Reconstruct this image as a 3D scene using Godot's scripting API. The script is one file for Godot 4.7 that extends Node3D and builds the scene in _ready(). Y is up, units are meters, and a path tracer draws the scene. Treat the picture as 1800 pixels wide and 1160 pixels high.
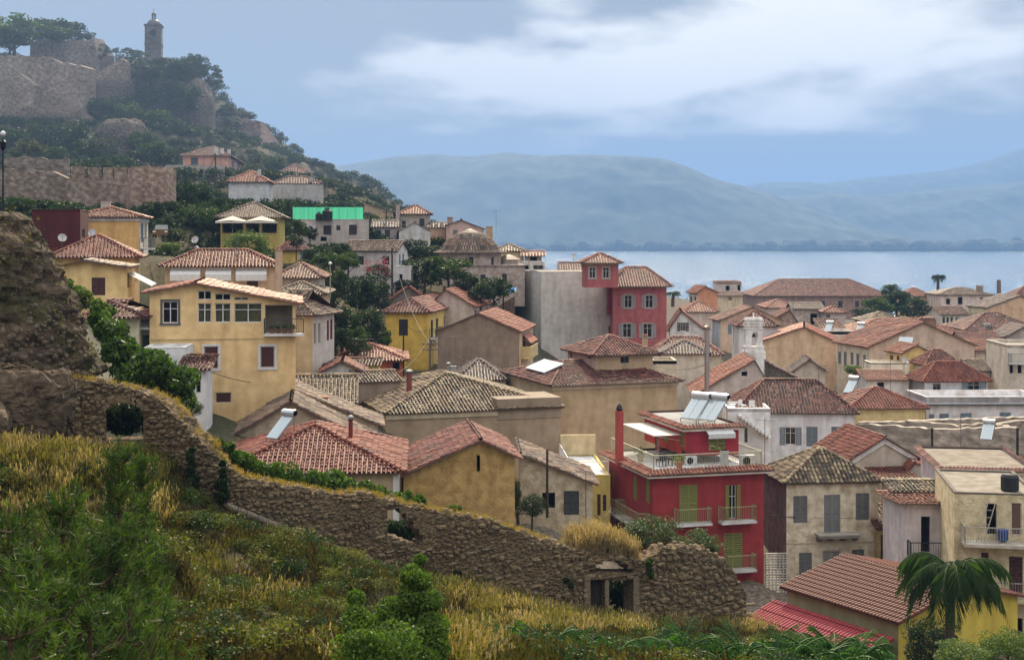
extends Node3D

# ---------------------------------------------------------------- measuring
# The camera stands 32 m above the sea and looks level along -z; its lens is shifted down.
# at(px, row, depth) is the point that lies depth metres in front of the camera and shows
# at (px, row) of the 1800 x 1160 photograph.
const F := 2400.0
const CX := 900.0
const HR := 425.0
const EYE := 32.0
var M := {}
var taken := {}
var rng := RandomNumberGenerator.new()
var patch := FastNoiseLite.new()

func at(px: float, row: float, d: float) -> Vector3:
	return Vector3((px - CX) / F * d, EYE - (row - HR) / F * d, -d)

func rnd(a: float, b: float) -> float:
	return rng.randf_range(a, b)

func numbered(called: String) -> String:
	taken[called] = taken.get(called, -1) + 1
	return called if taken[called] == 0 else "%s_%03d" % [called, taken[called]]

func thing(called: String, label: String, category: String, where := Vector3.ZERO, turn := 0.0, group := "") -> Node3D:
	var o := Node3D.new()
	o.name = numbered(called)
	add_child(o)
	o.position = where
	o.rotation.y = turn
	o.set_meta("label", label)
	o.set_meta("category", category)
	if group != "":
		o.set_meta("group", group)
	return o

# ---------------------------------------------------------------- mesh building
class MB:
	var v := PackedVector3Array()
	var n := PackedVector3Array()
	var c := PackedColorArray()
	var k := PackedInt32Array()
	func quad(a: Vector3, b: Vector3, d: Vector3, e: Vector3, col: Color) -> void:   # counter-clockwise seen from outside
		var i := v.size()
		var nn := (d - a).cross(e - b).normalized()
		v.push_back(a); v.push_back(b); v.push_back(d); v.push_back(e)
		for q in 4:
			n.push_back(nn); c.push_back(col)
		k.push_back(i); k.push_back(i + 2); k.push_back(i + 1)
		k.push_back(i); k.push_back(i + 3); k.push_back(i + 2)
	func tri(a: Vector3, b: Vector3, d: Vector3, col: Color) -> void:
		var i := v.size()
		var nn := (b - a).cross(d - a).normalized()
		v.push_back(a); v.push_back(b); v.push_back(d)
		for q in 3:
			n.push_back(nn); c.push_back(col)
		k.push_back(i); k.push_back(i + 2); k.push_back(i + 1)
	func poly(p: Array, col: Color) -> void:
		for q in range(1, p.size() - 1):
			tri(p[0], p[q], p[q + 1], col)
	func box(lo: Vector3, hi: Vector3, col: Color, t := Transform3D()) -> void:
		var p := []
		for q in 8:
			p.append(t * Vector3(hi.x if q & 1 else lo.x, hi.y if q & 2 else lo.y, hi.z if q & 4 else lo.z))
		quad(p[4], p[5], p[7], p[6], col); quad(p[1], p[0], p[2], p[3], col)
		quad(p[5], p[1], p[3], p[7], col); quad(p[0], p[4], p[6], p[2], col)
		quad(p[6], p[7], p[3], p[2], col); quad(p[0], p[1], p[5], p[4], col)
	func tube(path: Array, rad: Array, col: Color, sides := 6, caps := true) -> void:
		var base := v.size()
		var m := path.size()
		for i in m:
			var dir: Vector3 = (path[mini(i + 1, m - 1)] - path[maxi(i - 1, 0)]).normalized()
			var x := dir.cross(Vector3(0.31, 0.2, 0.93)).normalized()
			var y := dir.cross(x)
			for s in sides:
				var w := TAU * s / sides
				var o := x * cos(w) + y * sin(w)
				v.push_back(path[i] + o * rad[i]); n.push_back(o); c.push_back(col)
		for i in m - 1:
			for s in sides:
				var a := base + i * sides + s
				var b := base + i * sides + (s + 1) % sides
				k.push_back(a); k.push_back(a + sides); k.push_back(b)
				k.push_back(b); k.push_back(a + sides); k.push_back(b + sides)
		if caps:
			for e in 2:
				var i: int = (m - 1) * e
				var dir: Vector3 = (path[i] - path[1 if e == 0 else m - 2]).normalized()
				var o := v.size()
				for s in sides:
					v.push_back(v[base + i * sides + s]); n.push_back(dir); c.push_back(col)
				for s in range(1, sides - 1):
					k.push_back(o); k.push_back(o + s); k.push_back(o + s + 1)
	func bar(a: Vector3, b: Vector3, w: float, col: Color) -> void:
		var dir := (b - a).normalized()
		var x := dir.cross(Vector3.UP if absf(dir.y) < 0.9 else Vector3.RIGHT).normalized() * w * 0.5
		var y := dir.cross(x).normalized() * w * 0.5
		quad(a - x - y, a + x - y, b + x - y, b - x - y, col); quad(a + x - y, a + x + y, b + x + y, b + x - y, col)
		quad(a + x + y, a - x + y, b - x + y, b + x + y, col); quad(a - x + y, a - x - y, b - x - y, b - x + y, col)
	func lathe(prof: Array, col: Color, sides := 12, o := Vector3.ZERO, smooth := true) -> void:   # prof: Vector2(radius, y) from bottom to top
		var m := prof.size()
		for i in m - 1:
			for s in sides:
				var w0 := TAU * s / sides
				var w1 := TAU * (s + 1) / sides
				var a := o + Vector3(cos(w0) * prof[i].x, prof[i].y, -sin(w0) * prof[i].x)
				var b := o + Vector3(cos(w1) * prof[i].x, prof[i].y, -sin(w1) * prof[i].x)
				var d := o + Vector3(cos(w1) * prof[i + 1].x, prof[i + 1].y, -sin(w1) * prof[i + 1].x)
				var e := o + Vector3(cos(w0) * prof[i + 1].x, prof[i + 1].y, -sin(w0) * prof[i + 1].x)
				var q := v.size()
				quad(a, b, d, e, col)
				if smooth:
					var t: Vector2 = prof[i + 1] - prof[i]
					var up := -t.x
					for z in 4:
						var w := w0 if z == 0 or z == 3 else w1
						n[q + z] = Vector3(cos(w) * t.y, up, -sin(w) * t.y).normalized()
	func done(mat: Material) -> ArrayMesh:
		var m := ArrayMesh.new()
		if v.is_empty():
			return m
		var arr := []
		arr.resize(Mesh.ARRAY_MAX)
		arr[Mesh.ARRAY_VERTEX] = v; arr[Mesh.ARRAY_NORMAL] = n; arr[Mesh.ARRAY_COLOR] = c; arr[Mesh.ARRAY_INDEX] = k
		m.add_surface_from_arrays(Mesh.PRIMITIVE_TRIANGLES, arr)
		m.surface_set_material(0, mat)
		return m

func put(mb: MB, called: String, mat: String, parent: Node3D, kind := "") -> MeshInstance3D:
	var o := MeshInstance3D.new()
	o.mesh = mb.done(M[mat])
	o.name = called
	parent.add_child(o, true)
	if kind != "":
		o.set_meta("kind", kind)
	return o

func single(mb: MB, called: String, label: String, category: String, mat: String, where := Vector3.ZERO, turn := 0.0, group := "") -> MeshInstance3D:   # a thing that is one mesh
	var o := MeshInstance3D.new()
	o.mesh = mb.done(M[mat])
	o.name = numbered(called)
	add_child(o)
	o.position = where
	o.rotation.y = turn
	o.set_meta("label", label)
	o.set_meta("category", category)
	if group != "":
		o.set_meta("group", group)
	return o

func structure(mb: MB, called: String, mat: String) -> MeshInstance3D:
	var o := MeshInstance3D.new()
	o.mesh = mb.done(M[mat])
	o.name = numbered(called)
	add_child(o)
	o.set_meta("kind", "structure")
	return o

# ---------------------------------------------------------------- materials
func noise_tex(freq: float, lo: Color, hi: Color, octaves := 5, size := 512, s := 1, mid := 0.5) -> NoiseTexture2D:
	var f := FastNoiseLite.new()
	f.noise_type = FastNoiseLite.TYPE_SIMPLEX_SMOOTH
	f.seed = s
	f.frequency = freq
	f.fractal_octaves = octaves
	var t := NoiseTexture2D.new()
	t.width = size; t.height = size; t.seamless = true
	t.noise = f
	var g := Gradient.new()
	g.set_color(0, lo); g.set_color(1, hi)
	g.set_offset(0, mid - 0.35); g.set_offset(1, mid + 0.35)
	t.color_ramp = g
	return t

func bump_tex(freq: float, octaves := 4, size := 512, s := 5) -> NoiseTexture2D:
	var f := FastNoiseLite.new()
	f.noise_type = FastNoiseLite.TYPE_SIMPLEX_SMOOTH
	f.seed = s
	f.frequency = freq
	f.fractal_octaves = octaves
	var t := NoiseTexture2D.new()
	t.width = size; t.height = size; t.seamless = true
	t.noise = f
	return t

func mat(called: String, rough: float, tex: Texture2D = null, scale := Vector3.ONE, over: Texture2D = null, over_scale := Vector3.ONE) -> StandardMaterial3D:
	var m := StandardMaterial3D.new()
	m.resource_name = called
	m.vertex_color_use_as_albedo = true
	m.roughness = rough
	m.metallic_specular = 0.4
	if tex:
		m.albedo_texture = tex
		m.uv1_triplanar = true
		m.uv1_world_triplanar = true
		m.uv1_scale = scale
	if over:
		m.detail_enabled = true
		m.detail_blend_mode = BaseMaterial3D.BLEND_MODE_MUL
		m.detail_albedo = over
		m.detail_uv_layer = BaseMaterial3D.DETAIL_UV_2
		m.uv2_triplanar = true
		m.uv2_world_triplanar = true
		m.uv2_scale = over_scale
	M[called] = m
	return m

func G(v: float) -> Color:
	return Color(v, v, v)

func make_materials() -> void:
	var cloudy := noise_tex(0.012, Color(0.90, 0.89, 0.875), Color(1, 1, 1), 6, 512, 3)
	var blotch := noise_tex(0.012, Color(0.80, 0.77, 0.73), Color(1, 1, 1), 6, 512, 8, 0.38)
	var streak := noise_tex(0.02, Color(0.82, 0.80, 0.77), Color(1, 1, 1), 5, 512, 4, 0.26)
	var stone := noise_tex(0.03, Color(0.5, 0.47, 0.43), Color(1, 0.98, 0.95), 6, 512, 6)
	var grit := bump_tex(0.05, 5)
	var m := mat("plaster", 0.9, cloudy, Vector3(0.17, 0.17, 0.17), streak, Vector3(0.085, 0.02, 0.085))
	m.heightmap_enabled = true; m.heightmap_texture = grit; m.heightmap_scale = 1.0
	m = mat("old_plaster", 0.95, blotch, Vector3(0.21, 0.21, 0.21), streak, Vector3(0.1, 0.04, 0.1))
	m.heightmap_enabled = true; m.heightmap_texture = grit; m.heightmap_scale = 3.0
	m = mat("masonry", 0.95, stone, Vector3(0.3, 0.42, 0.3), blotch, Vector3(0.05, 0.05, 0.05))
	m.heightmap_enabled = true; m.heightmap_texture = bump_tex(0.045, 4, 512, 9); m.heightmap_scale = 16.0
	m = mat("castle", 0.95, noise_tex(0.03, Color(0.66, 0.64, 0.62), Color(1, 0.98, 0.95), 6, 512, 66), Vector3(0.06, 0.075, 0.06), blotch, Vector3(0.03, 0.03, 0.03))
	m.heightmap_enabled = true; m.heightmap_texture = bump_tex(0.03, 4, 512, 67); m.heightmap_scale = 12.0
	m = mat("stone", 0.95, stone, Vector3(0.9, 0.9, 0.9))
	m.heightmap_enabled = true; m.heightmap_texture = grit; m.heightmap_scale = 3.0
	m = mat("rock", 1.0, stone, Vector3(0.12, 0.12, 0.12), blotch, Vector3(0.4, 0.4, 0.4))
	m.heightmap_enabled = true; m.heightmap_texture = bump_tex(0.04, 5, 512, 19); m.heightmap_scale = 25.0
	mat("tile", 0.62, noise_tex(0.05, Color(0.72, 0.70, 0.68), Color(1, 1, 1), 4, 512, 11), Vector3(0.8, 0.8, 0.8))
	mat("paint", 0.6, noise_tex(0.03, Color(0.8, 0.79, 0.78), Color(1, 1, 1), 5, 512, 21), Vector3(0.9, 0.5, 0.9))
	mat("concrete", 0.92, blotch, Vector3(0.13, 0.13, 0.13))
	mat("cloth", 0.95)
	m = mat("awning", 0.95)
	m.backlight_enabled = true; m.backlight = Color(0.7, 0.7, 0.7)
	m = mat("metal", 0.35); m.metallic = 0.85
	m = mat("collector", 0.08); m.metallic_specular = 0.7
	m = mat("glass", 0.06)
	m.vertex_color_use_as_albedo = false
	m.albedo_color = Color(0.10, 0.12, 0.13, 0.35)
	m.transparency = BaseMaterial3D.TRANSPARENCY_ALPHA
	m = mat("leaf", 0.55); m.backlight_enabled = true; m.backlight = Color(0.85, 0.95, 0.5); m.metallic_specular = 0.35
	m = mat("grass", 0.7); m.backlight_enabled = true; m.backlight = Color(0.95, 0.92, 0.6); m.metallic_specular = 0.25
	mat("bark", 0.95, stone, Vector3(1.5, 0.5, 1.5))
	mat("soil", 1.0, noise_tex(0.02, Color(0.55, 0.52, 0.46), Color(1, 1, 1), 6, 512, 31), Vector3(0.22, 0.22, 0.22))
	mat("hill", 1.0, noise_tex(0.02, Color(0.6, 0.62, 0.6), Color(1, 1, 1), 6, 512, 41), Vector3(0.0012, 0.002, 0.0012))
	m = mat("net", 0.8); m.backlight_enabled = true; m.backlight = Color(0.8, 0.9, 0.85)
	m = mat("water", 0.14)
	m.vertex_color_use_as_albedo = false
	m.albedo_color = Color(0.26, 0.42, 0.55)
	m.metallic_specular = 0.27
	m.uv1_triplanar = true; m.uv1_world_triplanar = true; m.uv1_scale = Vector3(0.007, 0.007, 0.0011)
	m.normal_enabled = true
	var wave := bump_tex(0.035, 4, 1024, 77)
	wave.as_normal_map = true
	wave.bump_strength = 14.0
	m.normal_texture = wave
	m.normal_scale = 1.0

# ---------------------------------------------------------------- camera, sky, sun
func sky_image() -> Image:
	# high thin cloud over pale blue, over the whole dome; brighter round the hidden sun
	var w := 4096
	var h := 2048
	var data := PackedFloat32Array()
	data.resize(w * h * 3)
	var a := FastNoiseLite.new()
	a.seed = 12; a.frequency = 1.0; a.fractal_octaves = 6; a.noise_type = FastNoiseLite.TYPE_SIMPLEX_SMOOTH
	var b := FastNoiseLite.new()
	b.seed = 5; b.frequency = 1.0; b.fractal_octaves = 3; b.noise_type = FastNoiseLite.TYPE_SIMPLEX_SMOOTH
	var haze_low := Color(0.205, 0.24, 0.28)
	var blue_up := Color(0.19, 0.225, 0.27)
	var white := Color(1.12, 1.08, 1.03)
	# the clouds in view: px, row, half width, half height, strength
	var banks := [[880.0, 125.0, 320.0, 92.0, 1.15], [1230.0, 95.0, 330.0, 95.0, 1.05], [1020.0, 205.0, 430.0, 80.0, 0.28], [80.0, -10.0, 170.0, 45.0, 0.35], [1620.0, 45.0, 420.0, 100.0, 1.15], [1600.0, 185.0, 300.0, 50.0, 0.38], [930.0, -5.0, 110.0, 22.0, 0.45], [760.0, 20.0, 300.0, 36.0, -0.5], [1300.0, 250.0, 500.0, 50.0, 0.16]]
	for y in h / 2 + 4:
		var el := PI * (0.5 - (y + 0.5) / h)
		var sy := sin(el)
		var cy := cos(el)
		var step := 1 if el < 0.20 else (4 if el < 0.9 else 8)
		if el >= 0.20 and y % 2 == 1:   # the soft upper sky is computed on every other row
			for q in w * 3:
				data[y * w * 3 + q] = data[(y - 1) * w * 3 + q]
			continue
		for x in range(0, w, step):
			var az := TAU * (x + 0.5) / w     # column 0 looks along -z
			var d := Vector3(sin(az) * cy, sy, -cos(az) * cy)
			# cloud sheet seen in perspective: flatter towards the horizon
			var q := Vector3(d.x, 0.0, d.z) / (absf(sy) + 0.22)
			var big := b.get_noise_3d(q.x * 0.75 + 3.1, sy * 2.0, q.z * 0.75 + 1.7)
			var fine := a.get_noise_3d(q.x * 2.2, sy * 12.0 + 2.0, q.z * 2.2)
			var cover := smoothstep(-0.25, 0.45, big * 0.9 + fine * 0.5 + smoothstep(0.10, 0.3, sy) * 0.12)
			var inside := 0.0
			if d.z < -0.2 and sy < 0.35:
				var px := CX + F * d.x / -d.z
				var row := HR - F * d.y / -d.z
				var off := Vector2(fine * 110.0, a.get_noise_3d(q.x * 2.4 + 9.0, sy * 14.0, q.z * 2.4) * 60.0)
				var c := 0.0
				for k in banks:
					var u: float = (px + off.x - k[0]) / k[2]
					var v: float = (row + off.y - k[1]) / k[3]
					c += k[4] * exp(-(u * u + v * v) * 1.1)
				inside = smoothstep(-350.0, -60.0, row) * (1.0 - smoothstep(1400.0, 2600.0, absf(px - CX)))
				var wisp := a.get_noise_3d(d.x * 14.0, sy * 42.0, d.z * 14.0)
				cover = lerpf(cover, smoothstep(-0.05, 1.15, c * (0.86 + fine * 0.7) + wisp * 0.30 * smoothstep(0.0, 0.6, c) + (fine + 0.15) * 0.16), inside)
			var base := haze_low.lerp(blue_up, smoothstep(0.0, 0.3, sy))
			var col := base.lerp(white, cover)
			var near_sun := maxf(d.dot(SUN_AT), 0.0)
			col = col * (1.0 + 0.5 * pow(near_sun, 24.0)) * (1.0 + 1.3 * smoothstep(0.22, 0.95, sy))
			for s in step:
				var i := (y * w + x + s) * 3
				data[i] = col.r; data[i + 1] = col.g; data[i + 2] = col.b
	for i in range((h / 2 + 4) * w, h * w):
		data[i * 3] = 0.22; data[i * 3 + 1] = 0.24; data[i * 3 + 2] = 0.25
	return Image.create_from_data(w, h, false, Image.FORMAT_RGBF, data.to_byte_array())

var SUN_AT := Vector3(0.01, 0.61, -0.79).normalized()

func set_camera_and_light() -> void:
	var cam := Camera3D.new()
	cam.name = "camera"
	add_child(cam)
	cam.projection = Camera3D.PROJECTION_FRUSTUM
	cam.near = 1.0
	cam.far = 40000.0
	cam.size = 1160.0 / F
	cam.frustum_offset = Vector2(0, -155.0 / F)
	cam.position = Vector3(0, EYE, 0)
	cam.current = true
	var e := Environment.new()
	e.background_mode = Environment.BG_SKY
	var s := Sky.new()
	var p := PanoramaSkyMaterial.new()
	p.panorama = ImageTexture.create_from_image(sky_image())
	s.sky_material = p
	e.sky = s
	e.background_energy_multiplier = 0.8
	e.tonemap_mode = Environment.TONE_MAPPER_LINEAR
	e.tonemap_exposure = 1.46
	e.sdfgi_enabled = true; e.ssao_enabled = true; e.ssil_enabled = true
	e.fog_enabled = true
	e.fog_density = 0.00018
	e.fog_light_color = Color(0.58, 0.76, 1.0)
	e.volumetric_fog_enabled = true
	e.volumetric_fog_density = 0.0
	var we := WorldEnvironment.new()
	we.name = "environment"
	we.environment = e
	add_child(we)
	var sun := DirectionalLight3D.new()
	sun.name = "sun"
	add_child(sun)
	sun.look_at_from_position(Vector3.ZERO, -SUN_AT)
	sun.light_energy = 1.6
	sun.light_angular_distance = 1.0
	sun.light_color = Color(1.0, 0.92, 0.79)
	sun.shadow_enabled = true

# ---------------------------------------------------------------- ground, sea, mountains
var spots := PackedVector3Array()   # x, z, height: where the ground is known
func land_points() -> void:
	for p in [
		# foreground slope: px, row, depth
		[-300, 760, 40], [0, 790, 42], [110, 800, 43], [-200, 1250, 19], [100, 1250, 20], [300, 1230, 22], [600, 1240, 21], [900, 1280, 21], [1300, 1330, 21], [1700, 1420, 21],
		[150, 960, 33], [300, 1030, 38], [300, 1130, 30], [420, 1020, 41], [520, 1060, 41], [500, 1140, 33], [700, 1100, 42], [700, 1160, 34], [900, 1125, 43], [900, 1180, 37], [1060, 1135, 45], 
		[1400, 1150, 52], [1500, 1205, 50], [1350, 1205, 36], [1600, 1290, 45], [1800, 1300, 45],
		[0, 1700, 8], [900, 1800, 7], [1800, 2000, 8], [-900, 1500, 10],
		[1340, 1150, 57], [1345, 1160, 60], [1400, 1170, 58], [1460, 1195, 57], [1390, 1160, 64], [1330, 1150, 64], [1520, 1200, 60], [1600, 1230, 56], [1480, 1180, 65],
		# behind the ruined wall and down into the town
		[420, 870, 58], [600, 920, 62], [800, 980, 68], [1000, 1030, 74], [1300, 1150, 72], [1500, 1190, 70], [1800, 1200, 66], [1250, 1085, 82], [1450, 1070, 86], [1750, 1110, 80],
		[560, 760, 84], [300, 740, 84], [820, 930, 84], [1000, 940, 96], [1250, 930, 105], [1500, 900, 110], [1780, 900, 110],
		[400, 735, 96], [520, 735, 106], [330, 560, 104], [200, 560, 100], [130, 560, 96], [650, 735, 116], [800, 750, 122], [580, 700, 112], [1000, 790, 128], [1300, 810, 130], [1600, 800, 135], [1900, 800, 135],
		[700, 640, 142], [900, 660, 146], [1100, 680, 160], [1400, 690, 165], [1700, 690, 165], [1000, 620, 185], [560, 520, 150], [650, 530, 158], [760, 530, 165], [450, 480, 140], [250, 450, 128], [150, 440, 125],
		[300, 470, 135], [420, 460, 165], [560, 450, 172], [680, 440, 188], [800, 470, 190], [900, 510, 190], [1200, 600, 240], [1500, 600, 240], [1800, 600, 240],
		[1200, 590, 330], [1500, 590, 330], [1800, 590, 330], [900, 600, 300], [1000, 640, 200], [1100, 650, 210], [1000, 620, 250], [1150, 610, 280], [1000, 600, 330], [950, 570, 215], [1200, 605, 440], [1700, 605, 440], [900, 580, 440], [2200, 605, 440], [600, 560, 440],
		# hillside and the castle rock
		[-100, 370, 150], [60, 372, 170], [200, 385, 175], [300, 375, 190], [400, 368, 205], [500, 366, 215], [560, 366, 225], [640, 392, 215], [720, 415, 212], [800, 428, 210], [880, 445, 210],
		[-100, 300, 215], [60, 300, 220], [160, 290, 230], [330, 312, 228], [420, 310, 230], [500, 318, 240], [560, 330, 250], [620, 352, 255], [700, 415, 260], [780, 450, 270], [640, 400, 280], [850, 480, 280],
		[60, 225, 262], [150, 205, 275], [230, 230, 270], [300, 225, 280], [380, 235, 285], [440, 245, 290], [480, 268, 290], [540, 288, 290], [600, 312, 290], [650, 400, 310], [720, 450, 330], [800, 490, 330],
		[0, 110, 320], [100, 110, 330], [200, 120, 340], [260, 105, 335], [330, 120, 330], [370, 165, 315], [420, 205, 320], [455, 240, 320], [520, 290, 330], [580, 350, 330], [640, 440, 345],
		[-200, 90, 380], [100, 110, 420], [300, 200, 420], [500, 400, 430], [700, 560, 400], [560, 420, 360], [500, 340, 350]]:
		var q := at(p[0], p[1], p[2])
		spots.append(Vector3(q.x, q.z, q.y))
	for l in LINE:
		for e in [[-0.6, 0.0], [1.6, -6.0]]:
			var q := at(l[0], l[3] + e[1], l[1] + e[0])
			spots.append(Vector3(q.x, q.z, q.y))

func ground_y(x: float, z: float) -> float:
	var s := 0.0
	var t := 0.0
	var scale := maxf(absf(z), 15.0)
	for p in spots:
		var dx := p.x - x
		var dz := p.y - z
		var q := (dx * dx + dz * dz) / (scale * scale * 0.01) + 0.02
		var w := 1.0 / (q * q)
		s += w
		t += w * p.z
	return t / s

func build_land() -> void:
	land_points()
	var mb := MB.new()
	var bump := FastNoiseLite.new()
	bump.seed = 3; bump.frequency = 0.15; bump.fractal_octaves = 4
	var rows := 130
	var cols := 120
	var grid := []
	for i in rows + 1:
		var d := 4.0 * pow(470.0 / 4.0, float(i) / rows)
		var line := []
		for j in cols + 1:
			var x := (float(j) / cols - 0.5) * (d * 1.35 + 40.0)
			var y := ground_y(x, -d) + bump.get_noise_2d(x, d) * minf(0.012 * d, 1.2)
			line.append(Vector3(x, y, -d))
		grid.append(line)
	for i in rows + 1:
		for j in cols + 1:
			var p: Vector3 = grid[i][j]
			var a: Vector3 = grid[mini(i + 1, rows)][j] - grid[maxi(i - 1, 0)][j]
			var b: Vector3 = grid[i][mini(j + 1, cols)] - grid[i][maxi(j - 1, 0)]
			mb.v.push_back(p)
			mb.n.push_back(b.cross(a).normalized())
			var s := patch.get_noise_2d(p.x * 2.0, p.z * 2.0)
			var dry := Color(0.12, 0.095, 0.05).lerp(Color(0.045, 0.055, 0.022), smoothstep(-0.3, 0.2, s))
			var town := Color(0.20, 0.17, 0.14)
			mb.c.push_back(dry.lerp(town, smoothstep(58.0, 75.0, -p.z) * (1.0 - smoothstep(12.0, 22.0, p.y))))
	for i in rows:
		for j in cols:
			var q := i * (cols + 1) + j
			for e in [q, q + cols + 1, q + 1, q + 1, q + cols + 1, q + cols + 2]:
				mb.k.push_back(e)
	structure(mb, "ground", "soil")
	# the bay
	mb = MB.new()
	for i in 12:
		var d0 := 300.0 * pow(40.0, i / 12.0)
		var d1 := 300.0 * pow(40.0, (i + 1) / 12.0)
		mb.quad(Vector3(-9000, 0, -d0), Vector3(9000, 0, -d0), Vector3(9000, 0, -d1), Vector3(-9000, 0, -d1), Color.WHITE)
	structure(mb, "sea", "water")
	# far shore: low coast with a dark band of trees
	far_shore()
	range_of_hills("mountains", [[-300, 330], [100, 318], [400, 312], [560, 298], [600, 291], [650, 283], [700, 276], [760, 272], [830, 275], [890, 269], [950, 273], [1050, 272], [1120, 274], [1170, 279], [1210, 294], [1250, 311], [1300, 326], [1340, 341], [1380, 354], [1430, 376], [1500, 402], [1600, 425], [1700, 434]], 5200.0, 900.0)
	range_of_hills("mountains", [[1100, 428], [1200, 410], [1260, 390], [1330, 360], [1400, 343], [1450, 339], [1520, 343], [1600, 338], [1700, 328], [1800, 318], [1900, 310], [2100, 330]], 6100.0, 900.0)
	range_of_hills("mountains", [[900, 420], [1050, 380], [1200, 345], [1350, 319], [1450, 322], [1550, 309], [1650, 301], [1720, 286], [1800, 260], [1900, 236], [2100, 230]], 7800.0, 1300.0)

func range_of_hills(called: String, prof: Array, d: float, thick: float) -> void:
	var mb := MB.new()
	var f := FastNoiseLite.new()
	f.seed = int(d); f.frequency = 0.003; f.fractal_octaves = 5
	var cols := 150
	var rows := 30
	var x0: float = prof[0][0]
	var x1: float = prof[-1][0]
	var grid := []
	for i in rows + 1:
		var u := float(i) / rows
		var line := []
		for j in cols + 1:
			var px := lerpf(x0, x1, float(j) / cols)
			var k := 0
			while k < prof.size() - 2 and prof[k + 1][0] < px:
				k += 1
			var row := lerpf(prof[k][1], prof[k + 1][1], (px - prof[k][0]) / (prof[k + 1][0] - prof[k][0]))
			var top := at(px, row, d)
			var s := sin(minf(u, 1.0) * PI * 0.5)
			var z := -(d - thick * (1.0 - u))
			var x := (px - CX) / F * d
			var nz := f.get_noise_2d(x, z) * 60.0 * (1.0 - u * u) * s
			line.append(Vector3(x, maxf(top.y, 4.0) * pow(s, 1.3) + nz - 2.0, z))
		grid.append(line)
	for i in rows + 1:
		for j in cols + 1:
			var a: Vector3 = grid[mini(i + 1, rows)][j] - grid[maxi(i - 1, 0)][j]
			var b: Vector3 = grid[i][mini(j + 1, cols)] - grid[i][maxi(j - 1, 0)]
			mb.v.push_back(grid[i][j])
			mb.n.push_back(b.cross(a).normalized())
			mb.c.push_back(Color(0.10, 0.12, 0.09))
	for i in rows:
		for j in cols:
			var q := i * (cols + 1) + j
			for e in [q, q + cols + 1, q + 1, q + 1, q + cols + 1, q + cols + 2]:
				mb.k.push_back(e)
	structure(mb, called, "hill")

func far_shore() -> void:
	var d := 4150.0
	var mb := MB.new()
	for j in 60:
		var a := at(500 + j * 30, 441, d)
		var b := at(530 + j * 30, 441, d)
		mb.quad(Vector3(a.x, -0.5, -d), Vector3(b.x, -0.5, -d), Vector3(b.x, 3.0, -d - 60.0), Vector3(a.x, 3.0, -d - 60.0), Color(0.10, 0.11, 0.07))
		mb.quad(Vector3(a.x, 3.0, -d - 60.0), Vector3(b.x, 3.0, -d - 60.0), Vector3(b.x, 6.0, -d - 500.0), Vector3(a.x, 6.0, -d - 500.0), Color(0.10, 0.11, 0.07))
	structure(mb, "shore", "hill")
	mb = MB.new()
	var r := RandomNumberGenerator.new()
	r.seed = 91
	var f := FastNoiseLite.new()
	f.seed = 8; f.frequency = 0.004; f.fractal_octaves = 4
	for j in 2400:
		var px := 640.0 + r.randf() * 1260.0
		var hh := 8.0 + 22.0 * maxf(0.0, f.get_noise_1d(px * 9.0) + 0.25 + (px - 900.0) * 0.0004) + r.randf() * r.randf() * 16.0
		var dd := d + 70.0 + r.randf() * 420.0
		var p := at(px, 441, dd)
		p.y = 2.5
		var w := hh * r.randf_range(0.7, 1.8)
		var rings := [Vector2(w * 0.5, 0.0), Vector2(w * 0.62, hh * 0.3), Vector2(w * 0.56, hh * 0.65), Vector2(w * 0.36, hh * 0.9), Vector2(0.0, hh)]
		mb.lathe(rings, Color(0.05, 0.06, 0.035), 7, p, true)
	var o := structure(mb, "far_treeline", "hill")
	o.set_meta("kind", "stuff")
	o.set_meta("label", "dark line of trees along the far shore of the bay")
	o.set_meta("category", "treeline")

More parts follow.
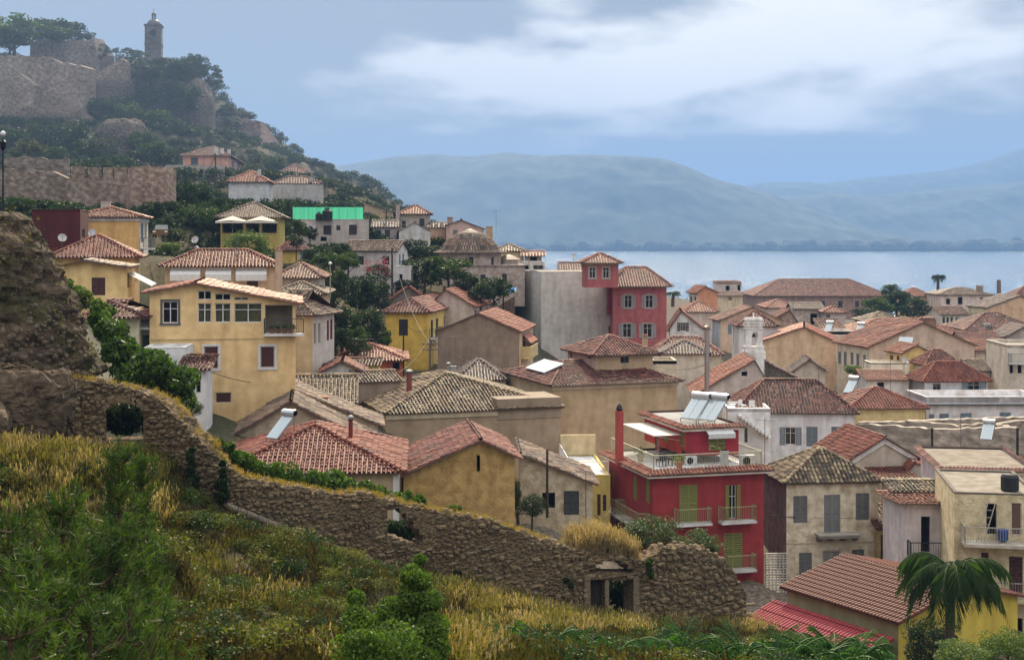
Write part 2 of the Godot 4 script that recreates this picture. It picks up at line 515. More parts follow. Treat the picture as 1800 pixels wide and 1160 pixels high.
# ---------------------------------------------------------------- roof tiles
# palettes: two lists of linear clay colours, mixed in patches
var PAL := {
	"red": [[Color(0.318, 0.099, 0.060), Color(0.284, 0.086, 0.052), Color(0.353, 0.120, 0.077), Color(0.249, 0.073, 0.047)], [Color(0.267, 0.095, 0.065), Color(0.215, 0.077, 0.056)]],
	"orange": [[Color(0.43, 0.17, 0.105), Color(0.39, 0.15, 0.09), Color(0.46, 0.21, 0.135), Color(0.33, 0.125, 0.085)], [Color(0.36, 0.155, 0.105), Color(0.31, 0.15, 0.11)]],
	"brown": [[Color(0.235, 0.075, 0.052), Color(0.19, 0.062, 0.045), Color(0.30, 0.125, 0.088), Color(0.13, 0.055, 0.043)], [Color(0.12, 0.052, 0.04), Color(0.34, 0.19, 0.135), Color(0.085, 0.045, 0.038)]],
	"old": [[Color(0.34, 0.245, 0.17), Color(0.26, 0.18, 0.125), Color(0.39, 0.295, 0.21), Color(0.20, 0.14, 0.105), Color(0.30, 0.175, 0.12)], [Color(0.18, 0.13, 0.10), Color(0.24, 0.195, 0.15), Color(0.12, 0.095, 0.078)]],
	"moss": [[Color(0.30, 0.20, 0.12), Color(0.22, 0.145, 0.09), Color(0.38, 0.285, 0.165), Color(0.15, 0.105, 0.07), Color(0.41, 0.325, 0.20)], [Color(0.11, 0.085, 0.058), Color(0.17, 0.14, 0.075), Color(0.33, 0.275, 0.125), Color(0.075, 0.06, 0.045)]],
	"grey": [[Color(0.25, 0.195, 0.165), Color(0.20, 0.16, 0.135), Color(0.30, 0.225, 0.185), Color(0.28, 0.165, 0.13)], [Color(0.15, 0.125, 0.11), Color(0.20, 0.165, 0.145)]],
	"mixed": [[Color(0.34, 0.135, 0.095), Color(0.28, 0.115, 0.085), Color(0.39, 0.19, 0.135), Color(0.23, 0.09, 0.07)], [Color(0.21, 0.10, 0.08), Color(0.31, 0.175, 0.13), Color(0.16, 0.085, 0.07)]]}

func clay(pal: String, p: Vector3) -> Color:
	var two: Array = PAL[pal]
	var pick: Array = two[1] if patch.get_noise_3d(p.x * 3.0, p.y * 3.0, p.z * 3.0) + rnd(-0.3, 0.3) > 0.16 else two[0]
	var c: Color = pick[rng.randi() % pick.size()]
	return c * (rnd(0.72, 1.22) if rng.randf() < 0.92 else rnd(0.55, 1.6))

func half_barrel(mb: MB, a: Vector3, b: Vector3, side: Vector3, up: Vector3, ra: float, rb: float, lift: float, col: Color, seg := 4) -> void:
	var i := mb.v.size()
	var dir := (b - a).normalized()
	for e in 2:
		var o := a + up * lift if e == 0 else b
		var r := ra if e == 0 else rb
		for s in seg + 1:
			var w := PI * s / seg
			var q := side * cos(w) + up * sin(w)
			mb.v.push_back(o + q * r); mb.n.push_back((q - dir * 0.12).normalized()); mb.c.push_back(col)
	for s in seg:
		var p := i + s
		var q := i + seg + 1 + s
		for z in [p, p + 1, q, q, p + 1, q + 1]:
			mb.k.push_back(z)

func span_at(uv: PackedVector2Array, s: float) -> Vector2:
	var lo := 1e9
	var hi := -1e9
	for i in uv.size():
		var a := uv[i]
		var b := uv[(i + 1) % uv.size()]
		if (a.x - s) * (b.x - s) <= 0.0 and absf(a.x - b.x) > 1e-6:
			var t := a.y + (b.y - a.y) * (s - a.x) / (b.x - a.x)
			lo = minf(lo, t); hi = maxf(hi, t)
	return Vector2(lo, hi)

# corners counter-clockwise seen from above; the first edge is the eave
func tiled(mb: MB, p: Array, pal: String, xf: Transform3D, pitch := 0.27, course := 0.38, apart: Node3D = null) -> void:
	var s: Vector3 = (p[1] - p[0]).normalized()
	var nn: Vector3 = s.cross(p[2] - p[0]).normalized()
	var t := nn.cross(s)
	var uv := PackedVector2Array()
	var far := 0.0
	for q in p:
		uv.append(Vector2((q - p[0]).dot(s), (q - p[0]).dot(t)))
	var lo := 1e9
	var hi := -1e9
	for q in uv:
		lo = minf(lo, q.x); hi = maxf(hi, q.x)
	# boards and under tiles
	var under: Color = PAL[pal][1][0] * 0.75
	var top := []
	var low := []
	for q in p:
		top.append(q + nn * 0.07); low.append(q)
	mb.poly(top, under)
	for q in range(1, p.size() - 1):
		mb.tri(low[0], low[q + 1], low[q], Color(0.11, 0.075, 0.05))
	for q in p.size():
		var w := (q + 1) % p.size()
		mb.quad(low[q], low[w], top[w], top[q], Color(0.13, 0.08, 0.055))
	var world := xf.basis * nn
	var eye: Vector3 = Vector3(0, EYE, 0) - xf * p[0]
	if world.dot(eye) < 0.0:
		return
	var o: Vector3 = p[0] + nn * 0.075
	var cols := maxi(1, int(round((hi - lo) / pitch)))
	var step := (hi - lo) / cols
	var shapes := []
	if apart:
		for i in 8:
			var one := MB.new()
			half_barrel(one, Vector3.ZERO, Vector3(0, 0, -course * 1.12), Vector3.RIGHT, Vector3.UP, step * 0.37, step * 0.30, 0.04, clay(pal, Vector3(i * 7.0, 0, 0)))
			shapes.append(one.done(M["tile"]))
	var made := 0
	for i in cols:
		var sc := lo + step * (i + 0.5)
		var ab := span_at(uv, sc)
		var from := ab.x - 0.04
		var jig := rnd(-0.03, 0.03)
		while from < ab.y - 0.1:
			var to := minf(from + course, ab.y)
			var sag := nn * (patch.get_noise_2d(sc * 4.0 + p[0].x * 9.0, from * 4.0) * 0.09)
			var a := o + s * (sc + rnd(-0.02, 0.02)) + t * (from + jig + rnd(-0.03, 0.03)) + sag
			var b := o + s * (sc + rnd(-0.02, 0.02)) + t * (to + course * 0.12) + sag
			if apart and made < 300 and to - from > course * 0.95:
				var one := MeshInstance3D.new()
				one.mesh = shapes[rng.randi() % 8]
				one.name = "tile"
				one.transform = Transform3D(Basis(s, nn, -t), a)
				apart.add_child(one, true)
				made += 1
			else:
				half_barrel(mb, a, b, s, nn, step * 0.37, step * 0.30, 0.035 + rnd(0.0, 0.02), clay(pal, xf * a))
			from += course

func caps(mb: MB, a: Vector3, b: Vector3, pal: String, xf: Transform3D, r := 0.13) -> void:
	var dir := b - a
	var len := dir.length()
	if len < 0.2:
		return
	dir /= len
	var side := dir.cross(Vector3.UP).normalized()
	var up := side.cross(dir).normalized()
	if up.y < 0.0:
		up = -up
	var m := maxi(1, int(len / 0.42))
	for i in m:
		var p := a + dir * len * i / m + up * 0.10
		var q := a + dir * len * (i + 1.1) / m + up * 0.10
		half_barrel(mb, p, q, side, up, r, r * 0.85, 0.03, clay(pal, xf * p))

# ---------------------------------------------------------------- houses
# A house stands with its front along local +x at z = 0; "l" and "r" are its side walls at x = 0 and x = U, going back to z = -V.
class House:
	var node: Node3D
	var xf: Transform3D
	var inv: Transform3D
	var U := 1.0
	var V := 1.0
	var top := 0.0      # eaves height above the node
	var low := 0.0      # foot of the walls
	var ridge := 0.0
	var holes := {"f": [], "l": [], "r": [], "b": []}
	var tops := {}
	var depth := 0.0

func ray(h: House, px: float, row: float) -> Array:
	var o := h.inv * Vector3(0, EYE, 0)
	var d := h.inv.basis * at(px, row, 1.0)
	d -= h.inv.basis * Vector3(0, EYE, 0)
	return [o, d]

# where the sight line of a pixel meets a wall: x along the wall as seen from outside, y above the node
func on_wall(h: House, face: String, px: float, row: float) -> Vector2:
	var r := ray(h, px, row)
	var o: Vector3 = r[0]
	var d: Vector3 = r[1]
	if face == "f":
		var q := o + d * (-o.z / d.z)
		return Vector2(q.x, q.y)
	var x := 0.0 if face == "l" else h.U
	var p := o + d * ((x - o.x) / d.x)
	return Vector2(p.z + h.V, p.y) if face == "l" else Vector2(-p.z, p.y)

# where it meets the upright plane v metres behind the front
func on_plane(h: House, v: float, px: float, row: float) -> Vector3:
	var r := ray(h, px, row)
	return r[0] + r[1] * ((-v - r[0].z) / r[1].z)

func frame_of(h: House, face: String) -> Transform3D:   # local frame of a wall: x to the right seen from outside, z outwards
	if face == "f":
		return Transform3D(Basis(), Vector3.ZERO)
	if face == "l":
		return Transform3D(Basis(Vector3(0, 0, 1), Vector3.UP, Vector3(-1, 0, 0)), Vector3(0, 0, -h.V))
	if face == "r":
		return Transform3D(Basis(Vector3(0, 0, -1), Vector3.UP, Vector3(1, 0, 0)), Vector3(h.U, 0, 0))
	return Transform3D(Basis(Vector3(-1, 0, 0), Vector3.UP, Vector3(0, 0, -1)), Vector3(h.U, 0, -h.V))

func height_on(line: Array, x: float) -> float:
	for i in line.size() - 1:
		if x <= line[i + 1].x or i == line.size() - 2:
			var a: Vector2 = line[i]
			var b: Vector2 = line[i + 1]
			return lerpf(a.y, b.y, clampf((x - a.x) / maxf(b.x - a.x, 1e-6), 0.0, 1.0))
	return 0.0

func wall_face(mb: MB, t: Transform3D, low: float, line: Array, holes: Array, col: Color, deep := 0.2) -> void:
	var xs := []
	for p in line:
		xs.append(p.x)
	for q in holes:
		xs.append(q.position.x); xs.append(q.end.x)
	xs.sort()
	for i in xs.size() - 1:
		var a: float = xs[i]
		var b: float = xs[i + 1]
		if b - a < 1e-4:
			continue
		var m := (a + b) * 0.5
		var cuts := []
		for q in holes:
			if q.position.x < m and q.end.x > m:
				cuts.append(Vector2(q.position.y, q.end.y))
		cuts.sort_custom(func(u, w): return u.x < w.x)
		var y := low
		for q in cuts:
			if q.x > y:
				mb.quad(t * Vector3(a, y, 0), t * Vector3(b, y, 0), t * Vector3(b, q.x, 0), t * Vector3(a, q.x, 0), col)
			y = maxf(y, q.y)
		mb.quad(t * Vector3(a, y, 0), t * Vector3(b, y, 0), t * Vector3(b, height_on(line, b), 0), t * Vector3(a, height_on(line, a), 0), col)
	for q in holes:
		var a: Vector2 = q.position
		var b: Vector2 = q.end
		mb.quad(t * Vector3(a.x, a.y, -deep), t * Vector3(b.x, a.y, -deep), t * Vector3(b.x, a.y, 0), t * Vector3(a.x, a.y, 0), col)
		mb.quad(t * Vector3(a.x, b.y, 0), t * Vector3(b.x, b.y, 0), t * Vector3(b.x, b.y, -deep), t * Vector3(a.x, b.y, -deep), col)
		mb.quad(t * Vector3(a.x, a.y, -deep), t * Vector3(a.x, a.y, 0), t * Vector3(a.x, b.y, 0), t * Vector3(a.x, b.y, -deep), col)
		mb.quad(t * Vector3(b.x, a.y, 0), t * Vector3(b.x, a.y, -deep), t * Vector3(b.x, b.y, -deep), t * Vector3(b.x, b.y, 0), col)

func shutter_leaf(w: float, h: float, col: Color) -> MB:   # louvred leaf, lower left corner at the origin
	var mb := MB.new()
	var s := minf(0.07, w * 0.18)
	mb.box(Vector3(0, 0, -0.02), Vector3(s, h, 0.02), col); mb.box(Vector3(w - s, 0, -0.02), Vector3(w, h, 0.02), col)
	for y in [0.0, h * 0.5 - s * 0.5, h - s]:
		mb.box(Vector3(s, y, -0.019), Vector3(w - s, y + s, 0.019), col)
	var m := maxi(3, int(h / 0.13))
	for i in m:
		var y := h * (i + 0.5) / m
		mb.quad(Vector3(s, y - 0.045, 0.016), Vector3(w - s, y - 0.045, 0.016), Vector3(w - s, y + 0.045, -0.016), Vector3(s, y + 0.045, -0.016), col * 0.93)
	return mb

# kind: s closed louvred shutters, o open shutters, g glazed, d dark opening with a frame, p plain panel, a arched glazed
func window(h: House, parent: Node3D, face: String, rect: Rect2, kind: String, col: Color, trim := Color(0, 0, 0, 0), called := "window") -> Node3D:
	var t := frame_of(h, face)
	t.origin = t * Vector3(rect.position.x, rect.position.y, 0)
	var w := rect.size.x
	var hh := rect.size.y
	var mb := MB.new()
	var fc := col if kind in ["g", "d", "c"] else Color(0.62, 0.60, 0.56)
	var s := minf(0.06, w * 0.1)
	var z := -0.15 if kind != "s" and kind != "p" else -0.12
	mb.box(Vector3(0, 0, z - 0.03), Vector3(s, hh, z + 0.03), fc); mb.box(Vector3(w - s, 0, z - 0.03), Vector3(w, hh, z + 0.03), fc)
	mb.box(Vector3(s, 0, z - 0.029), Vector3(w - s, s, z + 0.029), fc); mb.box(Vector3(s, hh - s, z - 0.029), Vector3(w - s, hh, z + 0.029), fc)
	if kind in ["g", "o", "c"] and w > 0.5:
		mb.box(Vector3(w * 0.5 - s * 0.5, s, z - 0.028), Vector3(w * 0.5 + s * 0.5, hh - s, z + 0.028), fc)
		if hh > 1.1:
			mb.box(Vector3(s, hh * 0.66 - 0.02, z - 0.025), Vector3(w - s, hh * 0.66 + 0.02, z + 0.025), fc)
	if trim.a > 0.0:
		var b := 0.14
		mb.box(Vector3(-b, hh, -0.01), Vector3(w + b, hh + b, 0.035), trim); mb.box(Vector3(-b - 0.04, -b, -0.01), Vector3(w + b + 0.04, -0.003, 0.06), trim)
		mb.box(Vector3(-b, 0, -0.01), Vector3(-0.003, hh - 0.003, 0.033), trim); mb.box(Vector3(w + 0.003, 0, -0.01), Vector3(w + b, hh - 0.003, 0.033), trim)
	var o := put(mb, called, "paint", parent)
	o.transform = t
	if kind == "c":   # curtains behind the panes
		var cu := MB.new()
		var m := maxi(4, int(w / 0.11))
		for i in m:
			var x0 := s + (w - 2 * s) * i / m
			var x1 := s + (w - 2 * s) * (i + 1) / m
			cu.quad(Vector3(x0, s, z - 0.12 + 0.03 * (i % 2)), Vector3(x1, s, z - 0.12 + 0.03 * ((i + 1) % 2)), Vector3(x1, hh - s, z - 0.12 + 0.03 * ((i + 1) % 2)), Vector3(x0, hh - s, z - 0.12 + 0.03 * (i % 2)), Color(0.42, 0.42, 0.20))
		put(cu, "curtain", "cloth", o)
	if kind in ["g", "o", "c"]:
		if true:
			for e in 2:
				var gl := MB.new()
				var x0 := s if e == 0 else w * 0.5 + s * 0.5
				var x1 := w * 0.5 - s * 0.5 if e == 0 else w - s
				gl.box(Vector3(x0, s, z - 0.004), Vector3(x1, hh - s, z + 0.004), Color.WHITE)
				put(gl, "pane", "glass", o)
	if kind == "s":
		for e in 2:
			var l := put(shutter_leaf(w * 0.5 - 0.012, hh - 0.02, col), "shutter", "paint", o)
			l.position = Vector3(w * 0.5 * e + 0.006, 0.01, -0.045)
	elif kind == "o":
		for e in 2:
			var l := put(shutter_leaf(w * 0.5 - 0.01, hh, col), "shutter", "paint", o)
			l.position = Vector3(-w * 0.5, 0, 0.04) if e == 0 else Vector3(w + 0.01, 0, 0.04)
	elif kind == "p":
		var l := MB.new()
		l.box(Vector3(s, s, z), Vector3(w - s, hh - s, z + 0.05), col)
		var m := maxi(2, int(hh / 0.3))
		for i in m:
			l.box(Vector3(s + 0.03, s + (hh - 2 * s) * i / m + 0.02, z + 0.05), Vector3(w - s - 0.03, s + (hh - 2 * s) * (i + 1) / m - 0.02, z + 0.065), col * 0.95)
		put(l, "panel", "paint", o)
	return o

func railing(parent: Node3D, t: Transform3D, pts: Array, hgt: float, col: Color, gap := 0.14, mat_name := "paint", fill := 0.0) -> void:
	var mb := MB.new()
	for i in pts.size() - 1:
		var a: Vector3 = t * pts[i]
		var b: Vector3 = t * pts[i + 1]
		var up := Vector3(0, hgt, 0)
		mb.bar(a + up, b + up, 0.05, col)
		mb.bar(a + up * 0.12, b + up * 0.12, 0.03, col)
		mb.bar(a, a + up, 0.05, col); mb.bar(b, b + up, 0.05, col)
		var m := maxi(1, int(a.distance_to(b) / gap))
		for q in range(1, m):
			var p := a.lerp(b, float(q) / m)
			mb.bar(p + up * 0.12, p + up, 0.018, col)
	put(mb, "railing", mat_name, parent)

# balcony on a wall, x0..x1 along it, floor at y
func balcony(h: House, face: String, x0: float, x1: float, y: float, out: float, col: Color, slab: Color, rail := 0.95, solid := false) -> void:
	var t := frame_of(h, face)
	var o := Node3D.new()
	o.name = "balcony"
	h.node.add_child(o, true)
	var mb := MB.new()
	mb.box(Vector3(x0, y - 0.16, 0.01), Vector3(x1, y, out), slab, t)
	put(mb, "slab", "concrete", o)
	if solid:
		mb = MB.new()
		mb.box(Vector3(x0, y, out - 0.12), Vector3(x1, y + rail, out), slab, t)
		mb.box(Vector3(x0, y, 0.01), Vector3(x0 + 0.12, y + rail, out - 0.12), slab, t)
		mb.box(Vector3(x1 - 0.12, y, 0.01), Vector3(x1, y + rail, out - 0.12), slab, t)
		put(mb, "parapet", "plaster", o)
	else:
		railing(o, t, [Vector3(x0 + 0.05, y, 0.03), Vector3(x0 + 0.05, y, out - 0.05), Vector3(x1 - 0.05, y, out - 0.05), Vector3(x1 - 0.05, y, 0.03)], rail, col)

func chimney(h: House, v: float, px: float, row_top: float, row_low: float, w: float, col: Color, style := "pot") -> void:
	var a := on_plane(h, v, px, row_top)
	var b := on_plane(h, v, px, row_low)
	var mb := MB.new()
	b.y -= 1.2
	var r := w * 0.5
	if style == "pipe":
		mb.tube([b, a - Vector3(0, 0.25, 0)], [r, r], col, 10)
		mb.tube([a - Vector3(0, 0.25, 0), a - Vector3(0, 0.2, 0)], [r * 1.35, r * 1.35], col * 0.8, 10)
		mb.lathe([Vector2(r * 0.8, 0), Vector2(r * 0.8, 0.08), Vector2(r * 1.4, 0.08), Vector2(r * 1.2, 0.16), Vector2(0, 0.24)], Color(0.35, 0.36, 0.37), 10, a - Vector3(0, 0.2, 0))
		put(mb, "chimney", "paint", h.node)
		return
	mb.box(b - Vector3(r, 0, r), Vector3(a.x + r, a.y - 0.3, a.z + r), col)
	mb.box(Vector3(a.x - r - 0.05, a.y - 0.3, a.z - r - 0.05), Vector3(a.x + r + 0.05, a.y - 0.22, a.z + r + 0.05), col * 0.95)
	if style == "pot":
		for q in [Vector2(-1, -1), Vector2(1, -1), Vector2(-1, 1), Vector2(1, 1)]:
			mb.box(Vector3(a.x + q.x * r * 0.7 - 0.05, a.y - 0.22, a.z + q.y * r * 0.7 - 0.05), Vector3(a.x + q.x * r * 0.7 + 0.05, a.y - 0.07, a.z + q.y * r * 0.7 + 0.05), col * 0.8)
		mb.box(Vector3(a.x - r - 0.03, a.y - 0.07, a.z - r - 0.03), Vector3(a.x + r + 0.03, a.y, a.z + r + 0.03), Color(0.33, 0.15, 0.10))
	put(mb, "chimney", "plaster", h.node)

# spec keys
#  c [px, row, depth] of a front corner at the eaves; s "l" or "r": which corner; yaw degrees (positive: the right end is farther)
#  x px of the other front corner, or w metres; d metres deep; low: metres from eaves to the foot
#  roof [kind, ridge row, palette, overhang, ridge place]; wall colour; sides: colours by face; mat
#  win: [face, x0, row0, x1, row1, kind, colour, (trim), (name)]
#  chim: [v, px, top row, low row, width, colour, style]
func house(called: String, label: String, category: String, q: Dictionary) -> House:
	var h := House.new()
	var th := deg_to_rad(q.get("yaw", 0.0))
	var c: Vector3 = at(q.c[0], q.c[1], q.c[2])
	var cd := Vector2(cos(th), sin(th))      # along x and along depth
	var u: float = q.get("w", 0.0)
	var right: bool = q.get("s", "l") == "r"
	if q.has("x"):
		var k: float = (q.x - CX) / F
		u = absf((k * q.c[2] - c.x) / (cd.x - k * cd.y))
	if right:
		c.x -= cd.x * u
		c.z += cd.y * u
	h.U = u
	h.V = q.get("d", 8.0)
	if q.has("xb"):   # px of the rear end of the visible side wall
		var k2: float = (q.xb - CX) / F
		var p0 := Vector2(c.x, -c.z) + (cd * u if right else Vector2.ZERO)
		var dir := Vector2(-cd.y, cd.x)
		h.V = clampf((k2 * p0.y - p0.x) / (dir.x - k2 * dir.y), 1.5, 40.0)
	var xf0 := Transform3D(Basis(Vector3.UP, th), c)
	if q.has("parent"):
		h.node = Node3D.new()
		h.node.name = called
		q.parent.node.add_child(h.node, true)
		h.node.transform = q.parent.inv * xf0
	else:
		h.node = thing(called, label, category, c, th, q.get("group", ""))
	h.xf = xf0
	h.inv = h.xf.affine_inverse()
	h.depth = q.c[2]
	h.low = -q.get("low", 7.0) - (0.0 if q.has("parent") else 5.0)
	var roof: Array = q.get("roof", ["flat", 0.3])
	var kind: String = roof[0]
	var o: float = roof[3] if roof.size() > 3 else 0.4
	var place: float = roof[4] if roof.size() > 4 else 0.5
	var pal: String = roof[2] if roof.size() > 2 else "red"
	var U := h.U
	var V := h.V
	var mb := MB.new()
	var flatl := func(n): return [Vector2(0, 0), Vector2(n, 0)]
	h.tops = {"f": flatl.call(U), "b": flatl.call(U), "l": flatl.call(V), "r": flatl.call(V)}
	var pitch := 0.245 if h.depth < 82.0 else 0.27 if h.depth < 135.0 else (0.32 if h.depth < 190.0 else 0.42)
	var course := pitch * 1.4
	var planes := []
	var lines := []
	if kind == "flat":
		var ph: float = roof[1]
		for e in h.tops:
			for i in 2:
				h.tops[e][i].y = ph
		var deck: Color = q.get("deck", Color(0.33, 0.30, 0.26))
		mb.box(Vector3(0.12, -0.15, -V + 0.12), Vector3(U - 0.12, 0, -0.12), deck)
		var wc: Color = q.wall
		if ph > 0.01:
			for e in [[Vector3(0, 0.0, -0.2), Vector3(U, ph, 0)], [Vector3(0, 0.0, -V), Vector3(U, ph, -V + 0.2)], [Vector3(0, 0.0, -V + 0.2), Vector3(0.2, ph, -0.2)], [Vector3(U - 0.2, 0.0, -V + 0.2), Vector3(U, ph, -0.2)]]:
				mb.box(e[0] + Vector3(0.003, 0, 0.003) * 0.0, e[1] + Vector3(0, 0.06, 0), q.get("cap", wc))
		put(mb, "roof_deck", "concrete", h.node)
	else:
		var mid := 0.0   # ridge plane depth
		match kind:
			"hu", "gu":
				mid = V * place
				h.ridge = on_plane(h, mid, q.c[0], roof[1]).y
			"hv":
				mid = minf(U * 0.5, V * 0.5)
				h.ridge = on_plane(h, mid, q.c[0], roof[1]).y
			_:
				h.ridge = on_plane(h, 0.0, q.c[0], roof[1]).y
		var R := h.ridge
		if kind == "hu":
			var inset: float = roof[5] if roof.size() > 5 else minf(V * 0.5, U * 0.48)
			var drop := R / (V * 0.5) * o
			var e := [Vector3(-o, -drop, o), Vector3(U + o, -drop, o), Vector3(U + o, -drop, -V - o), Vector3(-o, -drop, -V - o)]
			var r0 := Vector3(inset, R, -mid)
			var r1 := Vector3(U - inset, R, -mid)
			planes = [[e[0], e[1], r1, r0], [e[1], e[2], r1], [e[2], e[3], r0, r1], [e[3], e[0], r0]]
			lines = [[r0, r1], [e[0], r0], [e[1], r1], [e[3], r0], [e[2], r1]]
		elif kind == "hv":
			var drop := R / (U * 0.5) * o
			var e := [Vector3(-o, -drop, o), Vector3(U + o, -drop, o), Vector3(U + o, -drop, -V - o), Vector3(-o, -drop, -V - o)]
			var inset := minf(U * 0.5, V * 0.48)
			var r0 := Vector3(U * place, R, -inset)
			var r1 := Vector3(U * place, R, -V + inset)
			planes = [[e[0], e[1], r0], [e[1], e[2], r1, r0], [e[2], e[3], r1], [e[3], e[0], r0, r1]]
			lines = [[r0, r1], [e[0], r0], [e[1], r0], [e[3], r1], [e[2], r1]]
		elif kind == "gu":
			var sf := R / maxf(mid, 0.01)
			var sb := R / maxf(V - mid, 0.01)
			if mid > 0.3:
				planes.append([Vector3(-o, -sf * o, o), Vector3(U + o, -sf * o, o), Vector3(U + o, R, -mid), Vector3(-o, R, -mid)])
			if V - mid > 0.3:
				planes.append([Vector3(U + o, -sb * o, -V - o), Vector3(-o, -sb * o, -V - o), Vector3(-o, R, -mid), Vector3(U + o, R, -mid)])
			lines = [[Vector3(-o, R, -mid), Vector3(U + o, R, -mid)]]
			h.tops["r"] = [Vector2(0, 0), Vector2(mid, R), Vector2(V, 0 if V - mid > 0.3 else R)]
			h.tops["l"] = [Vector2(0, 0 if V - mid > 0.3 else R), Vector2(V - mid, R), Vector2(V, 0)]
			if mid <= 0.3:
				h.tops["f"] = [Vector2(0, R), Vector2(U, R)]
			if V - mid <= 0.3:
				h.tops["b"] = [Vector2(0, R), Vector2(U, R)]
		elif kind == "gv":
			# eaves of the left and right may differ: roof[5], roof[6] are their heights over the corner
			var yl: float = roof[5] if roof.size() > 5 else 0.0
			var yr: float = roof[6] if roof.size() > 6 else 0.0
			var rx := U * place
			var sl := (R - yl) / maxf(rx, 0.01)
			var sr := (R - yr) / maxf(U - rx, 0.01)
			if rx > 0.3:
				planes.append([Vector3(-o, yl - sl * o, -V - o), Vector3(-o, yl - sl * o, o), Vector3(rx, R, o), Vector3(rx, R, -V - o)])
			if U - rx > 0.3:
				planes.append([Vector3(U + o, yr - sr * o, o), Vector3(U + o, yr - sr * o, -V - o), Vector3(rx, R, -V - o), Vector3(rx, R, o)])
			lines = [[Vector3(rx, R, o), Vector3(rx, R, -V - o)]]
			h.tops["f"] = [Vector2(0, yl if rx > 0.3 else R), Vector2(rx, R), Vector2(U, yr if U - rx > 0.3 else R)]
			h.tops["b"] = [Vector2(0, yr if U - rx > 0.3 else R), Vector2(U - rx, R), Vector2(U, yl if rx > 0.3 else R)]
			h.tops["l"] = [Vector2(0, yl if rx > 0.3 else R), Vector2(V, yl if rx > 0.3 else R)]
			h.tops["r"] = [Vector2(0, yr if U - rx > 0.3 else R), Vector2(V, yr if U - rx > 0.3 else R)]
		var ro := Node3D.new()
		ro.name = "roof"
		h.node.add_child(ro, true)
		if q.get("sheet", false):
			for p in planes:
				sheet_roof(mb, p, q.get("sheet_col", Color(0.35, 0.1, 0.07)))
			put(mb, "roof_sheet", "paint", ro)
		else:
			for p in planes:
				tiled(mb, p, pal, h.xf, pitch, course, ro if q.get("apart", false) and p == planes[0] else null)
			put(mb, "roof_tiles", "tile", ro, "stuff")
			var cm := MB.new()
			for l in lines:
				caps(cm, l[0], l[1], pal, h.xf)
			if cm.v.size():
				put(cm, "ridge_tiles", "tile", ro, "stuff")
	for e in ["f", "l", "r"]:
		if q.has("top_" + e):
			h.tops[e] = q["top_" + e]
	if q.has("skirt"):   # a tiled edge round a flat roof
		var k: float = q.skirt
		var sk := MB.new()
		var e := [Vector3(-k, -k * 0.35, k), Vector3(U + k, -k * 0.35, k), Vector3(U + k, -k * 0.35, -V - k), Vector3(-k, -k * 0.35, -V - k)]
		var i := [Vector3(0, 0.08, 0), Vector3(U, 0.08, 0), Vector3(U, 0.08, -V), Vector3(0, 0.08, -V)]
		for z in 4:
			var y := (z + 1) % 4
			tiled(sk, [e[z], e[y], i[y], i[z]], pal, h.xf, 0.24, 0.4)
		put(sk, "edge_tiles", "tile", h.node, "stuff")
		var sf := MB.new()
		sf.box(Vector3(-k + 0.05, -k * 0.35 - 0.14, -V - k + 0.05), Vector3(U + k - 0.05, -k * 0.35 - 0.02, k - 0.05), Color(0.62, 0.55, 0.50))
		put(sf, "eaves_slab", "plaster", h.node)
	if q.has("barge"):   # painted boards along the front gable
		var bm := MB.new()
		var line: Array = h.tops["f"]
		for z in line.size() - 1:
			var a := Vector3(line[z].x, line[z].y - 0.42, 0.02)
			var b := Vector3(line[z + 1].x, line[z + 1].y - 0.42, 0.02)
			var u2 := Vector3(0, 0.38, 0)
			var o2 := Vector3(0, 0, 0.12)
			bm.quad(a + o2, b + o2, b + u2 + o2, a + u2 + o2, q.barge); bm.quad(b, a, a + u2, b + u2, q.barge)
			bm.quad(a, b, b + o2, a + o2, q.barge); bm.quad(a + o2 + u2, b + o2 + u2, b + u2, a + u2, q.barge)
		put(bm, "bargeboard", "plaster", h.node)
	# openings
	var wins := []
	for w in q.get("win", []):
		var a := on_wall(h, w[0], w[1], w[2])
		var b := on_wall(h, w[0], w[3], w[4])
		var r := Rect2(minf(a.x, b.x), minf(a.y, b.y), absf(b.x - a.x), absf(a.y - b.y))
		var lim: float = U if w[0] == "f" or w[0] == "b" else V
		if r.position.x < 0.05 or r.end.x > lim - 0.05 or r.size.x < 0.08:
			print("window off the wall: ", called, " ", label.left(30), " ", w, " ", r, " ", lim)
			continue
		h.holes[w[0]].append(r)
		wins.append([w, r])
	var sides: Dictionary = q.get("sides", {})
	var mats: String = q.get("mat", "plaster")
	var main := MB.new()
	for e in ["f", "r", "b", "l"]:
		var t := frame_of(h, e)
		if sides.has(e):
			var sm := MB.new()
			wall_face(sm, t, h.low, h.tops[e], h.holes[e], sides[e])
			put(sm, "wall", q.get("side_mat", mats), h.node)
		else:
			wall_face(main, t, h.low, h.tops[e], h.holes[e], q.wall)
	put(main, "wall", mats, h.node)
	if q.get("cornice", false):
		var cm := MB.new()
		var cc: Color = q.get("trim", q.wall)
		cm.box(Vector3(-0.12, -0.4, 0), Vector3(U + 0.12, -0.12, 0.12), cc)
		cm.box(Vector3(-0.12, -0.4, -V), Vector3(0, -0.12, 0), cc)
		cm.box(Vector3(U, -0.4, -V), Vector3(U + 0.12, -0.12, 0), cc)
		put(cm, "cornice", "plaster", h.node)
	for w in wins:
		var wd: Array = w[0]
		window(h, h.node, wd[0], w[1], wd[5], wd[6], wd[7] if wd.size() > 7 and wd[7] is Color else Color(0, 0, 0, 0), "door" if w[1].size.y > 1.95 and w[1].size.x > 0.6 else "window")
	for ch in q.get("chim", []):
		chimney(h, ch[0], ch[1], ch[2], ch[3], ch[4], ch[5], ch[6] if ch.size() > 6 else "pot")
	return h

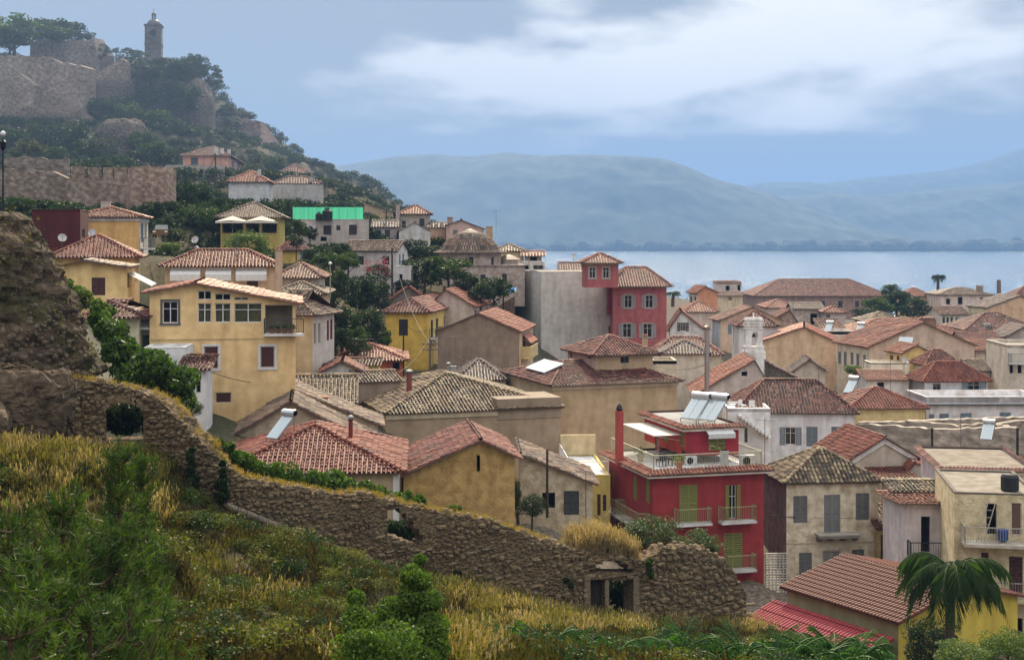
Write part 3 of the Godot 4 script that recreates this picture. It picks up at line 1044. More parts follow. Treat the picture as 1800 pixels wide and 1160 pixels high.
func sheet_roof(mb: MB, p: Array, col: Color, gap := 0.22, across := 0.42) -> void:   # metal sheet pressed as tiles: ribs up the slope, steps across
	var s: Vector3 = (p[1] - p[0]).normalized()
	var nn: Vector3 = s.cross(p[2] - p[0]).normalized()
	var t := nn.cross(s)
	var uv := PackedVector2Array()
	for q in p:
		uv.append(Vector2((q - p[0]).dot(s), (q - p[0]).dot(t)))
	var lo := 1e9
	var hi := -1e9
	for q in uv:
		lo = minf(lo, q.x); hi = maxf(hi, q.x)
	var top := []
	for q in p:
		top.append(q + nn * 0.05)
	mb.poly(top, col)
	for q in range(1, p.size() - 1):
		mb.tri(p[0], p[q + 1], p[q], col * 0.6)
	for q in p.size():
		var w := (q + 1) % p.size()
		mb.quad(p[q], p[w], top[w], top[q], col * 0.8)
	var o: Vector3 = p[0] + nn * 0.052
	var cols := int((hi - lo) / gap)
	for i in cols:
		var sc := lo + (hi - lo) * (i + 0.5) / cols
		var ab := span_at(uv, sc)
		var from := ab.x
		while from < ab.y - 0.05:
			var to := minf(from + across, ab.y)
			half_barrel(mb, o + s * sc + t * from, o + s * sc + t * to, s, nn, gap * 0.46, gap * 0.46, 0.045, col * rnd(0.93, 1.07), 4)
			from += across

# ---------------------------------------------------------------- fittings and small things
func awning(h: House, face: String, x0: float, r0: float, x1: float, r1: float, out: float, col: Color, drop := 0.25) -> void:   # cloth from a wall, rows of its upper and lower edge
	var t := frame_of(h, face)
	var a := on_wall(h, face, x0, r0)
	var b := on_wall(h, face, x1, r1)
	var w0 := minf(a.x, b.x)
	var w1 := maxf(a.x, b.x)
	var mb := MB.new()
	var n := 10
	for i in n:
		var u := lerpf(w0, w1, float(i) / n)
		var v := lerpf(w0, w1, float(i + 1) / n)
		var s := 0.015 * (i % 2)
		var e := 0.015 * ((i + 1) % 2)
		var y1 := b.y
		var p := [t * Vector3(u, a.y, 0.03), t * Vector3(v, a.y, 0.03), t * Vector3(u, y1 + s + drop, out), t * Vector3(v, y1 + e + drop, out), t * Vector3(u, y1, out + s), t * Vector3(v, y1, out + e)]
		mb.quad(p[2], p[3], p[1], p[0], col)
		mb.quad(p[4], p[5], p[3], p[2], col * (0.94 if i % 2 else 1.0))
	var o := put(mb, "awning", "awning", h.node)
	var f := MB.new()
	f.bar(t * Vector3(w0, a.y, 0.05), t * Vector3(w1, a.y, 0.05), 0.07, G(0.5))
	f.bar(t * Vector3(w0 + 0.05, a.y - 0.4, 0.03), t * Vector3(w0 + 0.05, b.y + drop - 0.02, out - 0.03), 0.03, G(0.5))
	f.bar(t * Vector3(w1 - 0.05, a.y - 0.4, 0.03), t * Vector3(w1 - 0.05, b.y + drop - 0.02, out - 0.03), 0.03, G(0.5))
	put(f, "awning_arm", "metal", o)

func solar_heater(label: String, p: Vector3, turn: float, k := 1.0, wide := 1.0, tank := true) -> Node3D:
	var o := thing("solar_water_heater", label, "water heater", p, deg_to_rad(turn), "rooftop solar water heaters")
	var mb := MB.new()
	for x in [-0.48, 0.48]:
		mb.bar(Vector3(x * k * wide, 0, 0.75 * k), Vector3(x * k * wide, 0.3 * k, 0.75 * k), 0.04 * k, G(0.3))
		mb.bar(Vector3(x * k * wide, 0, -0.75 * k), Vector3(x * k * wide, 1.55 * k, -0.75 * k), 0.04 * k, G(0.3))
		mb.bar(Vector3(x * k * wide, 0.28 * k, 0.75 * k), Vector3(x * k * wide, 1.45 * k, -0.72 * k), 0.04 * k, G(0.3))
		mb.bar(Vector3(x * k * wide, 0.05 * k, 0.75 * k), Vector3(x * k * wide, 0.05 * k, -0.75 * k), 0.03 * k, G(0.3))
	put(mb, "stand", "metal", o)
	var n := 2 if wide > 1.3 else 1
	for i in n:
		mb = MB.new()
		var x0 := (-0.5 + float(i) / n) * k * wide + 0.01
		var x1 := (-0.5 + float(i + 1) / n) * k * wide - 0.01
		var tt := Transform3D(Basis(Vector3.RIGHT, -deg_to_rad(50)), Vector3(0, 0.3 * k, 0.78 * k))
		mb.box(Vector3(x0, 0, -0.09), Vector3(x1, 1.9 * k, 0.0), G(0.45), tt)
		var c := put(mb, "collector", "metal", o)
		mb = MB.new()
		mb.box(Vector3(x0 + 0.03, 0.03, 0.001), Vector3(x1 - 0.03, 1.9 * k - 0.03, 0.012), Color(0.30, 0.37, 0.40), tt)  # sky glare put into the colour: the glass is tinted pale
		put(mb, "pane", "collector", c)
	if tank:
		mb = MB.new()
		var r := 0.23 * k
		var y := 1.75 * k
		var hw := 0.55 * k * maxf(wide, 1.0)
		mb.tube([Vector3(-hw, y, -0.8 * k), Vector3(-hw + 0.06, y, -0.8 * k), Vector3(hw - 0.06, y, -0.8 * k), Vector3(hw, y, -0.8 * k)], [r * 0.8, r, r, r * 0.8], Color(0.62, 0.63, 0.64), 16)
		put(mb, "tank", "metal", o)
		mb = MB.new()
		mb.tube([Vector3(-hw * 0.8, y - r, -0.8 * k), Vector3(-hw * 0.85, 0.8 * k, -0.5 * k), Vector3(-hw * 0.85, 0.35 * k, 0.7 * k)], [0.025, 0.025, 0.025], G(0.12), 5)
		put(mb, "pipe", "paint", o)
	return o

func ac_unit(label: String, p: Vector3, turn: float, k := 1.0) -> void:
	var o := thing("air_conditioner", label, "air conditioner", p, deg_to_rad(turn), "outdoor air conditioning units")
	var mb := MB.new()
	mb.box(Vector3(-0.42, 0, -0.16) * k, Vector3(0.42, 0.6, 0.14) * k, G(0.66))
	put(mb, "housing", "paint", o)
	mb = MB.new()
	mb.tube([Vector3(-0.1, 0.3, 0.14) * k, Vector3(-0.1, 0.3, 0.16) * k], [0.23 * k, 0.23 * k], G(0.12), 14)
	put(mb, "fan_grille", "paint", o)

func pole(called: String, label: String, p: Vector3, hgt: float, r: float, col: Color, arms := 1) -> Node3D:
	var o := thing(called, label, "pole", p)
	var mb := MB.new()
	mb.tube([Vector3(0, -1.0, 0), Vector3(0, hgt, 0)], [r, r * 0.75], col, 8)
	put(mb, "shaft", "bark", o)
	for i in arms:
		mb = MB.new()
		mb.bar(Vector3(-0.7, hgt - 0.4 - 0.5 * i, 0), Vector3(0.7, hgt - 0.4 - 0.5 * i, 0), 0.09, col)
		var c := put(mb, "crossarm", "bark", o)
		for x in [-0.6, -0.2, 0.25, 0.6]:
			mb = MB.new()
			mb.lathe([Vector2(0.05, 0), Vector2(0.06, 0.08), Vector2(0.03, 0.16), Vector2(0, 0.18)], Color(0.4, 0.36, 0.32), 6, Vector3(x, hgt - 0.35 - 0.5 * i, 0))
			put(mb, "insulator", "paint", c)
	return o

func wire(label: String, a: Vector3, b: Vector3, sag: float, r := 0.02) -> void:
	var mb := MB.new()
	var pts := []
	var rad := []
	for i in 13:
		var u := i / 12.0
		pts.append(a.lerp(b, u) - Vector3(0, sag * 4.0 * u * (1.0 - u), 0))
		rad.append(r)
	mb.tube(pts, rad, G(0.03), 4, false)
	single(mb, "overhead_cable", label, "cable", "paint")

func parasol(label: String, p: Vector3, w: float, hgt: float, col: Color) -> void:
	var o := thing("parasol", label, "parasol", p, 0.0, "cream parasols on the yellow house terrace")
	var mb := MB.new()
	var r := w * 0.5
	var top := Vector3(0, hgt + w * 0.2, 0)
	for i in 4:
		var a := Vector3([-r, r, r, -r][i], hgt, [r, r, -r, -r][i])
		var b := Vector3([r, r, -r, -r][i], hgt, [r, -r, -r, r][i])
		var m := (a + b) * 0.5 + Vector3(0, 0.12, 0)
		mb.tri(a, m, top, col); mb.tri(m, b, top, col)
		mb.quad(a - Vector3(0, 0.22, 0), b - Vector3(0, 0.22, 0), b, a, col)
	put(mb, "canopy", "awning", o)
	mb = MB.new()
	mb.tube([Vector3(0, -0.2, 0), top], [0.04, 0.03], G(0.4), 6)
	put(mb, "post", "paint", o)

func flower_pot(label: String, p: Vector3, k: float, pot: Color, leaf: Color) -> void:
	var o := thing("potted_plant", label, "plant", p, 0.0, "potted plants on roofs and balconies")
	var mb := MB.new()
	mb.lathe([Vector2(0.14, 0), Vector2(0.2, 0.32), Vector2(0.23, 0.34), Vector2(0.22, 0.4), Vector2(0, 0.38)], pot, 10)
	put(mb, "pot", "paint", o)
	mb = MB.new()
	for i in 60:
		var d := Vector3(rnd(-1, 1), rnd(0, 1.4), rnd(-1, 1)).normalized()
		leaf_at(mb, Vector3(0, 0.4, 0) + d * rnd(0.1, 0.4), rnd(0.06, 0.12), leaf * rnd(0.7, 1.3))
	put(mb, "foliage", "leaf", o)
	o.scale = Vector3.ONE * k

func leaf_at(mb: MB, p: Vector3, s: float, col: Color, up := 0.0) -> void:
	var a := Vector3(rnd(-1, 1), rnd(-1, 1) + up, rnd(-1, 1)).normalized()
	var b := a.cross(Vector3(rnd(-1, 1), rnd(-1, 1), rnd(-1, 1))).normalized()
	var i := mb.v.size()
	var nn := a.cross(b)
	mb.v.push_back(p - a * s); mb.v.push_back(p + b * s * 0.5); mb.v.push_back(p + a * s); mb.v.push_back(p - b * s * 0.5)
	for q in 4:
		mb.n.push_back(nn); mb.c.push_back(col)
	for q in [i, i + 1, i + 2, i, i + 2, i + 3]:
		mb.k.push_back(q)

func parapet(h: House, lo: Vector3, hi: Vector3, col: Color, mats := "plaster") -> void:
	var mb := MB.new()
	mb.box(lo, hi, col)
	put(mb, "parapet", mats, h.node)

# ---------------------------------------------------------------- the houses below the hill
var maroon := Color(0.085, 0.026, 0.024)
var olive := Color(0.23, 0.24, 0.055)
var slate := Color(0.20, 0.235, 0.26)
var dusk := Color(0.05, 0.045, 0.04)
var white := Color(0.74, 0.74, 0.75)
var cream := Color(0.70, 0.61, 0.46)

func build_near_town() -> void:
	var h: House
	# the large yellow house
	h = house("yellow_house", "large pale yellow house with glazed veranda, corner balcony and maroon shutters", "house", {"c": [519, 534, 88], "s": "r", "x": 262, "d": 9.0, "low": 8.0, "yaw": 9.0,
		"roof": ["gv", 499, "orange", 0.4, 0.31, 0.75, 0.0], "wall": Color(0.80, 0.575, 0.29),
		"win": [["f", 285, 530, 312, 568, "g", G(0.75), G(0.12)], ["f", 347, 533, 371, 567, "c", G(0.78)], ["f", 377, 533, 405, 567, "c", G(0.78)], ["f", 411, 533, 460, 567, "c", G(0.78)],
			["f", 347, 511, 371, 527, "g", G(0.7)], ["f", 377, 516, 405, 528, "g", G(0.7)], ["f", 411, 522, 436, 528, "g", G(0.7)], ["f", 465, 536, 514, 584, "d", G(0.3)],
			["f", 358, 609, 383, 648, "p", maroon, G(0.75)], ["f", 457, 609, 482, 646, "p", maroon, G(0.75)], ["f", 378, 690, 406, 708, "p", maroon]]})
	var a := on_wall(h, "f", 463, 586)
	balcony(h, "f", a.x, h.U + 0.55, a.y, 0.6, G(0.06), G(0.6), 0.95)
	parapet(h, Vector3(a.x + 0.1, a.y, -1.9), Vector3(h.U - 0.1, a.y + 2.1, -1.7), Color(0.5, 0.42, 0.3))
	var mb := MB.new()
	mb.box(Vector3(-0.02, a.y - 0.35, 0), Vector3(h.U, a.y - 0.25, 0.05), Color(0.68, 0.52, 0.27))
	put(mb, "string_course", "plaster", h.node)
	for i in 4:
		flower_pot("%s clay pot plant from the wall on the yellow house balcony" % ["first", "second", "third", "fourth"][i], h.xf * Vector3(a.x + 0.5 + 0.42 * i, a.y + 0.01, 0.3), 0.75, Color(0.3, 0.12, 0.07), Color(0.06, 0.10, 0.03))
	# behind it: peach house with three white awnings
	h = house("peach_house", "peach house with three white roller awnings behind the glazed veranda", "house", {"c": [482, 467, 108], "s": "r", "x": 289, "d": 10.0, "low": 6.0, "yaw": 10.0,
		"roof": ["hu", 441, "red", 0.5, 0.5, 2.2], "wall": Color(0.60, 0.45, 0.32),
		"win": [["f", 316, 485, 350, 519, "d", G(0.25)], ["f", 367, 484, 404, 519, "g", G(0.5)], ["f", 432, 484, 454, 519, "p", maroon]],
		"chim": [[7.0, 345, 433, 445, 0.3, G(0.5), "pipe"]]})
	for x in [[299, 352], [361, 406], [414, 468]]:
		awning(h, "f", x[0], 472, x[1], 493, 0.7, G(0.70), 0.5)
	h = house("chimney_stack", "tall plastered chimney stack with tiled cap rising beside the peach house", "chimney", {"c": [483, 441, 106], "x": 494, "d": 0.5, "low": 5.0, "roof": ["flat", 0.05], "wall": Color(0.45, 0.33, 0.25)})
	# left edge of the town
	h = house("maroon_house", "dark maroon rendered house wedged behind the rock bastion", "house", {"c": [140, 372, 113], "s": "r", "x": 55, "d": 6.0, "low": 7.0, "yaw": 11.0, "roof": ["flat", 0.12], "wall": Color(0.085, 0.018, 0.018), "win": [["r", 143, 402, 148, 418, "g", G(0.5)]]})
	h = house("ochre_house", "tall ochre house with white eaves and pale chimney above the red hip roof", "house", {"c": [243, 381, 125], "s": "r", "x": 128, "d": 8.0, "low": 7.0, "yaw": 9.0, "roof": ["hu", 366, "orange", 0.4, 0.5, 3.0], "wall": Color(0.70, 0.45, 0.18), "sides": {"r": Color(0.62, 0.58, 0.5)},
		"cornice": true, "trim": G(0.6), "win": [["r", 247, 392, 251, 426, "s", G(0.18)], ["r", 254, 392, 257, 420, "g", G(0.6)]], "chim": [[4.0, 185, 350, 366, 0.8, Color(0.5, 0.45, 0.4), "plain"]]})
	a = on_wall(h, "r", 250, 436)
	balcony(h, "r", 0.6, 4.0, a.y, 1.1, G(0.2), G(0.5))
	h = house("hip_roof_house", "ochre house under a red hip roof with dark gutter below the tall ochre house", "house", {"c": [236, 450, 107], "s": "r", "x": 92, "d": 9.0, "low": 7.0, "yaw": 13.0, "roof": ["hu", 415, "red", 0.5, 0.5, 3.0], "wall": Color(0.56, 0.38, 0.18)})
	h = house("yellow_house", "small yellow house with one maroon shuttered window beside the rock bastion", "house", {"c": [219, 470, 96], "s": "r", "x": 112, "d": 6.0, "low": 6.0, "yaw": 11.0, "roof": ["gv", 459, "old", 0.45, 0.3, 0.15, 0.0], "wall": Color(0.76, 0.56, 0.26), "win": [["f", 160, 488, 184, 519, "s", maroon], ["r", 223, 480, 228, 505, "d", G(0.2)]]})
	awning(h, "r", 224, 482, 236, 500, 1.6, G(0.6), 0.1)
	h = house("garden_house", "low cream house with dark red hip roof half hidden by climbing plants", "house", {"c": [243, 555, 86], "s": "r", "x": 150, "d": 6.0, "low": 6.0, "yaw": 7.0, "roof": ["hu", 530, "brown", 0.7, 0.5, 2.4], "wall": Color(0.62, 0.57, 0.40)})
	h = house("white_house", "narrow white house wall with green shuttered door above a white terrace", "house", {"c": [287, 566, 88], "s": "r", "x": 238, "d": 3.0, "low": 6.0, "yaw": 12.0, "roof": ["flat", 0.1], "wall": G(0.62), "win": [["f", 249, 589, 262, 613, "s", Color(0.08, 0.16, 0.10)], ["f", 267, 592, 280, 606, "g", G(0.6)]]})
	awning(h, "f", 246, 560, 284, 577, 1.2, G(0.62), 0.08)
	h = house("white_terrace", "plain white terrace parapet above the leafy bank", "terrace", {"c": [324, 613, 83], "s": "r", "x": 250, "d": 3.4, "low": 5.0, "yaw": 4.0, "roof": ["flat", 0.02], "wall": G(0.72), "deck": G(0.6), "top_f": [Vector2(0, 0.05), Vector2(2.6, 0.05)]})
	h = house("white_house", "small white house with a brown lean-to roof below the yellow house", "house", {"c": [361, 650, 80], "s": "r", "x": 318, "d": 3.5, "low": 7.0, "yaw": 6.0, "roof": ["gu", 628, "brown", 0.35, 1.0], "wall": G(0.70), "win": [["f", 344, 656, 352, 690, "d", G(0.4)]]})
	# stepped roofs to the right of the peach house
	h = house("white_house", "white house with pale tiled hip roof, highest of three stepped roofs", "house", {"c": [560, 487, 121], "s": "r", "x": 485, "d": 8.0, "low": 7.0, "yaw": 4.0, "roof": ["hu", 464, "mixed", 0.5], "wall": Color(0.64, 0.58, 0.50), "win": [["f", 541, 499, 549, 512, "g", G(0.5)], ["f", 519, 498, 525, 508, "s", maroon]]})
	h = house("cream_house", "cream house under a grey tiled roof, middle of three stepped roofs", "house", {"c": [566, 517, 116], "s": "r", "x": 478, "d": 8.0, "low": 6.0, "yaw": 3.0, "roof": ["hu", 497, "old", 0.4], "wall": Color(0.60, 0.46, 0.28)})
	h = house("corner_house", "pale corner house with maroon shutters and weathered roof, lowest of three stepped roofs", "house", {"c": [549, 549, 111], "s": "r", "x": 470, "d": 9.0, "xb": 587, "low": 7.0, "yaw": -14.0, "roof": ["hu", 513, "old", 0.5, 0.5, 3.0], "wall": Color(0.72, 0.57, 0.36), "sides": {"r": Color(0.60, 0.55, 0.50)},
		"win": [["r", 551, 569, 555, 604, "g", G(0.5)], ["r", 559, 568, 563, 603, "g", G(0.5)], ["r", 574, 563, 578, 598, "s", Color(0.17, 0.03, 0.035)], ["r", 580, 561, 584, 596, "s", Color(0.17, 0.03, 0.035)]]})
	# roofs in the dip behind the yellow house
	h = house("red_house", "low brick-red house under an orange hip roof in the dip beside the yellow house", "house", {"c": [586, 632, 121], "x": 708, "d": 7.0, "low": 5.0, "yaw": 5.0, "roof": ["hu", 606, "orange", 0.5], "wall": Color(0.33, 0.10, 0.065), "win": [["f", 690, 637, 702, 650, "d", dusk]]})
	h = house("shed", "small yellow shed with a single strip of dark red tiles", "shed", {"c": [532, 643, 113], "x": 664, "d": 3.0, "low": 4.0, "yaw": 2.0, "roof": ["gu", 632, "brown", 0.25, 1.0], "wall": Color(0.62, 0.48, 0.14)})
	h = house("gable_shed", "small white gable in front of the yellow shed", "shed", {"c": [636, 654, 108], "s": "r", "x": 566, "d": 4.0, "low": 3.0, "yaw": 5.0, "roof": ["gv", 636, "mixed", 0.3], "wall": G(0.5)})
	h = house("old_house", "low house under a steep roof of dark lichened barrel tiles", "house", {"c": [516, 709, 99], "x": 622, "d": 7.0, "low": 4.0, "yaw": 6.0, "roof": ["gu", 662, "moss", 0.3, 0.6], "wall": Color(0.5, 0.42, 0.28)})
	# two parallel grey gables
	h = house("grey_gable_house", "whitewashed house with wide grey tiled gable and cream chimneys, the farther of the pair", "house", {"c": [664, 747, 91], "s": "r", "x": 350, "d": 5.0, "low": 4.5, "yaw": 7.0, "mat": "old_plaster", "roof": ["gv", 677, "old", 0.35, 0.46, 0.75, 0.0], "wall": Color(0.56, 0.51, 0.44),
		"chim": [[-0.3, 441, 677, 735, 0.75, Color(0.55, 0.51, 0.45), "pot"], [1.5, 567, 697, 735, 0.72, Color(0.58, 0.49, 0.32), "pot"]]})
	h = house("grey_gable_house", "tan house with broad weathered gable touching the red hip roof, the nearer of the pair", "house", {"c": [667, 790, 83], "s": "r", "x": 386, "d": 6.0, "low": 4.0, "yaw": 8.0, "mat": "old_plaster", "roof": ["gv", 705, "old", 0.3, 0.44, 0.55, 0.0], "wall": Color(0.42, 0.35, 0.26)})
	solar_heater("grey solar water heater on a stand above the red hip roof", at(492, 776, 73.5), -35, 0.85)
	# red hip roof nearest to the wall
	h = house("red_roof_house", "tan house under the bright red hip roof right behind the ruined wall", "house", {"c": [700, 827, 70], "s": "r", "x": 384, "d": 10.0, "low": 4.5, "yaw": 4.0, "apart": true, "roof": ["hv", 748, "red", 0.35], "wall": Color(0.44, 0.34, 0.21), "chim": [[4.2, 616, 730, 774, 0.24, Color(0.20, 0.03, 0.03), "pipe"]]})
	parapet(h, Vector3(h.U - 0.28, -4.0, 0.003), Vector3(h.U + 0.02, -0.1, 0.09), G(0.62))
	# mossy hip roof
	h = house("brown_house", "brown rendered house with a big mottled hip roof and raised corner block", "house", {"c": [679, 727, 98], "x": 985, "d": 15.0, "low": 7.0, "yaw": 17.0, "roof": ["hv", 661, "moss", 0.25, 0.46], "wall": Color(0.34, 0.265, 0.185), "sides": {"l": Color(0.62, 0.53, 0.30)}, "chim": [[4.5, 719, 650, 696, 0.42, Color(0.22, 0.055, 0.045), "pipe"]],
		"win": [["l", 620, 708, 624, 716, "d", dusk]]})
	a = on_wall(h, "f", 874, 740)
	parapet(h, Vector3(a.x, -0.75, -4.0), Vector3(h.U + 0.05, 0.75, 0.06), Color(0.29, 0.235, 0.175))
	parapet(h, Vector3(-0.05, -0.45, 0.004), Vector3(a.x - 0.01, -0.1, 0.12), Color(0.44, 0.39, 0.28))
	house("dormer", "", "", {"parent": h, "c": [630, 672, 105], "x": 704, "d": 3.0, "low": 1.6, "yaw": 17.0, "roof": ["gu", 655, "old", 0.2, 1.0], "wall": Color(0.33, 0.26, 0.20)})
	h = house("grey_roof_house", "plain house with a stained grey hip roof behind the mossy roof", "house", {"c": [803, 668, 119], "x": 887, "d": 8.0, "low": 6.0, "yaw": 4.0, "mat": "old_plaster", "roof": ["hu", 633, "grey", 0.2], "wall": Color(0.36, 0.30, 0.24), "chim": [[1.0, 788, 637, 668, 0.3, G(0.35), "pipe"], [0.6, 797, 639, 668, 0.42, G(0.4), "plain"]]})
	# ochre barn
	h = house("ochre_barn", "old ochre plastered barn with a slit window in its gable", "house", {"c": [905, 803, 78], "s": "r", "x": 709, "d": 8.0, "low": 6.0, "yaw": 7.0, "mat": "old_plaster", "roof": ["gv", 774, "mixed", 0.35, 0.69, -0.95, 0.0], "wall": Color(0.46, 0.31, 0.12), "win": [["f", 838, 800, 844, 829, "d", Color(0.12, 0.08, 0.05)]]})
	h = house("beige_house", "low beige house with sloping tiled roof edge between the barn and the red house", "house", {"c": [1042, 850, 85], "s": "r", "x": 914, "d": 6.0, "low": 5.0, "yaw": 2.0, "mat": "old_plaster", "roof": ["gv", 799, "old", 0.3, 0.0], "wall": Color(0.52, 0.44, 0.32), "win": [["f", 953, 866, 976, 893, "d", dusk], ["f", 991, 863, 1018, 905, "s", G(0.06)]]})
	h = house("yellow_terrace_house", "yellow house with a white railed roof terrace squeezed against the red house", "house", {"c": [1000, 838, 93], "x": 1073, "d": 9.0, "low": 6.0, "yaw": 3.0, "roof": ["flat", 0.05], "wall": Color(0.60, 0.48, 0.15), "deck": G(0.7), "win": [["f", 1050, 869, 1056, 906, "s", maroon], ["f", 1060, 870, 1066, 898, "s", maroon]]})
	railing(h.node, Transform3D(), [Vector3(0.1, 0.0, -8.5), Vector3(0.1, 0, -0.15), Vector3(h.U - 0.1, 0, -0.15)], 1.0, G(0.7), 0.1)
	parapet(h, Vector3(0.2, 0, -9.0), Vector3(h.U, 1.6, -8.8), Color(0.66, 0.56, 0.34))
	# tan house with the solar roof
	h = house("tan_house", "long tan house with brown hip roof, rooftop room and a row of white-trimmed windows", "house", {"c": [973, 677, 110], "x": 1190, "d": 11.0, "xb": 889, "low": 7.5, "yaw": 19.0, "roof": ["hu", 637, "brown", 0.45, 0.5, 3.2], "wall": Color(0.50, 0.38, 0.235), "sides": {"l": Color(0.60, 0.49, 0.33)}, "cornice": true, "trim": Color(0.62, 0.55, 0.42),
		"win": [["l", 897, 684, 903, 701, "s", maroon, G(0.66)], ["l", 909, 686, 915, 705, "s", maroon, G(0.66)], ["l", 925, 690, 932, 711, "s", maroon, G(0.66)], ["l", 945, 695, 952, 718, "s", maroon, G(0.66)], ["l", 957, 698, 964, 721, "s", maroon, G(0.66)]]})
	house("upper_storey", "", "", {"parent": h, "c": [1047, 622, 114.5], "x": 1148, "xb": 998, "d": 7.0, "low": 2.6, "yaw": 19.0, "roof": ["hu", 592, "mixed", 0.5], "wall": Color(0.50, 0.38, 0.24), "sides": {"l": Color(0.55, 0.38, 0.32)}, "win": [["f", 1091, 627, 1106, 638, "g", G(0.15)], ["l", 1034, 622, 1039, 631, "d", dusk], ["l", 1002, 620, 1006, 629, "d", dusk]]})
	var panels := thing("solar_array", "bank of five pale solar collectors on the tan house's roof", "solar collectors", h.xf * Vector3(0.55, h.ridge / 3.2 * 0.55 + 0.46, -h.V * 0.5 + 2.3), deg_to_rad(19.0))
	var up := Vector3(3.2, h.ridge, 0).normalized()
	var pb := Basis(Vector3(0, 0, -1), up, Vector3(0, 0, -1).cross(up))
	for i in 5:
		mb = MB.new()
		mb.box(Vector3(0.95 * i, 0.0, 0.0), Vector3(0.95 * i + 0.9, 1.9, 0.08), Color(0.62, 0.66, 0.66), Transform3D(pb, Vector3.ZERO))  # pale base colour stands in for sky reflected on dark glass
		put(mb, "collector", "collector", panels)
	# yellow corner house and neighbours in the middle
	h = house("bright_yellow_house", "bright yellow house with tall dark green shutters along its side", "house", {"c": [753, 547, 138], "s": "r", "x": 677, "xb": 808, "d": 16.0, "low": 8.0, "yaw": -7.0, "roof": ["hv", 526, "mixed", 0.4], "wall": Color(0.74, 0.50, 0.10), "sides": {"r": Color(0.78, 0.58, 0.19)},  # right wall in a lighter yellow, with sunlight painted into it
		"win": [["r", 757, 563, 761, 592, "s", Color(0.02, 0.035, 0.03)], ["r", 766, 560, 770, 588, "s", Color(0.02, 0.035, 0.03)], ["r", 780, 556, 784, 578, "s", Color(0.02, 0.035, 0.03)], ["r", 790, 554, 794, 574, "s", Color(0.02, 0.035, 0.03)], ["r", 802, 551, 805, 568, "s", Color(0.02, 0.035, 0.03)]]})
	a = on_wall(h, "r", 760, 593)
	balcony(h, "r", 0.4, 4.5, a.y, 0.7, G(0.1), G(0.6))
	h = house("old_gable_house", "old house with a dark plastered gable edged in red behind the bright yellow house", "house", {"c": [752, 529, 152], "s": "r", "x": 684, "d": 7.0, "low": 5.0, "yaw": 5.0, "mat": "old_plaster", "roof": ["gv", 504, "red", 0.3], "wall": Color(0.24, 0.19, 0.16)})
	h = house("pink_grey_house", "pale house with a long orange roof falling to small dark windows", "house", {"c": [832, 538, 147], "s": "r", "x": 757, "xb": 861, "d": 12.0, "low": 6.0, "yaw": -11.0, "roof": ["gv", 510, "orange", 0.3, 0.35, 0.2, 0.0], "wall": Color(0.55, 0.46, 0.40), "win": [["r", 834, 545, 838, 555, "g", dusk], ["r", 843, 546, 847, 553, "g", dusk], ["r", 854, 541, 858, 549, "g", dusk]]})
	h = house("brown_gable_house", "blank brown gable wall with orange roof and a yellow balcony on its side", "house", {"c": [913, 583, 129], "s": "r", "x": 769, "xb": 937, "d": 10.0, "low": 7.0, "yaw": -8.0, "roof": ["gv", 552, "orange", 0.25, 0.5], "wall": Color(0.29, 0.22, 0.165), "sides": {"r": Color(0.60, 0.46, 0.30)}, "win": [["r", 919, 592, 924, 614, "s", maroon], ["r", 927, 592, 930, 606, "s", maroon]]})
	a = on_wall(h, "r", 920, 625)
	balcony(h, "r", 1.0, 6.5, a.y, 1.0, G(0.5), Color(0.62, 0.5, 0.26), 1.0, true)
	awning(h, "r", 918, 588, 930, 597, 0.9, Color(0.36, 0.16, 0.11), 0.05)
	# grey party wall and the pink house
	h = house("grey_house", "tall blank grey rendered party wall beside the pink house", "house", {"c": [951, 479, 165], "x": 1077, "xb": 904, "d": 10.0, "low": 10.0, "yaw": 15.0, "roof": ["flat", 0.05], "wall": Color(0.62, 0.60, 0.56), "sides": {"l": Color(0.60, 0.575, 0.54)}, "top_l": [Vector2(0, -0.4), Vector2(9.0, 0.25), Vector2(12.5, 0.05)], "win": [["f", 1070, 573, 1076, 591, "d", dusk]]})
	var pink := Color(0.40, 0.12, 0.125)
	h = house("pink_house", "deep pink neoclassical house with grey shutters and tiled roof", "house", {"c": [1078, 500, 163], "x": 1172, "d": 9.0, "low": 10.0, "yaw": 1.0, "roof": ["hu", 470, "mixed", 0.7, 0.5, 2.0], "wall": pink, "cornice": true, "trim": Color(0.40, 0.34, 0.28),
		"win": [["f", 1098, 519, 1111, 541, "o", G(0.33), Color(0.40, 0.35, 0.30)], ["f", 1135, 519, 1148, 541, "o", G(0.33), Color(0.40, 0.35, 0.30)], ["f", 1095, 569, 1110, 593, "o", G(0.33), Color(0.40, 0.35, 0.30)], ["f", 1131, 569, 1146, 593, "o", G(0.33), Color(0.40, 0.35, 0.30)]]})
	house("tower_room", "", "", {"parent": h, "c": [1028, 460, 158], "x": 1087, "d": 4.6, "low": 3.0, "yaw": 1.0, "roof": ["hu", 446, "mixed", 0.55], "wall": pink, "cornice": true, "trim": Color(0.40, 0.34, 0.28),
		"win": [["f", 1036, 470, 1047, 489, "g", G(0.62), Color(0.42, 0.36, 0.30)], ["f", 1060, 470, 1071, 489, "g", G(0.62), Color(0.42, 0.36, 0.30)]]})
	house("side_recess", "", "", {"parent": h, "c": [1069, 505, 164.5], "x": 1077, "d": 2.0, "low": 3.4, "yaw": 1.0, "roof": ["flat", 0.02], "wall": Color(0.24, 0.045, 0.055)})  # recess left of the front: a set-back block in darker pink
	h = house("red_roof_house", "dark red tiled roof just behind the grey party wall, facing the bay", "house", {"c": [984, 477, 178], "x": 1027, "d": 5.0, "low": 3.0, "roof": ["gu", 462, "brown", 0.2, 0.6], "wall": Color(0.25, 0.07, 0.06)})
	red_house()
	cream_house()

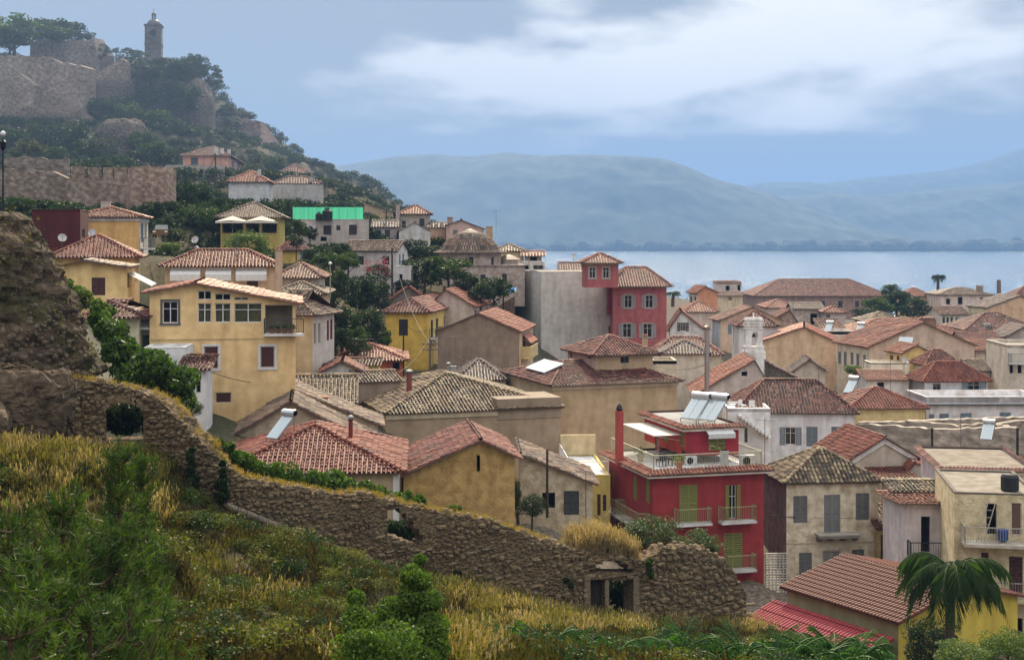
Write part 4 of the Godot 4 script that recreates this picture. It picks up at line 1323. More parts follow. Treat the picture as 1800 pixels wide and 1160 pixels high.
func red_house() -> void:
	var red := Color(0.30, 0.038, 0.040)
	var h := house("red_house", "tall crimson house with olive shutters, small balconies and a roof terrace", "house", {"c": [1148, 830, 88], "x": 1343, "xb": 1070, "d": 9.0, "low": 10.5, "yaw": 15.0, "roof": ["flat", 0.0, "orange"], "skirt": 0.55, "deck": G(0.62), "wall": red,
		"win": [["f", 1195, 853, 1227, 917, "s", olive], ["f", 1282, 853, 1295, 912, "o", olive], ["f", 1273, 938, 1306, 999, "s", olive], ["f", 1311, 1020, 1326, 1060, "s", olive], ["l", 1076, 823, 1080, 852, "s", olive], ["l", 1113, 836, 1120, 880, "s", olive], ["l", 1135, 842, 1142, 885, "s", olive], ["l", 1078, 905, 1083, 935, "s", olive]]})
	for b in [[1184, 1245, 919], [1262, 1323, 915], [1271, 1323, 1000]]:
		var p := on_wall(h, "f", b[0], b[2])
		var q := on_wall(h, "f", b[1], b[2])
		balcony(h, "f", p.x, q.x, p.y, 0.75, Color(0.34, 0.33, 0.18), G(0.55), 0.95)
	var a := on_wall(h, "l", 1075, 890)
	balcony(h, "l", 0.6, h.V * 0.36, a.y, 0.8, Color(0.34, 0.33, 0.18), G(0.55))
	balcony(h, "l", h.V * 0.4, h.V * 0.94, a.y, 0.8, Color(0.34, 0.33, 0.18), G(0.55))
	railing(h.node, Transform3D(), [Vector3(0.12, 0.03, -h.V + 0.2), Vector3(0.12, 0.03, -0.12), Vector3(h.U - 0.12, 0.03, -0.12), Vector3(h.U - 0.12, 0.03, -h.V + 0.2)], 1.0, Color(0.52, 0.52, 0.36), 0.13)
	# red flue with a dark cowl
	var p1 := on_plane(h, 5.0, 1089, 722)
	var p0 := on_plane(h, 5.0, 1089, 800)
	var mb := MB.new()
	mb.box(Vector3(p0.x - 0.22, -0.3, p0.z - 0.22), Vector3(p0.x + 0.22, p1.y, p0.z + 0.22), Color(0.42, 0.075, 0.07))
	var fl := put(mb, "chimney", "plaster", h.node)
	mb = MB.new()
	mb.lathe([Vector2(0.2, 0), Vector2(0.24, 0.12), Vector2(0.16, 0.3), Vector2(0.08, 0.42), Vector2(0.05, 0.5), Vector2(0, 0.52)], G(0.025), 10, p1)
	put(mb, "cowl", "metal", fl)
	# penthouse
	var u := house("penthouse", "", "", {"parent": h, "c": [1206, 751, 91], "x": 1299, "xb": 1133, "d": 6.0, "low": 1.95, "yaw": 15.0, "roof": ["flat", 0.0, "orange"], "skirt": 0.35, "deck": G(0.30), "wall": Color(0.33, 0.035, 0.048), "sides": {"l": Color(0.50, 0.075, 0.06)},
		"win": [["f", 1246, 768, 1276, 791, "s", olive], ["l", 1196, 756, 1203, 786, "s", olive], ["l", 1166, 762, 1174, 778, "s", olive], ["l", 1152, 764, 1159, 794, "g", G(0.6)]]})
	awning(u, "f", 1238, 753, 1285, 767, 0.8, G(0.60), 0.3)
	awning(u, "l", 1140, 743, 1200, 766, 2.0, Color(0.66, 0.62, 0.56), 0.06)
	solar_heater("pair of solar collectors and silver tank on the red penthouse, nearer one", u.xf * Vector3(2.5, 0.02, -1.3), -42, 1.0, 1.35)
	solar_heater("pair of solar collectors and silver tank on the red penthouse, farther one", u.xf * Vector3(1.6, 0.02, -2.3), -42, 1.0, 1.35)
	ac_unit("white air conditioner at the corner of the red house terrace", h.xf * Vector3(h.U - 0.9, 0.02, -0.6), 15, 1.2)
	ac_unit("white air conditioner against the red penthouse wall", h.xf * Vector3(3.4, 0.02, -1.9), 15, 1.0)
	var tank := MB.new()
	tank.tube([Vector3(0, 0, 0), Vector3(0, 1.05, 0)], [0.28, 0.28], Color(0.60, 0.60, 0.60), 16)
	tank.tube([Vector3(0, 1.05, 0), Vector3(0, 1.12, 0)], [0.3, 0.26], Color(0.66, 0.66, 0.66), 16)
	single(tank, "water_tank", "upright white water tank on the red house terrace railing", "tank", "paint", h.xf * Vector3(5.2, 0.02, -0.5))
	flower_pot("terracotta pot with a yellow flowering plant on the red house terrace edge", h.xf * Vector3(2.0, 0.02, -0.45), 1.25, Color(0.55, 0.16, 0.08), Color(0.25, 0.26, 0.03))
	flower_pot("tall clay urn on the terrace beside the red chimney", h.xf * Vector3(0.7, 0.02, -4.2), 1.2, Color(0.42, 0.30, 0.18), Color(0.05, 0.08, 0.03))
	for i in 3:
		var c := thing("garden_chair", "black garden chair on the red house terrace, %s from the chimney" % ["nearest", "second", "third"][i], "chair", h.xf * Vector3(1.3 + 0.75 * i, 0.02, -1.9 - 0.25 * i), deg_to_rad(200 + 40 * i), "black garden chairs on the red house terrace")
		mb = MB.new()
		mb.box(Vector3(-0.27, 0.38, -0.27), Vector3(0.27, 0.46, 0.27), G(0.015))
		put(mb, "seat", "paint", c)
		mb = MB.new()
		mb.box(Vector3(-0.27, 0.46, -0.29), Vector3(0.27, 0.92, -0.23), G(0.015))
		put(mb, "backrest", "paint", c)
		for x in [-0.24, 0.24]:
			for z in [-0.24, 0.24]:
				mb = MB.new()
				mb.bar(Vector3(x, 0, z), Vector3(x, 0.38, z), 0.05, G(0.015))
				put(mb, "leg", "paint", c)

func cream_house() -> void:
	var grey := Color(0.17, 0.17, 0.165)
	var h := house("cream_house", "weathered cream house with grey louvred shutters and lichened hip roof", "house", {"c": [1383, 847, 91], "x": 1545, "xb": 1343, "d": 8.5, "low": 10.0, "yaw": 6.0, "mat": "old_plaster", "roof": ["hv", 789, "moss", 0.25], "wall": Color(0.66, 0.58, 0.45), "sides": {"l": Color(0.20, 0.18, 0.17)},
		"win": [["f", 1395, 872, 1420, 919, "s", grey], ["f", 1449, 870, 1478, 936, "s", Color(0.24, 0.24, 0.24)], ["f", 1505, 867, 1529, 914, "s", grey], ["f", 1405, 972, 1428, 1012, "s", grey], ["f", 1447, 968, 1478, 1012, "s", Color(0.33, 0.32, 0.30)], ["f", 1498, 966, 1520, 1000, "s", grey], ["l", 1366, 868, 1376, 917, "s", grey]]})
	var a := on_wall(h, "f", 1434, 937)
	var b := on_wall(h, "f", 1504, 937)
	var o := Node3D.new()
	o.name = "balcony"
	h.node.add_child(o, true)
	var mb := MB.new()
	mb.box(Vector3(a.x, a.y - 0.22, 0.005), Vector3(b.x, a.y, 0.85), Color(0.30, 0.28, 0.24))
	mb.box(Vector3(a.x - 0.05, a.y - 0.06, 0.004), Vector3(b.x + 0.05, a.y + 0.03, 0.92), Color(0.34, 0.32, 0.28))
	put(mb, "slab", "concrete", o)
	for i in 4:
		mb = MB.new()
		var x := lerpf(a.x + 0.15, b.x - 0.15, i / 3.0)
		mb.box(Vector3(x - 0.1, a.y - 0.5, 0.0), Vector3(x + 0.1, a.y - 0.22, 0.4), Color(0.3, 0.27, 0.23))
		mb.box(Vector3(x - 0.1, a.y - 0.36, 0.4), Vector3(x + 0.1, a.y - 0.22, 0.72), Color(0.3, 0.27, 0.23))
		put(mb, "corbel", "stone", o)
	mb = MB.new()
	mb.bar(Vector3(a.x - 0.1, a.y + 1.05, 0.35), Vector3(b.x + 0.3, a.y + 1.0, 0.35), 0.03, G(0.2))
	mb.bar(Vector3(a.x - 0.05, a.y + 1.05, 0.0), Vector3(a.x - 0.05, a.y + 1.05, 0.35), 0.03, G(0.2))
	mb.bar(Vector3(b.x + 0.25, a.y + 1.0, 0.0), Vector3(b.x + 0.25, a.y + 1.0, 0.35), 0.03, G(0.2))
	put(mb, "clothes_rail", "metal", o)
	mb = MB.new()
	mb.box(Vector3(0, -4.15, 0.003), Vector3(h.U, -4.05, 0.04), Color(0.55, 0.48, 0.36))
	put(mb, "string_course", "plaster", h.node)
	# breeze block screen between it and the red house
	var s := thing("screen_wall", "white pierced concrete block screen between the red and cream houses", "wall", at(1346, 1045, 89.5), deg_to_rad(6))
	for i in 8:
		for j in 6:
			mb = MB.new()
			var x := 0.235 * j
			var y := 0.34 * i
			for e in [[0.0, 0.0, 0.225, 0.035], [0.0, 0.295, 0.225, 0.33], [0.0, 0.035, 0.03, 0.295], [0.195, 0.035, 0.225, 0.295], [0.03, 0.15, 0.195, 0.18]]:
				mb.box(Vector3(x + e[0], y + e[1], 0), Vector3(x + e[2], y + e[3], 0.14), Color(0.52, 0.50, 0.46) * rnd(0.9, 1.08))
			put(mb, "block", "concrete", s)
	mb = MB.new()
	mb.box(Vector3(-0.1, -3.0, -0.1), Vector3(1.5, -0.01, 0.16), Color(0.42, 0.4, 0.37))
	put(mb, "plinth", "concrete", s)

func build_right_town() -> void:
	var h: House
	var a: Vector2
	var mb: MB
	# low sheet-metal roofs in front
	h = house("canteen", "low yellow building under a wide rust red sheet metal roof", "house", {"c": [1580, 1092, 67], "s": "r", "x": 1384, "d": 9.0, "low": 5.0, "yaw": -58.0, "sheet": true, "sheet_col": Color(0.155, 0.052, 0.03), "roof": ["gu", 1003, "red", 0.35], "wall": Color(0.360, 0.300, 0.170), "sides": {"r": Color(0.60, 0.47, 0.08)}})  # front wall colour dulled to hold its shade; the side keeps the yellow
	var lean := thing("canopy", "crimson corrugated canopy in front of the rust red roof", "canopy", h.node.position, h.node.rotation.y)
	mb = MB.new()
	sheet_roof(mb, [Vector3(-0.6, -1.75, 2.9), Vector3(h.U + 0.1, -1.75, 2.9), Vector3(h.U + 0.1, -0.85, 0.35), Vector3(-0.6, -0.85, 0.35)], Color(0.32, 0.035, 0.045), 0.22, 0.8)
	put(mb, "roof_sheet", "paint", lean)
	for i in 4:
		mb = MB.new()
		var x := lerpf(-0.4, h.U - 0.1, i / 3.0)
		mb.bar(Vector3(x, -5.0, 2.7), Vector3(x, -1.75, 2.7), 0.1, G(0.2))
		put(mb, "post", "paint", lean)
	# white and grey houses at the right edge
	h = house("white_house", "pinkish white house with black railed balcony and orange tiled eave", "house", {"c": [1594, 886, 83], "x": 1664, "d": 6.0, "low": 8.0, "yaw": -2.0, "roof": ["gu", 868, "orange", 0.45, 1.0], "wall": Color(0.678, 0.610, 0.621), "win": [["f", 1620, 908, 1636, 971, "d", dusk], ["f", 1604, 985, 1616, 996, "d", dusk]]})
	a = on_wall(h, "f", 1578, 976)
	balcony(h, "f", 0.02, 2.2, a.y, 0.9, G(0.03), G(0.45))
	h = house("pale_house", "tall pale house with brown windows and flat roof edged in old tiles", "house", {"c": [1658, 824, 89], "x": 1815, "d": 9.0, "low": 11.0, "yaw": -8.0, "roof": ["flat", 0.0, "mixed"], "skirt": 0.35, "deck": Color(0.22, 0.19, 0.15), "wall": Color(0.678, 0.599, 0.610), "win": [["f", 1672, 832, 1688, 861, "g", Color(0.12, 0.08, 0.07)], ["f", 1669, 908, 1677, 928, "g", Color(0.3, 0.2, 0.18)], ["f", 1727, 840, 1744, 856, "d", dusk]]})
	h = house("old_balcony_house", "stained cream house with concrete balcony, ladder and maroon doors at the edge of the picture", "house", {"c": [1678, 868, 77], "x": 1830, "d": 8.0, "low": 10.5, "yaw": -10.0, "mat": "old_plaster", "roof": ["flat", 0.05], "deck": Color(0.25, 0.22, 0.18), "cap": Color(0.16, 0.14, 0.12), "wall": Color(0.678, 0.588, 0.384),
		"win": [["f", 1726, 971, 1739, 1014, "s", maroon], ["f", 1775, 978, 1799, 1044, "s", maroon], ["f", 1735, 885, 1753, 940, "d", dusk], ["f", 1779, 884, 1797, 941, "p", Color(0.16, 0.09, 0.06)], ["f", 1777, 1086, 1799, 1118, "d", dusk]]})
	a = on_wall(h, "f", 1690, 948)
	balcony(h, "f", a.x, h.U, a.y, 1.3, Color(0.45, 0.43, 0.38), Color(0.48, 0.44, 0.38))
	a = on_wall(h, "f", 1722, 1046)
	balcony(h, "f", a.x, h.U, a.y, 1.0, Color(0.35, 0.33, 0.30), Color(0.52, 0.46, 0.3))
	mb = MB.new()
	for x in [0.0, 0.4]:
		mb.bar(Vector3(x, 0, 0.5), Vector3(x + 0.75, 2.3, 0.0), 0.05, Color(0.4, 0.36, 0.3))
	for i in 6:
		var u := (i + 0.5) / 6.0
		mb.bar(Vector3(0.75 * u, 2.3 * u, 0.5 - 0.5 * u), Vector3(0.4 + 0.75 * u, 2.3 * u, 0.5 - 0.5 * u), 0.035, Color(0.4, 0.36, 0.3))
	a = on_wall(h, "f", 1712, 946)
	single(mb, "ladder", "wooden ladder leaning on the cluttered concrete balcony", "ladder", "paint", h.xf * Vector3(a.x, a.y, 0.55), h.node.rotation.y)
	mb = MB.new()
	mb.lathe([Vector2(0.2, 0), Vector2(0.3, 0.1), Vector2(0.32, 0.5), Vector2(0.3, 0.62), Vector2(0, 0.64)], Color(0.02, 0.07, 0.25), 12)
	single(mb, "plastic_barrel", "blue plastic barrel on the cluttered concrete balcony", "barrel", "paint", h.xf * Vector3(a.x + 1.5, a.y, 0.5))
	mb = MB.new()
	mb.lathe([Vector2(0.5, 0), Vector2(0.5, 0.75), Vector2(0.4, 0.9), Vector2(0, 0.95)], G(0.02), 14)
	a = on_wall(h, "f", 1785, 866)
	single(mb, "water_tank", "black water tank on the flat roof at the edge of the picture", "tank", "paint", h.xf * Vector3(a.x, 0.06, -1.5))
	# cluster between cream house and white houses
	h = house("gable_house", "small house with new red tiled gable roof and white bargeboards", "house", {"c": [1498, 806, 100], "x": 1612, "xb": 1438, "d": 7.0, "low": 5.5, "yaw": 9.0, "roof": ["gv", 771, "red", 0.3], "barge": G(0.62), "wall": Color(0.531, 0.475, 0.407), "sides": {"l": Color(0.678, 0.497, 0.113)}})
	h = house("low_house", "low house with reddish lean-to roof and dark chimney pot beside the cream house", "house", {"c": [1548, 842, 96], "x": 1612, "d": 5.0, "low": 6.0, "yaw": -3.0, "roof": ["gu", 822, "red", 0.3, 1.0], "wall": Color(0.588, 0.508, 0.373), "chim": [[-0.6, 1580, 843, 870, 0.5, Color(0.3, 0.26, 0.22), "pot"]]})
	h = house("white_gable_house", "white rendered gable with thin red tile edging behind the pale house", "house", {"c": [1600, 826, 99], "x": 1657, "d": 5.0, "low": 6.0, "yaw": -6.0, "roof": ["gv", 816, "red", 0.2, 0.15], "wall": G(0.60)})
	h = house("small_house", "tiny house with an orange tiled edge next to the pinkish white house", "house", {"c": [1575, 864, 88], "x": 1657, "d": 4.0, "low": 4.0, "yaw": -3.0, "roof": ["gu", 848, "moss", 0.3, 0.6], "wall": Color(0.565, 0.475, 0.362)})
	h = house("ochre_house", "narrow ochre house with maroon doors and a dark weathered roof, beside the cream house", "house", {"c": [1546, 930, 90], "x": 1600, "d": 6.0, "low": 7.0, "yaw": -4.0, "mat": "old_plaster", "roof": ["gu", 890, "brown", 0.25, 0.8], "wall": Color(0.440, 0.320, 0.130), "win": [["f", 1549, 940, 1556, 988, "s", maroon], ["f", 1567, 946, 1580, 996, "s", maroon]]})
	# roofless ruin
	ruin_house()
	# white house with the terrace stairs
	h = house("white_house", "long white house with grey shutters and a steep brown tiled roof", "house", {"c": [1296, 722, 120], "x": 1503, "d": 9.0, "low": 6.0, "yaw": -5.0, "roof": ["hu", 668, "brown", 0.4, 0.5, 2.8], "wall": Color(0.746, 0.734, 0.757), "win": [["f", 1381, 751, 1400, 782, "o", slate], ["f", 1418, 750, 1438, 785, "s", slate], ["f", 1462, 750, 1483, 767, "s", slate]]})
	h = house("terrace_house", "white house wing with sun terrace, white chairs and outside stair", "house", {"c": [1280, 724, 117], "x": 1355, "d": 5.0, "low": 6.0, "yaw": -3.0, "roof": ["flat", 0.25], "deck": G(0.62), "wall": Color(0.768, 0.757, 0.768), "win": [["f", 1309, 752, 1315, 778, "g", G(0.3)]]})
	var st := MB.new()
	for i in 10:
		st.box(Vector3(0.8 + 0.28 * i, -0.2 - 0.2 * (i + 1), 0.003), Vector3(0.8 + 0.28 * (i + 1), -0.2 - 0.2 * i, 0.9), Color(0.62, 0.6, 0.6))
	put(st, "stair", "plaster", h.node)
	for i in 3:
		mb = MB.new()
		mb.box(Vector3(-0.25, 0.38, -0.25), Vector3(0.25, 0.43, 0.25), G(0.75)); mb.box(Vector3(-0.25, 0.43, -0.27), Vector3(0.25, 0.85, -0.22), G(0.75))
		for x in [-0.22, 0.22]:
			for z in [-0.22, 0.22]:
				mb.bar(Vector3(x, 0, z), Vector3(x, 0.38, z), 0.04, G(0.75))
		single(mb, "terrace_chair", "white plastic chair on the white sun terrace, %s from the stair" % ["farthest", "second", "closest"][i], "chair", "paint", h.xf * Vector3(2.2 - 0.8 * i, 0.01, -1.0 - 0.5 * i), 0.7 * i, "white terrace chairs")
	h = house("tan_roof_house", "pale house with a broad faded orange roof beside the steel flue", "house", {"c": [1345, 665, 132], "s": "r", "x": 1225, "d": 9.0, "low": 6.0, "yaw": -3.0, "roof": ["gv", 634, "orange", 0.3, 0.85, -1.6, 0.0], "wall": Color(0.621, 0.542, 0.497), "win": [["f", 1304, 653, 1314, 661, "d", dusk]]})
	# red hip roofs by the ruin
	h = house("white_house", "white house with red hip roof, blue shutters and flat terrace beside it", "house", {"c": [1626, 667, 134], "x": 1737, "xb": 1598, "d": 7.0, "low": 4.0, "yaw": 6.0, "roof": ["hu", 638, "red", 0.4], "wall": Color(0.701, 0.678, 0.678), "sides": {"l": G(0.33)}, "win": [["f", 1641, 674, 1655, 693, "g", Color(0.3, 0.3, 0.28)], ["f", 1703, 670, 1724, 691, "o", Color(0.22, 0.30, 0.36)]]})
	ac_unit("air conditioner under the window of the red hip roofed white house", h.xf * on_plane(h, -0.3, 1646, 708), 6, 1.1)
	h = house("white_block", "long low white wall with small blue windows under a dark ledge", "house", {"c": [1629, 708, 127], "x": 1840, "d": 6.0, "low": 5.0, "yaw": 1.0, "roof": ["flat", 0.5], "deck": G(0.66), "wall": Color(0.701, 0.667, 0.678), "win": [["f", 1634, 728, 1643, 736, "s", Color(0.2, 0.27, 0.33)], ["f", 1652, 727, 1669, 736, "s", Color(0.2, 0.27, 0.33)], ["f", 1689, 726, 1709, 735, "s", Color(0.2, 0.27, 0.33)], ["f", 1758, 725, 1778, 733, "s", Color(0.2, 0.27, 0.33)]]})
	mb = MB.new()
	mb.box(Vector3(-0.05, -0.25, 0.003), Vector3(h.U, -0.12, 0.3), G(0.1))
	put(mb, "ledge", "concrete", h.node)
	h = house("white_annex", "small white annex with orange tiles and one dark window beside a solar heater", "house", {"c": [1527, 668, 137], "x": 1597, "d": 5.0, "low": 3.5, "yaw": 0.0, "roof": ["gu", 653, "orange", 0.35, 0.7], "wall": Color(0.701, 0.678, 0.655), "win": [["f", 1543, 672, 1555, 682, "d", dusk]]})
	h = house("yellow_annex", "low yellow house under a broad new red hip roof", "house", {"c": [1496, 717, 125], "x": 1627, "d": 7.0, "low": 4.0, "yaw": 2.0, "roof": ["hu", 683, "red", 0.35, 0.5, 3.2], "wall": Color(0.746, 0.588, 0.294)})
	solar_heater("solar water heater with white panel beside the small white annex", at(1496, 694, 131), -40, 0.9)
	solar_heater("solar water heater with round tank on the ruin's neighbour", at(1737, 776, 112), -30, 0.9)
	# the peach gable and the street behind
	h = house("peach_gable_house", "large blank peach gable wall next to the white bell tower", "house", {"c": [1470, 602, 165], "s": "r", "x": 1341, "d": 10.0, "low": 7.0, "yaw": -12.0, "roof": ["gv", 577, "orange", 0.3, 0.57], "wall": Color(0.678, 0.497, 0.339)})
	h = house("small_gable_house", "small gable with old dark tiles in front of the peach wall", "house", {"c": [1397, 652, 152], "x": 1451, "d": 5.0, "low": 3.0, "yaw": -6.0, "roof": ["gv", 633, "grey", 0.3], "wall": Color(0.542, 0.475, 0.407)})
	h = house("stone_shed", "grey rubble stone wall with a long sloping top beside the small gable", "shed", {"c": [1463, 697, 138], "s": "r", "x": 1350, "d": 3.0, "low": 3.0, "yaw": -4.0, "mat": "masonry", "roof": ["gv", 640, "grey", 0.1, 0.0], "wall": Color(0.270, 0.250, 0.235)})
	bell_tower()
	h = house("church", "white church with dark red hip roof behind the bell tower", "church", {"c": [1299, 573, 172], "x": 1368, "d": 8.0, "low": 7.0, "yaw": -3.0, "roof": ["hu", 547, "brown", 0.3], "wall": Color(0.723, 0.712, 0.712), "win": [["f", 1336, 580, 1341, 596, "d", dusk]]})
	h = house("peach_house", "peach gabled house with blue grey shutters behind the church", "house", {"c": [1267, 563, 186], "x": 1373, "xb": 1252, "d": 10.0, "low": 7.0, "yaw": 6.0, "roof": ["gv", 541, "mixed", 0.35, 0.52], "wall": Color(0.633, 0.475, 0.350), "sides": {"l": Color(0.565, 0.621, 0.678)}, "win": [["f", 1280, 570, 1291, 588, "s", Color(0.24, 0.29, 0.33)]]})
	h = house("long_window_house", "cream house with five tall blue grey shutters and a broad red roof", "house", {"c": [1529, 610, 155], "x": 1714, "xb": 1471, "d": 12.0, "low": 7.0, "yaw": 12.0, "roof": ["gv", 569, "red", 0.35], "wall": Color(0.565, 0.441, 0.362), "sides": {"l": Color(0.723, 0.621, 0.475)},
		"win": [["l", 1474, 618, 1479, 640, "s", slate], ["l", 1484, 618, 1489, 644, "s", slate], ["l", 1496, 619, 1501, 641, "s", slate], ["l", 1506, 621, 1511, 649, "s", slate], ["l", 1518, 623, 1523, 648, "s", slate]], "chim": [[2.0, 1632, 557, 572, 1.4, Color(0.26, 0.15, 0.11), "pot"]]})
	h = house("yellow_gable_house", "small yellow gabled house with red shutters and white balcony wall", "house", {"c": [1588, 621, 146], "x": 1637, "xb": 1559, "d": 6.0, "low": 5.0, "yaw": 12.0, "roof": ["gv", 608, "orange", 0.25], "wall": Color(0.768, 0.576, 0.237), "sides": {"l": Color(0.723, 0.565, 0.271)}, "win": [["l", 1566, 624, 1571, 641, "s", Color(0.25, 0.04, 0.035)], ["l", 1577, 625, 1582, 642, "s", Color(0.25, 0.04, 0.035)]]})
	solar_heater("wide white solar collectors on the small yellow gabled house", at(1592, 615, 150), -30, 0.9, 1.7, false)
	h = house("balcony_wall", "curved white balcony wall below the small yellow gable", "terrace", {"c": [1532, 640, 144], "x": 1600, "d": 3.0, "low": 3.0, "yaw": 0.0, "roof": ["flat", 0.1], "wall": Color(0.746, 0.678, 0.542)})
	h = house("hip_roof_house", "small cream house with mottled red hip roof below the broad red roof", "house", {"c": [1629, 639, 142], "x": 1688, "xb": 1606, "d": 6.0, "low": 4.0, "yaw": 9.0, "roof": ["hu", 616, "mixed", 0.3], "wall": Color(0.746, 0.633, 0.429)})
	h = house("lichen_roof_house", "low house with pale speckled tiles beside a satellite dish", "house", {"c": [1690, 652, 146], "x": 1742, "d": 5.0, "low": 4.0, "roof": ["gu", 634, "old", 0.3, 0.6], "wall": Color(0.565, 0.486, 0.407)})
	h = house("peach_terrace_house", "peach walled roof terrace right of the red hip roof", "house", {"c": [1742, 664, 146], "x": 1840, "d": 6.0, "low": 5.0, "roof": ["flat", 0.5], "wall": Color(0.655, 0.475, 0.316)})
	h = house("veranda_house", "house with a pale orange veranda roof and dark openings at the picture's right", "house", {"c": [1717, 616, 160], "x": 1800, "d": 6.0, "low": 5.0, "roof": ["gu", 600, "orange", 0.4, 0.7], "wall": Color(0.565, 0.475, 0.407), "win": [["f", 1733, 619, 1742, 634, "d", dusk], ["f", 1748, 619, 1757, 634, "d", dusk], ["f", 1762, 619, 1776, 634, "d", dusk]]})
	h = house("balcony_house", "cream apartment house with long balcony cut by the picture's right edge", "house", {"c": [1772, 612, 140], "x": 1850, "d": 8.0, "low": 7.0, "yaw": -4.0, "roof": ["flat", 0.3], "wall": Color(0.633, 0.565, 0.475), "win": [["f", 1776, 640, 1782, 656, "d", dusk], ["f", 1790, 640, 1797, 656, "d", dusk]]})
	a = on_wall(h, "f", 1774, 637)
	balcony(h, "f", 0.05, h.U, a.y, 1.0, G(0.3), G(0.5))
	# middle distance
	h = house("cream_house", "cream house with long red roof and one brown shutter beside the tan house", "house", {"c": [1152, 622, 148], "x": 1266, "d": 8.0, "low": 6.0, "yaw": -4.0, "roof": ["hu", 593, "mixed", 0.4, 0.5, 2.0], "wall": Color(0.701, 0.610, 0.486), "win": [["f", 1228, 630, 1240, 655, "s", Color(0.14, 0.09, 0.07)]], "chim": [[1.0, 1134, 588, 612, 0.6, Color(0.5, 0.36, 0.25), "pot"]]})
	h = house("dark_roof_house", "low dark tiled hip roof in front of the long red roof", "house", {"c": [1165, 621, 144], "x": 1246, "d": 6.0, "low": 1.5, "yaw": -4.0, "roof": ["hu", 600, "grey", 0.3], "wall": Color(0.621, 0.565, 0.475)})
	h = house("terrace_flat", "pale roof terrace with dark posts beside the tan house", "house", {"c": [1148, 640, 128], "x": 1190, "d": 4.0, "low": 4.0, "yaw": 0.0, "roof": ["flat", 0.3], "wall": Color(0.621, 0.531, 0.407)})
	h = house("white_gable_house", "white gable with dark green shutters beside the pink house", "house", {"c": [1178, 578, 188], "x": 1236, "d": 8.0, "low": 6.0, "yaw": -5.0, "roof": ["gv", 548, "mixed", 0.3, 0.35], "wall": Color(0.746, 0.734, 0.734), "win": [["f", 1196, 567, 1206, 582, "o", Color(0.06, 0.07, 0.06)]]})
	h = house("orange_house", "tall orange house with pale narrow front on the waterfront side", "house", {"c": [1227, 514, 236], "x": 1262, "xb": 1211, "d": 8.0, "low": 9.0, "yaw": 10.0, "roof": ["gv", 504, "orange", 0.35, 0.4], "wall": Color(0.620, 0.300, 0.170), "sides": {"l": Color(0.678, 0.633, 0.565)}, "win": [["l", 1214, 521, 1217, 535, "s", dusk], ["l", 1221, 521, 1224, 535, "s", dusk]]})
	h = house("orange_roof_house", "low house with faded orange roof at the foot of the orange house", "house", {"c": [1205, 548, 215], "x": 1262, "d": 8.0, "low": 5.0, "roof": ["hu", 530, "orange", 0.3], "wall": Color(0.621, 0.520, 0.452)})
	h = house("flat_roof_house", "grey flat roofed house with orange parapet overlooking the bay", "house", {"c": [1259, 500, 300], "x": 1304, "d": 8.0, "low": 8.0, "yaw": -4.0, "roof": ["flat", 0.6], "cap": Color(0.45, 0.25, 0.18), "wall": Color(0.542, 0.486, 0.452), "win": [["f", 1276, 502, 1283, 511, "d", dusk], ["f", 1297, 501, 1302, 511, "d", dusk]]})
	h = house("cream_flats", "cream house with small brown windows below the grey flat roofed house", "house", {"c": [1260, 520, 260], "x": 1306, "d": 8.0, "low": 7.0, "yaw": -4.0, "roof": ["gu", 513, "mixed", 0.3, 0.7], "wall": Color(0.655, 0.565, 0.407), "win": [["f", 1281, 522, 1287, 528, "s", Color(0.2, 0.13, 0.09)]]})
	h = house("long_hall", "long brown hall with a great reddish hip roof beside the bay", "building", {"c": [1329, 519, 330], "x": 1563, "d": 17.0, "low": 12.0, "yaw": 1.0, "roof": ["hu", 491, "mixed", 0.6, 0.5, 7.5], "wall": Color(0.330, 0.225, 0.185), "win": [["f", 1443, 529, 1451, 540, "g", Color(0.2, 0.2, 0.22)], ["f", 1474, 529, 1482, 541, "g", Color(0.2, 0.2, 0.22)], ["f", 1504, 529, 1511, 540, "g", Color(0.2, 0.2, 0.22)], ["f", 1539, 528, 1545, 536, "g", Color(0.2, 0.2, 0.22)]]})
	h = house("old_house", "old pinkish grey house with one tall dark window in front of the long hall", "house", {"c": [1397, 543, 214], "x": 1448, "d": 7.0, "low": 6.0, "yaw": -4.0, "mat": "old_plaster", "roof": ["gu", 533, "grey", 0.4, 0.6], "wall": Color(0.542, 0.463, 0.418), "win": [["f", 1425, 551, 1437, 571, "d", dusk]]})
	h = house("grey_house", "small grey house with red pyramid roof in front of the long hall", "house", {"c": [1450, 549, 209], "x": 1487, "d": 5.0, "low": 6.0, "yaw": -6.0, "roof": ["hu", 539, "red", 0.4], "wall": Color(0.508, 0.475, 0.463), "win": [["f", 1453, 553, 1460, 566, "g", G(0.5)]]})
	h = house("pink_roof_house", "low house with pale pink roof between the church and the long hall", "house", {"c": [1350, 541, 228], "x": 1400, "d": 8.0, "low": 6.0, "roof": ["hu", 527, "orange", 0.3], "wall": Color(0.565, 0.452, 0.395)})
	h = house("brick_house", "small brick-toned house with patched roof right of the church", "house", {"c": [1362, 562, 205], "x": 1400, "d": 5.0, "low": 6.0, "mat": "old_plaster", "roof": ["gv", 546, "mixed", 0.3, 0.7], "wall": Color(0.420, 0.300, 0.240)})
	h = house("dull_house", "dim house with a dark lean-to roof right of the old pinkish house", "house", {"c": [1446, 580, 198], "x": 1486, "d": 5.0, "low": 5.0, "roof": ["gu", 562, "brown", 0.3, 1.0], "wall": Color(0.400, 0.330, 0.290), "win": [["f", 1454, 584, 1464, 594, "d", dusk]]})  # greyish beige walls, duller than the next houses
	h = house("white_roof_terrace", "white parapet roof terrace with solar panels below the small grey house", "house", {"c": [1446, 588, 184], "x": 1500, "d": 5.0, "low": 5.0, "roof": ["flat", 0.4], "wall": Color(0.678, 0.633, 0.588)})
